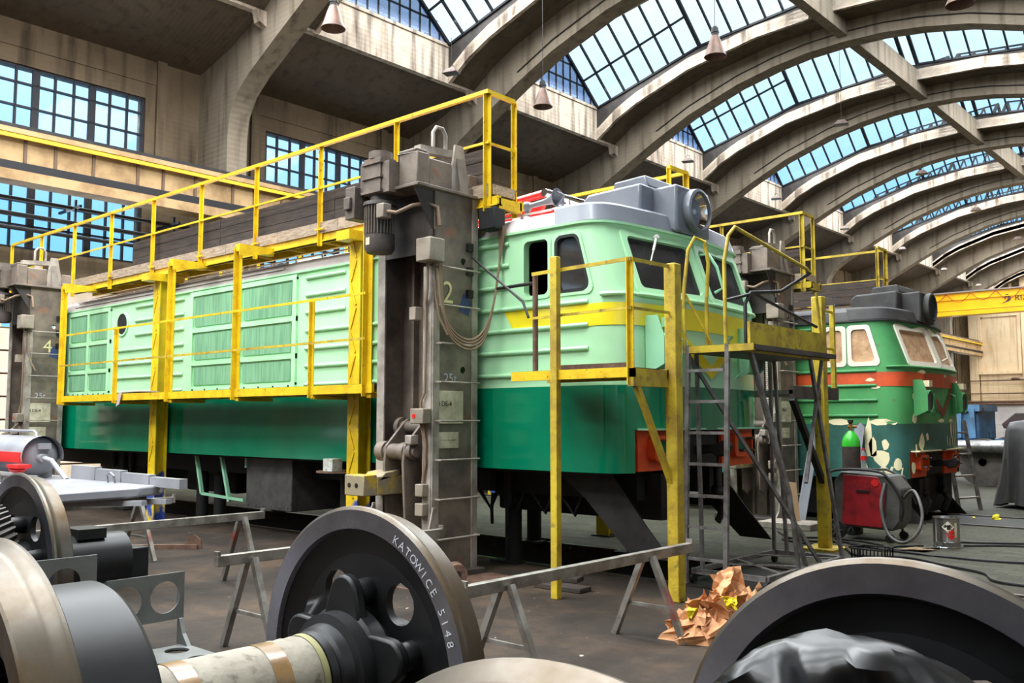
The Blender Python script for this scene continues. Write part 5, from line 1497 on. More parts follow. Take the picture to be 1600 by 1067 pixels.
# loose steel on its deck
m = MB((-5.3, 7.0, zd + 0.04)); m.angle((-5.6, 6.95, zd + 0.06), (-4.8, 7.0, zd + 0.06), 0.05, 0.006); tag(m.build('steel_offcut', M_rust, None), 'rusty angle iron offcut lying on the corner scaffold', 'offcut')

# scaffold post and deck on the far side
e = thing('far_scaffold', 'tall worn yellow post with small deck beyond the ladder tower', 'scaffold', (-4.95, 11.64, 0)); B = (-4.95, 11.64, 0)
m = mk(); m.box(-5.02, 11.56, 0, -4.88, 11.70, 3.27); m.build('leg', M_yellow_d, e, bevel=0.01)
m = mk(); m.box(-4.99, 12.06, 2.0, -4.93, 12.11, 3.2); m.build('post', M_yellow_d, e)
m = mk(); m.box(-6.3, 10.75, 1.98, -4.93, 12.12, 2.03); m.box(-4.98, 10.75, 1.92, -4.92, 12.14, 2.08); m.build('deck', M_jackd, e)
m = mk(); m.bar((-4.94, 10.75, 1.92), (-4.94, 11.6, 0.85), 0.07); m.build('brace', M_black, e)
for zz in (2.6, 3.1): m = mk(); m.bar((-4.95, 11.7, zz), (-4.95, 12.08, zz), 0.02, 0.03); m.build('rail', M_yellow_d, e)
m = mk(); m.box(-5.2, 11.4, 0, -4.75, 11.9, 0.03); m.build('foot_plate', M_yellow_d, e)

# ================================================================== ladder tower in front of the locomotive
M_tower = mat('tower_steel', (126, 122, 120), 0.55, 0.2, (92, 86, 82), 8.0)
e = thing('ladder_tower', 'steel ladder tower with yellow skirted deck before the mint locomotive front', 'ladder tower', (-4.6, 9.3, 0)); B = (-4.6, 9.3, 0)
X0, X1, Y0, Y1, ZD = -4.98, -4.17, 8.41, 10.25, 2.40
for a, b in (((X0, Y0), (X1, Y0)), ((X1, Y0), (X1, Y1)), ((X0, Y1), (X1, Y1)), ((X0, Y0), (X0, Y1))):
    m = mk(); m.bar((a[0], a[1], 0.12), (b[0], b[1], 0.12), 0.05, 0.05); m.build('base_bar', M_tower, e)
for (xx, yy) in ((X0, Y0), (X1, Y0), (X0, Y1), (X1, Y1)):
    m = mk(); m.cyl((xx - 0.02, yy, 0.05), (xx + 0.02, yy, 0.05), 0.05, n=14); m.build('caster', M_black, e, smooth=40)
m = mk(); m.box(X0, Y0 - 0.15, ZD - 0.05, X1, Y1, ZD); m.build('deck', M_jackd, e)
m = mk(); m.box(X1 - 0.15, Y0, ZD - 0.02, X1 - 0.12, Y1, ZD + 0.24); m.build('skirt_board', M_yellow_d, e, label='dirty yellow skirt board')
m = mk(); m.box(X0, Y0 - 0.17, ZD - 0.06, X1, Y0 - 0.13, ZD + 0.01); m.box(X1 - 0.13, Y0 - 0.1, ZD - 0.07, X1 - 0.09, Y1 + 0.03, ZD - 0.02); m.build('deck_edge', M_yellow_d, e)
lx0, lx1, ly = -4.95, -4.50, 8.26
for xx in (lx0, lx1):
    m = mk(); m.bar((xx - 0.02, ly - 0.02, 0), (xx + 0.04, ly, ZD + 0.02), 0.04, 0.045); m.build('ladder_rail', M_tower, e)
for k in range(7):
    zz = 0.27 + k * 0.315; m = mk(); m.bar((lx0 - 0.0, ly - 0.01, zz), (lx1, ly - 0.01, zz), 0.025, 0.03); m.build('rung', M_tower, e)
for (a, b) in (((X0 + 0.05, Y0 + 0.1, 0.12), (X0 + 0.02, Y0 + 0.1, ZD)), ((X0, Y1, 0.12), (X0, Y1, ZD)), ((X1 - 0.2, Y0 + 0.15, ZD - 0.05), (X1, Y0 + 0.9, 0.12)), ((X1 - 0.14, Y0 + 0.05, ZD - 0.05), (X1, Y0 + 0.55, 0.9)), ((X1, Y0 + 0.55, 0.9), (X1, Y0 + 0.72, 0.12)), ((X1 - 0.14, Y1 - 0.05, ZD), (X1, Y1 - 0.9, 1.0)), ((X1, Y1, 0.12), (X1 - 0.1, Y1 - 0.5, ZD)), ((X0, Y0, ZD - 0.1), (X1, Y1 - 0.6, 0.14)), ((X0 + 0.3, Y1 - 0.3, 0.12), (X0 + 0.1, Y1 - 0.1, ZD))):
    m = mk(); m.bar(a, b, 0.035, 0.035); m.build('strut', M_tower, e)
for (a, b) in (((X0 + 0.1, Y0 + 0.5, 0.14), (X1, Y0 + 0.9, 0.14)), ((X0, Y0 + 0.9, 0.14), (X1, Y0 + 0.3, 0.14)), ((X0, Y1 - 0.5, 0.14), (X1, Y1 - 0.2, 0.14))):
    m = mk(); m.bar(a, b, 0.05, 0.012); m.build('floor_brace', M_tower, e)
m = mk(); m.tube([(lx0, ly, ZD), (lx0 + 0.0, ly, 3.0), (lx0 + 0.04, ly + 0.03, 3.42), (lx0 + 0.08, ly + 0.1, 3.56), (lx0 + 0.14, ly + 0.2, 3.52), (lx0 + 0.15, ly + 0.25, 3.3), (lx0 + 0.12, ly + 0.25, 2.9), (lx0 + 0.12, ly + 0.25, ZD)], 0.02, 8); m.tube([(lx0 + 0.02, ly, 2.95), (lx0 + 0.2, ly + 0.25, ZD)], 0.014, 6); m.build('hoop_handrail', M_hoop if 'M_hoop' in globals() else M_yellow_d, e, smooth=60)
m = mk(); m.tube([(lx1 + 0.02, ly, ZD), (lx1 + 0.02, ly, 3.25), (lx1 + 0.04, ly + 0.06, 3.52), (lx1 + 0.06, ly + 0.16, 3.62), (lx1 + 0.1, ly + 0.4, 3.56), (lx1 + 0.16, Y1 - 0.35, 3.36), (lx1 + 0.17, Y1 - 0.28, 3.32)], 0.02, 8); m.build('handrail', M_yellow_d, e, smooth=60)
m = mk(); m.tube([(lx1 + 0.17, Y1 - 0.28, 3.32), (lx1 + 0.1, Y1 - 0.9, 3.05), (lx1 + 0.05, Y1 - 1.5, 2.98), (lx1 + 0.05, Y1 - 1.62, 2.85), (lx1 + 0.05, Y1 - 1.62, ZD)], 0.02, 8); m.tube([(lx1 + 0.02, ly, 2.85), (lx1 + 0.05, ly + 0.55, 2.98), (lx1 + 0.15, Y1 - 0.1, 2.72)], 0.018, 8); m.build('handrail', M_dark, e, smooth=60)
m = mk(); m.tube([(lx1 + 0.2, Y1 - 0.2, 3.1), (lx1 + 0.2, Y1 - 0.05, 2.4)], 0.016, 8); m.build('handrail', M_yellow_d, e, smooth=60)

# ================================================================== trestles
M_tres = mat('trestle_steel', (150, 146, 138), 0.45, 0.6, (112, 106, 98), 6.0, fine=((150, 62, 58), 1.6, 0.66, 0.72))
def trestle(x, y0, y1, zt, legs, label, spread=0.30):
    e = thing('trestle', label, 'trestle', (x, (y0 + y1) / 2, 0), 0, 'steel trestles on the floor')
    B = (x, (y0 + y1) / 2, 0)
    m = MB(B); m.box(x - 0.03, y0, zt - 0.075, x + 0.03, y1, zt); m.build('beam', M_tres, e, bevel=0.004)
    for yy, s in ((y0, -1), (y1, 1)):
        m = MB(B); m.box(x - 0.03, min(yy, yy - 0.02 * s), zt, x + 0.03, max(yy, yy - 0.02 * s), zt + 0.03); m.build('end_stop', M_tres, e)
    for ly_ in legs:
        for s in (-1, 1):
            m = MB(B); m.bar((x + s * 0.04, ly_, zt - 0.04), (x + s * spread, ly_ + 0.02 * s, 0.0), 0.045, 0.045, (0, 1, 0)); m.build('leg', M_tres, e)
        m = MB(B); f = 0.62; m.bar((x - spread * f, ly_, zt * (1 - f)), (x + spread * f, ly_, zt * (1 - f)), 0.02, 0.025); m.build('cross_bar', M_tres, e)
    return e
trestle(-3.98, 4.03, 6.68, 0.66, (4.42, 6.05), 'steel trestle nearest the crumpled brown paper')
trestle(-5.9, 3.52, 5.72, 0.71, (3.80, 5.3), 'steel trestle half hidden behind the chalk marked wheel')
trestle(-8.4, 3.25, 5.55, 0.71, (3.6, 5.30), 'steel trestle with red paint traces, second from the roof section')
trestle(-10.8, 4.1, 5.85, 0.71, (4.4, 5.40), 'red marked steel trestle under the grey roof section', 0.38)
# ================================================================== lamps under the roof
def bell_lamp(loc, label):
    e = thing('pendant_lamp', label, 'lamp', (loc[0], loc[1], loc[2] - 0.30), 0, 'bell shaped pendant lamps')
    m = MB(); m.lathe([(0.07, 0.55), (0.10, 0.50), (0.16, 0.34), (0.225, 0.12), (0.27, 0.02), (0.275, 0.0), (0.262, 0.005), (0.215, 0.12), (0.15, 0.33)], (0, 0, 0), (0, 0, 1), 28); sh_ = m.build('lamp_shade', M_lampshade, e, smooth=40)
    m = MB(); m.cyl((0, 0, 0.53), (0, 0, 0.72), 0.085, n=16); m.cyl((0, 0, 0.60), (0, 0, 0.64), 0.10, n=16); m.cyl((0, 0, 0.72), (0, 0, 0.76), 0.05, n=12); m.build('lamp_neck', M_dark, e, smooth=40)
    m = MB(); m.ball((0, 0, 0.22), 0.10, 12, (1, 1, 1.3)); m.build('bulb', M_lampin, e, smooth=60)
    H_ = vz(loc[0]) + 0.0 - (loc[2] - 0.30)
    m = MB(); m.cyl((0, 0, 0.75), (0, 0, H_), 0.008, n=6); m.build('suspension_wire', M_dark, e)
bell_lamp((-16.1, 12.15, 10.62), 'rusty bell pendant lamp at the top left above the window wall')
bell_lamp((-16.0, 19.32, 10.68), 'brown bell pendant lamp above the end of the yellow gantry')
bell_lamp((-10.7, 19.5, 10.75), 'brown bell pendant lamp hanging over the roof of the mint locomotive')
bell_lamp((-5.16, 19.5, 10.35), 'bell pendant lamp cut by the top edge at right')
M_flood = mat('flood_grey', (128, 112, 104), 0.5, 0.2, (100, 84, 78), 5.0)
def flood(loc, label):
    e = thing('floodlight', label, 'floodlight', loc, 0.3, 'flat hanging floodlights')
    m = MB(); m.prism([(-0.24, -0.17, 0), (0.24, -0.17, 0), (0.24, 0.17, 0), (-0.24, 0.17, 0)], (0, 0, 0.02)); m.add([(-0.22, -0.15, 0.02), (0.22, -0.15, 0.02), (0.22, 0.15, 0.02), (-0.22, 0.15, 0.02), (-0.12, -0.08, 0.16), (0.12, -0.08, 0.16), (0.12, 0.08, 0.16), (-0.12, 0.08, 0.16)], [(0, 1, 5, 4), (1, 2, 6, 5), (2, 3, 7, 6), (3, 0, 4, 7), (4, 5, 6, 7)]); m.build('lamp_housing', M_flood, e)
    m = MB(); m.box(-0.21, -0.14, -0.012, 0.21, 0.14, 0.0); m.build('lamp_glass', M_lampin, e)
    H_ = vz(loc[0]) - loc[2] - 0.06
    m = MB(); m.tube([(-0.06, 0, 0.16), (-0.06, 0, 0.26), (0.06, 0, 0.26), (0.06, 0, 0.16)], 0.012, 6); m.build('bracket', M_dark, e)
    m = MB(); m.cyl((0, 0, 0.26), (0, 0, H_), 0.007, n=6); m.build('suspension_wire', M_dark, e)
names = ['below the first skylight edge', 'below the third skylight edge', 'below the fourth skylight edge', 'below the fifth skylight edge', 'below the sixth skylight edge', 'below the seventh skylight edge', 'above the yellow crane']
for (y, z), nm in zip(((19.17, 12.19), (33.04, 12.4), (41.24, 12.31), (49.64, 12.15), (58.8, 12.29), (67.07, 12.0), (75.4, 11.8)), names):
    flood((-19.5, y, z), 'flat grey floodlight hanging %s on the left' % nm)
for (y, z), nm in zip(((31.3, 12.0), (39.8, 11.95), (47.7, 11.75), (55.6, 11.5)), ('nearest', 'second', 'third', 'farthest')):
    flood((-12.3, y, z), 'flat floodlight hanging under the crown of the roof, %s of four' % nm)
# thin cables clipped along the ribs
for k, yb in enumerate(bays):
    if not 15 < yb < 66: continue
    pts = [(x, yb - 0.03, z + 0.32) for x, z in (INTR[6:] + mir(INTR)[:5])]
    m = MB(); m.tube(pts, 0.018, 5); o = struct(m.build('trim_cable', M_dark, smooth=60)); 

# ================================================================== overhead crane
e = thing('overhead_crane', 'bright yellow overhead crane bridge in front of the far wall', 'crane', (-12, 62, 8.2)); B = (-12, 62, 8.2)
M_crane = mat('crane_yellow', (250, 190, 16), 0.4, 0, (244, 178, 10), 1.0, coat=0.2)
m = mk(); m.box(-21.6, 61.6, 8.52, 0.2, 62.2, 9.62); m.build('girder', M_crane, e)
m = mk(); m.box(-21.6, 61.45, 8.20, 0.2, 62.35, 8.46); m.build('bottom_flange', M_crane, e)
m = mk(); m.box(-21.6, 61.55, 9.18, 0.2, 61.6, 9.24); m.build('girder_rib', M_crane, e)
m = mk(); m.box(-21.7, 61.5, 9.62, 0.2, 62.3, 9.70); m.build('top_track', mat('track_grey', (150, 140, 136), 0.5, 0.4), e)
for xx in (-21.9, 0.3):
    m = mk(); m.box(xx - 0.28, 60.2, 8.50, xx + 0.28, 63.8, 9.0); m.build('end_carriage', M_crane, e)
M_festoon = mat('festoon_cable', (150, 52, 20), 0.6)
for k in range(6):
    a = -19.2 + k * 1.42; pts = []
    for i in range(11):
        t = i / 10; pts.append((a + 1.42 * t, 61.45, 9.62 - 0.60 * (1 - (2 * t - 1) ** 2) * (0.9 + 0.1 * (k % 2))))
    m = mk(); m.tube(pts, 0.022, 6); m.build('festoon_loop', M_festoon, e, smooth=60)
M_print = mat('print_dark', (52, 44, 52), 0.6)
me = text_mesh('RIZ', 0.50, M_print, 0.004); me.name = 'lettering'; put('lettering', me, e, (-13.58 + 12, 61.585 - 62, 9.02 - 8.2), frame_rot((1, 0, 0), (0, 0, 1)))
m = mk(); m.prism([(-14.72, 61.59, 8.72), (-14.42, 61.59, 8.88), (-14.28, 61.59, 9.05), (-14.46, 61.59, 9.25), (-14.30, 61.59, 9.25), (-14.12, 61.59, 9.08), (-14.2, 61.59, 8.9)], (0, -0.01, 0)); m.prism([(-14.46, 61.59, 8.99), (-14.55, 61.59, 9.11), (-14.42, 61.59, 9.31), (-14.25, 61.59, 9.31), (-14.38, 61.59, 9.11)], (0, -0.01, 0)); m.build('logo_mark', M_print, e)
m = MB((-22.05, 62, 8.5)); m.box(-22.2, 60.3, 8.50, -21.95, 63.7, 8.52); struct(m.build('trim_rail_pad', M_dark))

# ================================================================== lifted roof section on the trestles
M_lgrey = mat('light_grey_enamel', (140, 140, 144), 0.35, 0, (126, 126, 131), 2.0)
M_signal = mat('signal_red', (206, 36, 34), 0.4)
e = thing('roof_section', 'light grey locomotive roof section with air tanks lying on trestles', 'roof section', (-11.2, 4.4, 0.71)); B = (-11.0, 4.75, 0.71)
m = mk(); m.prism([(-15.5, 3.25, 0.80), (-9.3, 3.25, 0.80), (-8.75, 4.0, 0.88), (-8.60, 4.75, 0.90), (-8.8, 5.1, 0.90), (-15.5, 5.3, 0.86)], (0, 0, 0.10)); m.build('roof_sheet', M_lgrey, e, bevel=0.02)
m = mk(); m.box(-15.3, 3.7, 0.71, -10.6, 5.2, 0.80); m.bar((-10.7, 4.2, 0.75), (-8.4, 4.7, 0.86), 0.06, 0.05); m.bar((-10.7, 4.9, 0.75), (-8.4, 4.95, 0.86), 0.06, 0.05); m.build('under_frame', M_lgrey, e)
for k in range(4):
    a = -10.72 + k * 0.62
    m = mk(); m.box(a, 4.98 + 0.0 * k, 0.985, a + 0.6, 5.06, 1.14 - 0.02 * k); m.build('edge_box', M_lgrey, e)
for yy, xa, xb in ((4.78, -13.6, -11.10), (4.10, -14.6, -11.45)):
    m = mk(); zc = 1.24; r = 0.215
    m.lathe([(0.0, -0.06), (0.10, -0.05), (0.17, -0.02), (r, 0.03), (r, xb - xa - 0.03), (0.17, xb - xa + 0.02), (0.10, xb - xa + 0.05), (0.0, xb - xa + 0.06)], (xa, yy, zc), (1, 0, 0), 36); t_ = m.build('air_tank', M_lgrey, e, smooth=45, label='light grey air tank')
    m = mk(); n = 14; ro = r + 0.02
    o_ = [(xb + 0.08, yy + ro * math.cos(a), zc + ro * math.sin(a)) for a in [PI * (i / n) * 1.15 - 0.2 for i in range(n + 1)]]
    vs = []; 
    for (x, y, z) in o_: vs += [(xa + 0.1, y, z), (x, y, z)]
    m.add(vs, [(2 * i, 2 * i + 1, 2 * i + 3, 2 * i + 2) for i in range(n)]); m.build('tank_hood', M_lgrey, t_, smooth=50)
    m = mk(); m.box(xa + 0.1, yy - r - 0.03, zc - 0.07, xb + 0.04, yy - r - 0.015, zc + 0.05); m.build('red_band', M_signal, t_, label='flat red band')
    m = mk(); m.tube([(xb - 1.9, yy - 0.05, zc + 0.2), (xb - 1.9, yy - 0.05, zc + 0.29), (xb - 0.1, yy - 0.05, zc + 0.29), (xb - 0.02, yy - 0.05, zc + 0.27), (xb, yy - 0.05, zc + 0.2)], 0.016, 8); m.tube([(xb - 1.2, yy - 0.05, zc + 0.2), (xb - 1.2, yy - 0.05, zc + 0.29)], 0.012, 6); m.build('tank_rail', M_lgrey, t_, smooth=60)
    m = mk(); m.box(xb - 0.25, yy - 0.2, 0.96, xb - 0.15, yy + 0.2, zc - 0.1); m.box(xa + 0.3, yy - 0.2, 0.96, xa + 0.4, yy + 0.2, zc - 0.1); m.build('tank_saddle', M_lgrey, t_)
    m = mk(); m.cyl((xb + 0.05, yy - 0.02, zc - 0.02), (xb + 0.16, yy - 0.02, zc - 0.02), 0.05, n=14); m.tube([(xb + 0.14, yy - 0.02, zc - 0.02), (xb + 0.22, yy + 0.04, zc - 0.05), (xb + 0.45, yy + 0.12, zc - 0.26)], 0.03, 8); m.box(xb + 0.04, yy - 0.06, zc + 0.08, xb + 0.10, yy + 0.08, zc + 0.15); m.build('tank_valve', M_lgrey, t_, smooth=40)
m = mk(); m.ball((-11.0, 4.5, 1.10), 0.09, 12, (1.4, 1, 0.5)); m.box(-11.05, 4.40, 1.12, -10.75, 4.55, 1.16); m.build('red_handle', M_signal, e, smooth=40)
m = mk(); m.tube([(-9.6, 4.9, 0.98), (-9.6, 4.88, 1.07), (-9.52, 4.88, 1.1), (-9.44, 4.88, 1.07), (-9.44, 4.9, 0.98)], 0.012, 6); m.tube([(-10.9, 4.3, 0.97), (-10.9, 4.3, 1.05), (-10.3, 4.45, 1.05), (-10.3, 4.45, 0.97)], 0.014, 6); m.build('lifting_rings', M_steel, e, smooth=50)

# ================================================================== perforated brackets on the floor
M_brk = mat('bracket_grey', (116, 118, 116), 0.5, 0.2, (100, 102, 100), 4.0)
def holed(m, c, u, v, hu, hv, r, ext, n=28):
    c, u, v = V(c), V(u), V(v); o_ = []; i_ = []
    # start on the corners so that the outline keeps them
    angs = sorted(set([math.atan2(sy * hv, sx * hu) for sx in (-1, 1) for sy in (-1, 1)] + [2 * PI * k / n - PI for k in range(n)]))
    for a in angs:
        d = (math.cos(a), math.sin(a)); t = min(hu / max(1e-6, abs(d[0])), hv / max(1e-6, abs(d[1])))
        o_.append(c + u * (d[0] * t) + v * (d[1] * t)); i_.append(c + u * (d[0] * r) + v * (d[1] * r))
    m.ring(o_, i_, ext)
e = thing('perforated_bracket', 'grey steel bracket with two large round holes standing on the floor', 'bracket', (-6.2, 3.3, 0)); B = (-6.2, 3.3, 0)
m = mk()
for k in range(2): holed(m, (-6.45, 3.15 + 0.29 * k, 0.37), (0, 1, 0), (0, 0, 1), 0.145, 0.17, 0.115, (0.012, 0, 0))
m.build('face_plate', M_brk, e)
for yy in (3.005, 3.585): m = mk(); m.prism([(-6.45, yy, 0.20), (-6.45, yy, 0.54), (-6.53, yy, 0.50), (-6.55, yy, 0.24)], (0, 0.01, 0)); m.build('side_flange', M_brk, e)
m = mk(); m.prism([(-6.46, 3.55, 0.02), (-6.30, 3.55, 0.02), (-6.38, 3.55, 0.1), (-6.43, 3.55, 0.2), (-6.46, 3.55, 0.22)], (0, 0.03, 0)); m.build('leg', M_brk, e)
m = mk(); m.prism([(-6.46, 3.02, 0.02), (-6.30, 3.02, 0.02), (-6.38, 3.02, 0.1), (-6.43, 3.02, 0.2), (-6.46, 3.02, 0.22)], (0, 0.03, 0)); m.build('leg', M_brk, e)
m = mk()
for i in range(2):
    for k in range(2): holed(m, (-6.25 + 0.32 * i, 3.15 + 0.29 * k, 0.008), (1, 0, 0), (0, 1, 0), 0.16, 0.145, 0.085, (0, 0, 0.014))
m.build('base_plate', M_brk, e)
e = thing('perforated_bracket', 'smaller grey bracket with one round hole behind the left wheel', 'bracket', (-5.75, 2.4, 0.02)); B = (-5.75, 2.4, 0.02)
m = mk(); holed(m, (-5.70, 2.4, 0.68), (0, 1, 0), (0, 0, 1), 0.19, 0.16, 0.10, (0.012, 0, 0)); m.build('face_plate', M_brk, e)
m = mk(); m.box(-5.83, 2.21, 0.02, -5.69, 2.59, 0.52); m.build('side_flange', M_brk, e)
m = mk(); m.box(-5.69, 2.42, 0.02, -5.42, 2.59, 0.34); m.build('channel', M_brk, e)
# ================================================================== small things on the near floor
e = thing('floor_bar', 'steel bar with upright end plate lying on the brown floor', 'bar', (-11.4, 5.96, 0)); B = (-11.4, 5.96, 0)
m = mk(); m.bar((-11.82, 5.60, 0.03), (-11.02, 6.31, 0.03), 0.07, 0.06); m.build('bar', M_rust, e)
m = mk(); d = V((0.75, 0.66, 0)); c = V((-11.06, 6.28, 0)); n_ = V((-0.66, 0.75, 0))
m.prism([c - d * 0.14, c + d * 0.10, c + d * 0.08 + V((0, 0, 0.12)), c + V((0, 0, 0.19)), c - d * 0.06 + V((0, 0, 0.17))], n_ * 0.03); m.build('end_plate', M_rust, e)
def crumple(name, c, r, h, mt, seed, parent=None, o=(0, 0, 0), n=14, jag=0.35):
    R_ = random.Random(seed); m = MB(o); rows = 7; vs = []
    for j in range(rows + 1):
        f = j / rows
        for i in range(n):
            a = 2 * PI * i / n; k = 1 + jag * R_.uniform(-1, 1)
            rr = r * math.cos(f * PI / 2 * 0.96) * k if j < rows else r * 0.04
            vs.append((c[0] + rr * math.cos(a), c[1] + rr * math.sin(a), c[2] + max(0, h * math.sin(f * PI / 2) * (1 + jag * 0.7 * R_.uniform(-1, 1)) if j else 0)))
    fs = []
    for j in range(rows):
        for i in range(n): 
            q = (j * n + i, j * n + (i + 1) % n, (j + 1) * n + (i + 1) % n, (j + 1) * n + i)
            fs += [(q[0], q[1], q[2]), (q[0], q[2], q[3])]
    fs.append(tuple(range(rows * n, rows * n + n)))
    m.add(vs, fs)
    return m.build(name, mt, parent)
M_kraft = mat('kraft_paper', (206, 152, 106), 0.75, 0, (184, 126, 84), 6.0)
M_yfoil = mat('yellow_foil', (226, 212, 40), 0.5)
e = thing('paper_heap', 'heap of crumpled brown wrapping paper with yellow scraps on the floor', 'paper', (-3.65, 6.45, 0)); e.scale = (0.8, 0.8, 0.8); B = (-3.65, 6.45, 0)
def sheet(c, w, h, seed, mt, tilt):
    # one torn sheet of stiff paper, folded and creased
    R_ = random.Random(seed); n = 7; m = MB(B); pts = {}
    for i in range(n):
        for j in range(n):
            u, v = (i / (n - 1) - 0.5), (j / (n - 1) - 0.5)
            p = V((u * w, v * h, 0.10 * math.sin(u * 7 + seed) * w * 2 * abs(u) + R_.uniform(-1, 1) * 0.035 + 0.5 * abs(u * v) * w))
            p.x += R_.uniform(-1, 1) * 0.03; p.y += R_.uniform(-1, 1) * 0.03
            pts[i, j] = p
    rot = Matrix.Rotation(tilt[2], 3, 'Z') @ Matrix.Rotation(tilt[0], 3, 'X') @ Matrix.Rotation(tilt[1], 3, 'Y')
    vs = [V(c) + rot @ pts[i, j] for i in range(n) for j in range(n)]
    zmin = min(p.z for p in vs)
    if zmin < 0.005: vs = [p + V((0, 0, 0.005 - zmin)) for p in vs]
    fs = []
    for i in range(n - 1):
        for j in range(n - 1):
            a, b, c_, d_ = i * n + j, (i + 1) * n + j, (i + 1) * n + j + 1, i * n + j + 1
            fs += [(a, b, c_), (a, c_, d_)] if (i + j) % 2 else [(a, b, d_), (b, c_, d_)]
    k = len(vs); m.add(vs, fs); o = m.build('paper_sheet' if mt is M_kraft else 'yellow_scrap', mt, e)
    s = o.modifiers.new('thick', 'SOLIDIFY'); s.thickness = 0.002
R5 = random.Random(11)
crumple('paper_core', (-3.72, 6.30, 0), 0.30, 0.26, M_kraft, 3, e, B, n=16)
crumple('paper_core', (-3.55, 6.70, 0), 0.26, 0.34, M_kraft, 8, e, B, n=14)
for k, (dx, dy, dz, w, h) in enumerate(((-0.12, -0.28, .14, .42, .36), (0.0, -0.12, .24, .36, .34), (0.08, 0.12, .30, .4, .36), (0.02, 0.30, .40, .34, .40), (0.10, 0.48, .26, .36, .3), (-0.16, 0.05, .2, .3, .3), (0.14, -0.18, .12, .34, .3), (0.18, 0.28, .14, .3, .34), (0.0, 0.22, .48, .2, .34))):
    sheet((-3.65 + dx, 6.45 + dy, dz), w, h, 20 + k, M_kraft, (R5.uniform(0.3, 1.4), R5.uniform(-0.8, 0.8), R5.uniform(0, 6)))
for k in range(6): sheet((-3.62 + R5.uniform(-.2, .2), 6.40 + R5.uniform(-.3, .4), 0.10 + 0.05 * k), 0.13, 0.10, 50 + k, M_yfoil, (R5.uniform(0, 1.5), R5.uniform(-1, 1), R5.uniform(0, 6)))
# by the foot of jack 2
m = MB((-6.6, 7.0, 0)); m.prism([(-7.5, 6.15, 0), (-6.6, 6.2, 0), (-6.05, 7.35, 0), (-6.9, 7.45, 0)], (0, 0, 0.012)); tag(m.build('floor_plate', M_rust, None), 'rusty sheet steel plate lying at the foot of jack 2', 'steel plate')
e = thing('brake_drum', 'small rusty grooved drum standing by the foot of jack 2', 'drum', (-6.72, 6.72, 0.012)); B = (-6.72, 6.72, 0.012)
ax_ = V((0.8, -0.6, 0)); m = mk(); m.lathe([(0.035, -0.11), (0.10, -0.11), (0.10, -0.06), (0.085, -0.05), (0.085, 0.0), (0.10, 0.01), (0.10, 0.06), (0.085, 0.07), (0.10, 0.08), (0.10, 0.11), (0.035, 0.11)], (-6.72, 6.72, 0.115), ax_, 28); m.build('drum', M_rust, e, smooth=35)
m = mk(); m.cyl(V((-6.72, 6.72, 0.115)) - ax_ * 0.08, V((-6.72, 6.72, 0.115)) + ax_ * 0.112, 0.033, n=14); m.build('bore', M_black, e)
m = MB((-6.35, 6.95, 0.012)); m.cyl((-6.35, 6.95, 0.012), (-6.35, 6.95, 0.035), 0.17, n=32); m.cyl((-6.35, 6.95, 0.035), (-6.35, 6.95, 0.04), 0.14, n=32); tag(m.build('cover_disc', M_rust, None, smooth=30), 'round rusty cover disc lying flat beside the small drum', 'disc')
for k, (x, y, rz) in enumerate(((-5.95, 7.35, 0.3), (-5.75, 7.22, 0.05))):
    m = MB(); m.box(-0.28, -0.10, 0.0, 0.28, 0.10, 0.05); o = m.build('timber_block', M_board, None, bevel=0.008); o.location = (x, y, 0.05 * (1 - k)); o.rotation_euler = (0, 0, rz); tag(o, ('longer' if k == 0 else 'front') + ' dark timber block on the floor behind the yellow scaffold leg', 'timber')
# stand with a disc top and a carton on it
e = thing('disc_stand', 'dark pedestal with round rusty plate top behind the yellow column', 'stand', (-9.45, 7.62, 0)); B = (-9.45, 7.62, 0)
m = mk(); m.cyl((-9.55, 7.55, 0), (-9.55, 7.55, 0.99), 0.085, n=18); m.build('pedestal', M_black, e, smooth=40)
m = mk(); m.cyl((-9.55, 7.47, 0.99), (-9.55, 7.47, 1.01), 0.33, n=40); m.build('disc_top', M_rust, e, smooth=30)
m = MB((-9.38, 7.25, 1.01)); m.box(-9.60, 7.2, 1.011, -9.41, 7.36, 1.17); ct = tag(m.build('carton', mat('carton_white', (196, 204, 206), 0.7, 0, (170, 160, 120), 14.0), None, bevel=0.005), 'small white carton standing on the disc topped pedestal', 'carton')
# stands carrying the mint locomotive
SLAB = iter(('left of the two close black stands under the near side of the mint locomotive', 'right of the two close black stands under the near side of the mint locomotive', 'black stand just behind the base of jack 2', 'black stand right of jack 2 under the near side of the locomotive', 'far side black stand at the left, behind the two close stands', 'far side black stand seen right of jack 2 under the locomotive', 'leftmost black stand under the mint locomotive', 'far side black stand nearest the orange buffer pockets'))
for x, y in ((-14.3, 8.25), (-13.75, 8.25), (-8.25, 8.25), (-7.3, 8.25), (-14.3, 9.75), (-8.25, 9.75), (-16.9, 8.25), (-6.6, 9.75)):
    e = thing('support_stand', next(SLAB), 'support stand', (x, y, 0), 0, 'stands carrying the mint locomotive')
    m = MB(); m.cyl((0, 0, 0.03), (0, 0, 0.78), 0.10, n=18); m.build('column', M_black, e, smooth=40)
    m = MB(); m.box(-0.2, -0.02 if y < 9 else -0.2, 0, 0.2, 0.0 if False else (0.2 if y > 9 else 0.0), 0.03); m.box(-0.2, -0.2 if y < 9 else 0.02, 0, 0.2, -0.02 if y < 9 else 0.2, 0.03); m.build('foot', M_black, e)
    m = MB(); m.box(-0.14, -0.14, 0.78, 0.14, 0.14, 0.82); m.build('head', M_black, e)
crumple('floor_sack', (-11.9, 4.9, 0), 0.30, 0.22, mat('sack_brown', (112, 98, 82), 0.9), 21)
tag(bpy.data.objects['floor_sack'], 'slumped brown sack on the floor beneath the roof section', 'sack')

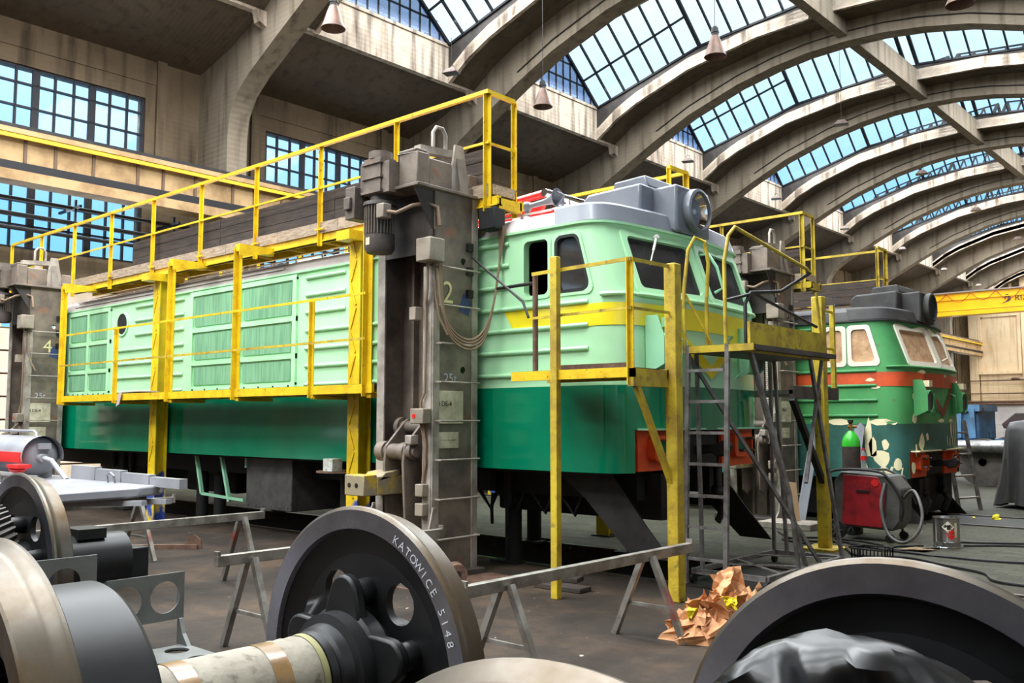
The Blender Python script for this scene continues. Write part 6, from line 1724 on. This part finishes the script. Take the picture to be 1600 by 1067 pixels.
# ================================================================== right hand floor
e = thing('welding_machine', 'red and grey wheeled welding machine before the old green locomotive', 'welder', (-4.9, 13.0, 0)); B = (-4.9, 13.0, 0)
M_weld = mat('welder_red', (150, 24, 34), 0.45, 0, (110, 18, 26), 5.0, fine=((60, 14, 18), 10.0, 0.62, 0.72))
M_wgrey = mat('welder_grey', (84, 82, 80), 0.5, 0, (64, 62, 60), 5.0)
# long side runs along x (front toward the right), red panel faces the viewer
m = mk(); m.prism([(-5.30, 12.86, 0.18), (-4.52, 12.86, 0.16), (-4.42, 12.86, 0.30), (-4.40, 12.86, 0.72), (-4.55, 12.86, 0.90), (-5.22, 12.86, 0.94), (-5.32, 12.86, 0.80)], (0, 0.46, 0)); m.build('body', M_wgrey, e, bevel=0.02)
m = mk(); m.prism([(-5.22, 12.845, 0.20), (-4.66, 12.845, 0.19), (-4.60, 12.845, 0.66), (-4.70, 12.845, 0.88), (-5.18, 12.845, 0.90)], (0, 0.02, 0)); rp_ = m.build('red_panel', M_weld, e, bevel=0.01)
m = mk(); m.box(-5.0, 12.838, 0.66, -4.82, 12.846, 0.69); m.build('panel_slot', M_dark, rp_)
m = mk(); m.cyl((-4.74, 12.84, 0.80), (-4.74, 12.846, 0.80), 0.05, n=16); m.build('panel_logo', M_signal, rp_)
m = mk(); m.tube(spath([(-5.36, 12.84, 0.42), (-5.42, 12.84, 0.78), (-5.30, 12.84, 0.95), (-4.75, 12.84, 0.96), (-4.55, 12.84, 0.86), (-4.38, 12.84, 0.55), (-4.40, 12.84, 0.30)]), 0.018, 8); m.tube([(-5.30, 13.33, 0.95), (-4.75, 13.33, 0.96), (-4.5, 13.33, 0.86), (-4.36, 13.33, 0.5)], 0.018, 8); m.build('frame_handle', M_dark, e, smooth=50)
for yy in (12.82, 13.36):
    m = mk(); m.cyl((-5.28, yy - 0.03, 0.13), (-5.28, yy + 0.03, 0.13), 0.13, n=24); wl = m.build('wheel', M_black, e, smooth=30)
    m = mk()
    for k in range(6): a = 2 * PI * k / 6; m.bar((-5.28, yy - 0.034, 0.13), (-5.28 + 0.09 * math.cos(a), yy - 0.034, 0.13 + 0.09 * math.sin(a)), 0.02, 0.008, (0, 1, 0))
    m.build('spokes', M_wgrey, wl)
    m = mk(); m.cyl((-4.55, yy - 0.02, 0.06), (-4.55, yy + 0.02, 0.06), 0.06, n=16); m.bar((-4.55, yy, 0.06), (-4.58, yy, 0.19), 0.05, 0.02); m.build('caster', M_dark, e, smooth=30)
m = mk(); m.tube(spath([(-4.4, 12.95, 0.6), (-4.25, 12.85, 0.72), (-4.12, 12.7, 0.62), (-4.05, 12.6, 0.40), (-4.10, 12.5, 0.18), (-4.28, 12.5, 0.06), (-4.5, 12.6, 0.16), (-4.62, 12.72, 0.5), (-4.6, 12.84, 0.8)]), 0.022, 8); m.build('torch_hose', M_wgrey, e, smooth=60)
e = thing('gas_cylinder', 'gas cylinder with bright green shoulder behind the welding machine', 'gas cylinder', (-5.33, 13.55, 0)); B = (-5.33, 13.55, 0)
m = mk(); m.lathe([(0.0, 0.0), (0.125, 0.0), (0.13, 0.02), (0.13, 1.27)], (-5.33, 13.55, 0), (0, 0, 1), 28); m.build('cylinder_body', mat('cylinder_brown', (74, 62, 54), 0.6, 0.2, (56, 48, 44), 5.0), e, smooth=40)
m = mk(); m.lathe([(0.131, 1.27), (0.128, 1.34), (0.10, 1.42), (0.05, 1.48), (0.035, 1.50)], (-5.33, 13.55, 0), (0, 0, 1), 28); m.build('green_shoulder', mat('gas_green', (46, 170, 40), 0.35), e, smooth=40)
m = mk(); m.cyl((-5.33, 13.55, 1.50), (-5.33, 13.55, 1.60), 0.025, n=12); m.cyl((-5.36, 13.52, 1.56), (-5.26, 13.6, 1.56), 0.02, n=10); m.build('valve', mat('brass', (170, 120, 60), 0.4, 0.8), e, smooth=40)
m = mk(); m.ball((-5.33, 13.55, 1.62), 0.03, 10); m.cyl((-5.33, 13.55, 1.62), (-5.33, 13.55, 1.66), 0.04, n=12); m.build('valve_wheel', M_black, e, smooth=40)
e = thing('drink_bottle', 'clear plastic bottle with red cap standing on the welding machine', 'bottle', (-4.98, 13.1, 0.94)); B = (-4.98, 13.1, 0.94)
M_pet = glassmat('pet_plastic', (0.75, 0.8, 0.82, 1), diffuse=(0.6, 0.62, 0.62, 1), dfac=0.3)
m = mk(); m.lathe([(0.0, 0), (0.038, 0.0), (0.04, 0.02), (0.036, 0.10), (0.04, 0.14), (0.04, 0.22), (0.02, 0.27), (0.014, 0.29)], (-4.98, 13.1, 0.945), (0, 0, 1), 20); m.build('bottle_body', M_pet, e, smooth=40)
m = mk(); m.cyl((-4.98, 13.1, 1.235), (-4.98, 13.1, 1.26), 0.018, n=12); m.build('bottle_cap', M_signal, e)
m = mk(); m.cyl((-4.98, 13.1, 1.09), (-4.98, 13.1, 1.155), 0.0415, n=20, cap=False); m.build('bottle_label', M_signal, e, smooth=40)
e = thing('paint_can', 'shiny round tin with hazard diamonds on the floor', 'tin', (-3.85, 12.9, 0)); B = (-3.85, 12.9, 0); cx_, cy_ = -3.85, 12.9
M_tin = mat('tin_plate', (176, 176, 178), 0.18, 0.95)
m = mk(); m.lathe([(0.155, 0.0), (0.165, 0.0), (0.166, 0.012), (0.16, 0.02), (0.16, 0.07), (0.164, 0.08), (0.16, 0.09), (0.16, 0.375), (0.168, 0.38), (0.168, 0.395), (0.155, 0.395), (0.15, 0.37), (0.0, 0.37)], (cx_, cy_, 0), (0, 0, 1), 40); m.build('tin_body', M_tin, e, smooth=35)
def curved(name, pts, mt, par):
    # a printed label wrapped on the tin: (angle offset, z) outline, facing the viewer
    base = math.atan2(-12.9, 3.85); m = mk(); n = len(pts); c = (sum(p[0] for p in pts) / n, sum(p[1] for p in pts) / n)
    P = lambda a, z, r: (cx_ + r * math.cos(base + a), cy_ + r * math.sin(base + a), z)
    vs = [P(c[0], c[1], 0.1625)] + [P(a, z, 0.1625) for a, z in pts]
    m.add(vs, [(0, 1 + i, 1 + (i + 1) % n) for i in range(n)]); return m.build(name, mt, par)
def dia(a, z, h): return [(a - h / 0.16, z), (a - h / 0.32, z - h / 2), (a, z - h), (a + h / 0.32, z - h / 2), (a + h / 0.16, z), (a + h / 0.32, z + h / 2), (a, z + h), (a - h / 0.32, z + h / 2)]
w_ = curved('hazard_diamond', dia(0.12, 0.28, 0.075), M_tape, e)
m = mk(); base = math.atan2(-12.9, 3.85)
for (a, z, da, dz) in ((0.10, 0.295, 0.22, 0.014), (0.14, 0.275, 0.10, 0.03), (0.22, 0.262, 0.09, 0.014)):
    P = lambda aa, zz: (cx_ + 0.1645 * math.cos(base + aa), cy_ + 0.1645 * math.sin(base + aa), zz)
    m.add([P(a - da, z - dz), P(a + da, z - dz), P(a + da, z + dz), P(a - da, z + dz)], [(0, 1, 2, 3)])
m.build('hazard_symbol', M_black, w_)
curved('hazard_red_diamond', dia(0.36, 0.185, 0.075), M_signal, e)
m = mk(); m.lathe([(0.1622, 0.14), (0.1622, 0.34)], (cx_, cy_, 0), (0, 0, 1), 40); 
curved('text_strip', [(0.62, 0.14), (0.86, 0.14), (0.86, 0.33), (0.62, 0.33)], M_cream, e)
m = MB((-4.05, 12.35, 0)); m.prism([(-4.25, 12.25, 0.004), (-3.92, 12.2, 0.03), (-3.85, 12.5, 0.004), (-4.12, 12.52, 0.02)], (0, 0, 0.006)); tag(m.build('cardboard_scrap', mat('cardboard', (132, 108, 80), 0.9), None), 'torn piece of cardboard on the floor in front of the tin', 'cardboard')
# cables on the floor
R6 = random.Random(4)
def floor_cable(pts, r, label, mt=M_cable):
    # smooth the polyline
    P = [V((x, y, r + 0.002)) for x, y in pts]; out = []
    for i in range(len(P) - 1):
        p0, p1, p2, p3 = P[max(i - 1, 0)], P[i], P[i + 1], P[min(i + 2, len(P) - 1)]
        for k in range(6):
            t = k / 6; out.append(0.5 * ((2 * p1) + (p2 - p0) * t + (2 * p0 - 5 * p1 + 4 * p2 - p3) * t * t + (3 * p1 - p0 - 3 * p2 + p3) * t ** 3))
    out.append(P[-1]); m = MB(P[0]); m.tube(out, r, 6)
    tag(m.build('floor_cable', mt, None, smooth=60), label, 'cable')
floor_cable([(-5.2, 12.5), (-4.8, 11.9), (-4.4, 11.3), (-3.9, 11.5), (-3.4, 11.2), (-2.9, 10.9), (-2.6, 10.4), (-1.8, 10.35)], 0.016, 'black cable running from the welder to the right edge below the tin')
floor_cable([(-4.9, 12.3), (-4.3, 12.0), (-3.6, 11.9), (-3.0, 11.9), (-2.2, 12.2), (-1.4, 12.4)], 0.014, 'black cable passing straight right in front of the cardboard scrap')
floor_cable([(-3.7, 13.1), (-3.2, 13.5), (-2.8, 13.6), (-2.5, 13.9), (-2.7, 14.2), (-3.2, 13.8), (-3.9, 13.4)], 0.014, 'black cable looped on the floor right of the tin')
floor_cable([(-6.2, 12.9), (-5.8, 12.4), (-5.4, 12.2), (-5.0, 12.4), (-4.7, 12.2), (-4.9, 11.9), (-5.4, 11.95), (-5.8, 12.2), (-5.5, 12.6), (-4.9, 12.65), (-4.5, 12.4)], 0.015, 'tangled black cable coil behind the ladder tower base')
floor_cable([(-4.1, 12.75), (-4.35, 12.4), (-4.2, 12.1), (-3.9, 12.6), (-3.9, 12.72)], 0.012, 'thin black cable ending at the foot of the tin')
# small wire crate
e = thing('wire_crate', 'small black wire crate on the floor beside the ladder tower', 'crate', (-4.1, 11.05, 0)); B = (-4.1, 11.05, 0)
m = mk(); m.box(-4.3, 10.85, 0.0, -3.95, 11.2, 0.012); m.build('crate_floor', M_black, e)
for k in range(5):
    for (x, y) in ((-4.3 + 0.0875 * k, 10.85), (-4.3 + 0.0875 * k, 11.2), (-3.95, 10.85 + 0.0875 * k), (-4.3, 10.85 + 0.0875 * k)):
        m = mk(); m.bar((x, y, 0), (x, y, 0.16), 0.012); m.build('wire', M_black, e)
m = mk(); m.tube([(-4.3, 10.85, 0.16), (-3.95, 10.85, 0.16), (-3.95, 11.2, 0.16), (-4.3, 11.2, 0.16)], 0.012, 6, closed=True); m.build('rim', M_black, e)
# steel strips leaning on the old locomotive
M_strip = mat('strip_grey', (104, 106, 112), 0.6, 0.2)
for (x, y, h, lab) in ((-5.75, 14.3, 1.62, 'grey steel strip standing upright right of the gas cylinder'), (-6.45, 14.2, 1.58, 'grey steel strip standing upright left of the gas cylinder')):
    m = MB((x, y, 0)); m.prism([(x - 0.08, y, 0), (x + 0.08, y, 0), (x + 0.08, y + 0.7, h - 0.08), (x, y + 0.75, h), (x - 0.08, y + 0.7, h - 0.08)], (0, 0.02, 0.0)); tag(m.build('steel_strip', M_strip, None), lab, 'steel strip')
# stuff stacked by the pale jack
e = thing('base_tray', 'low grey tray by the foot of the pale jack', 'tray', (-6.3, 13.7, 0)); B = (-6.3, 13.7, 0)
m = mk(); m.box(-6.75, 13.35, 0.0, -5.9, 13.95, 0.10); m.build('tray', M_jackl, e, bevel=0.01)
m = MB((-6.2, 13.8, 0.10)); m.prism([(-6.3, 13.55, 0.10), (-6.25, 13.75, 0.10), (-6.35, 13.85, 0.68), (-6.4, 13.7, 0.70)], (0.02, -0.01, 0.0)); o = m.build('leaning_board', mat('board_tan', (176, 146, 112), 0.7), None); tag(o, 'tan board with blue edge leaning in the tray by the pale jack', 'board')
m = MB((-6.2, 13.8, 0.1)); m.bar((-6.30, 13.55, 0.12), (-6.40, 13.70, 0.70), 0.03, 0.012); m.build('blue_edge', mat('edge_blue', (50, 92, 190), 0.5), o)
for ob in list(o.children): ob.location = V(ob.location)
# step ladder at the old locomotive
e = thing('step_ladder', 'grey ladder leaning at the front of the old green locomotive', 'ladder', (-4.9, 18.4, 0)); B = (-4.9, 18.4, 0)
A0, A1 = V((-5.15, 18.05, 0)), V((-4.95, 18.65, 0)); T0, T1 = V((-5.45, 18.35, 1.65)), V((-5.25, 18.9, 1.65))
for a, b in ((A0, T0), (A1, T1)): m = mk(); m.bar(a, b, 0.07, 0.03); m.build('ladder_rail', M_tower, e)
for k in range(4): t = 0.14 + 0.24 * k; m = mk(); m.bar(A0.lerp(T0, t), A1.lerp(T1, t), 0.08, 0.03); m.build('step', M_jackl, e)

# ================================================================== far machines
M_blue = mat('bogie_blue', (96, 140, 178), 0.5, 0, (70, 100, 130), 2.0, fine=((70, 58, 50), 3.0, 0.58, 0.66))
e = thing('blue_bogie', 'pale blue bogie frame with motor near the far wall', 'bogie', (-7.0, 26.0, 0)); B = (-7.0, 26.0, 0)
m = mk(); m.box(-9.2, 25.4, 0.85, -5.9, 25.7, 1.15); m.box(-9.2, 27.3, 0.85, -5.9, 27.6, 1.15); m.build('side_frames', M_blue, e, bevel=0.02)
m = mk(); m.box(-7.7, 25.6, 1.15, -6.75, 27.2, 1.95); m.build('motor_case', M_blue, e, bevel=0.05)
for k in range(3): m = mk(); m.prism([(-7.6 + 0.35 * k, 25.58, 1.2), (-7.5 + 0.35 * k, 25.58, 1.2), (-7.42 + 0.3 * k, 25.58, 1.95), (-7.55 + 0.3 * k, 25.58, 1.95)], (0, -0.12, 0)); m.build('case_rib', M_blue, e)
m = mk(); m.box(-7.75, 25.5, 1.88, -6.7, 27.2, 2.05); m.build('case_lid', M_blue, e)
m = mk(); m.cyl((-7.2, 25.0, 1.0), (-6.0, 25.0, 1.0), 0.16, n=20); m.build('cross_tube', M_steel, e, smooth=40)
for xx in (-8.4, -6.6):
    m = mk(); m.cyl((xx, 25.2, 0.60), (xx, 25.35, 0.60), 0.60, n=32); m.cyl((xx, 27.65, 0.60), (xx, 27.8, 0.60), 0.60, n=32); m.cyl((xx, 25.2, 0.6), (xx, 27.8, 0.6), 0.1, n=12); m.build('wheel_pair', M_jackd, e, smooth=35)
e = thing('dark_machine', 'dark brown machine housing with coiled cable near the far wall', 'machine', (-5.75, 28.75, 0)); B = (-5.3, 26.4, 0)
M_dkb = mat('machine_brown', (70, 48, 44), 0.6, 0, (46, 36, 34), 3.0)
m = mk(); m.box(-6.1, 25.8, 0.5, -3.4, 27.4, 1.60); m.prism([(-6.35, 25.8, 1.42), (-3.4, 25.8, 1.42), (-3.4, 25.8, 1.86), (-6.05, 25.8, 1.86), (-6.4, 25.8, 1.55)], (0, 1.6, 0)); m.build('housing', M_dkb, e, bevel=0.03)
for xx in (-5.9, -3.7): m = mk(); m.box(xx - 0.1, 26, 0, xx + 0.1, 27.2, 0.5); m.build('support_leg', M_black, e)
for k in range(4):
    m = mk(); pts = [(-5.1 + 0.10 * k + (0.5 + 0.03 * k) * math.cos(t), 25.74 - 0.02 * k, 1.45 + (0.36 + 0.02 * k) * math.sin(t)) for t in [2 * PI * i / 20 for i in range(20)]]; m.tube(pts, 0.02, 6, closed=True); m.build('cable_coil', M_cable, e, smooth=60)
# tarpaulin over a tall object
def tarp():
    n = 64; vs = []; rows = [(1.66, 0.05), (1.64, 0.40), (1.60, 0.62), (1.45, 0.70), (1.0, 0.73), (0.5, 0.78), (0.05, 0.84)]
    cxx, cyy = -4.02, 19.9
    for z, r in rows:
        for i in range(n):
            a = 2 * PI * i / n; c_, s_ = math.cos(a), math.sin(a)
            q = (abs(c_) ** 4 + abs(s_) ** 4) ** -0.25
            k = q * (1 + (0.05 * math.sin(9 * a + 2 * z) + 0.03 * math.sin(21 * a - z)) * (1.75 - z))
            zz = z
            if z > 0.1: zz = z - 0.26 * max(0, c_) * r / 0.7 * (1 if z > 1.3 else 0.3) + 0.02 * math.sin(11 * a)
            else: zz = 0.06 + 0.05 * math.sin(5 * a)
            vs.append((cxx + r * k * c_, cyy + r * k * 0.9 * s_, max(0.01, zz)))
    m = MB((cxx, cyy, 0)); fs = [(j * n + i, j * n + (i + 1) % n, (j + 1) * n + (i + 1) % n, (j + 1) * n + i) for j in range(len(rows) - 1) for i in range(n)]; fs.append(tuple(range(n)))
    m.add(vs, fs); return m
tag(tarp().build('tarpaulin_cover', mat('tarp_grey', (46, 44, 44), 0.5, 0, (36, 35, 35), 6.0), None, smooth=70), 'dark grey tarpaulin draped over a tall object at the right edge', 'tarpaulin')
for k, (x, y) in enumerate(((-4.28, 17.0), (-4.62, 16.95))):
    crumple('litter_scrap', (x, y, 0), 0.07 if k == 0 else 0.04, 0.09 if k == 0 else 0.03, M_yfoil, 60 + k, None, (x, y, 0), n=8); 
for k, o in enumerate([o for o in bpy.data.objects if o.name.startswith('litter_scrap')]): tag(o, 'larger yellow scrap on the floor by the far rail' if k == 0 else 'tiny yellow scrap on the floor left of the larger one', 'litter')
# pipes and a lamp on the far wall
for z, r, lab in ((5.0, 0.05, 0), (3.9, 0.05, 0), (3.2, 0.09, 0), (3.0, 0.10, 0)):
    m = MB(); m.cyl((-23.5, YF - 0.4, z), (0.5, YF - 0.4, z), r, n=8); o = struct(m.build('trim_wall_pipe', M_rust, smooth=40))
e = thing('wall_lamp', 'curved arm lamp fixed to the far wall', 'lamp', (-18.5, YF - 0.3, 4.4)); B = (-18.5, YF - 0.3, 4.4)
m = mk(); m.tube([(-18.4, YF - 0.4, 3.9), (-18.4, YF - 0.5, 4.6), (-18.6, YF - 0.6, 5.0), (-19.3, YF - 0.7, 5.15)], 0.05, 8); m.build('arm', M_jackl, e, smooth=50)
m = mk(); m.ball((-19.6, YF - 0.7, 5.1), 0.25, 12, (1.5, 0.8, 0.5)); m.build('lamp_head', M_rust, e, smooth=50)
m = mk(); m.box(-18.48, YF - 0.42, 3.85, -18.32, YF - 0.18, 4.0); m.build('wall_bracket', M_jackl, e)

# ================================================================== separate pieces that were shaped together
def split_loose(o):
    bm = bmesh.new(); bm.from_mesh(o.data); bm.verts.ensure_lookup_table(); seen = set(); isl = []
    for v in bm.verts:
        if v.index in seen: continue
        st = [v]; comp = []
        while st:
            q = st.pop()
            if q.index in seen: continue
            seen.add(q.index); comp.append(q)
            for ed in q.link_edges: st.append(ed.other_vert(q))
        isl.append(comp)
    if len(isl) > 1:
        base = o.name.split('.')[0]
        for comp in isl:
            ids = {v.index: k for k, v in enumerate(comp)}
            fs = [[ids[v.index] for v in f.verts] for f in {f for v in comp for f in v.link_faces}]
            me = bpy.data.meshes.new(base); me.from_pydata([tuple(v.co) for v in comp], [], fs)
            me.materials.append(o.data.materials[0])
            sm = any(p.use_smooth for p in o.data.polygons)
            if sm: me.polygons.foreach_set('use_smooth', [True] * len(me.polygons)); me.set_sharp_from_angle(angle=0.7)
            c = bpy.data.objects.new(SING.get(base, base), me); COL.objects.link(c); c.parent = o.parent; c.location = o.location; c.rotation_euler = o.rotation_euler
        bpy.data.objects.remove(o)
    bm.free()
SING = {'brake_hoses': 'brake_hose', 'step_handles': 'step_handle', 'cable_clips': 'cable_clip', 'lifting_rings': 'lifting_ring', 'side_frames': 'side_frame', 'spokes': 'spoke', 'box_rivets': 'rivet'}
for o in list(bpy.data.objects):
    if o.type == 'MESH' and o.name.split('.')[0] in ('head_bracket', 'step_handles', 'cable_clips', 'windscreen_ledge', 'cab_interior', 'lifting_rings', 'side_frames', 'wheel_pair', 'wall_tie', 'deck_edge', 'frame_handle', 'hoop_handrail', 'logo_mark', 'under_frame', 'hanger_frame', 'conduit', 'box_cable', 'coupling_guard', 'brake_hoses', 'box_rivets'):
        split_loose(o)
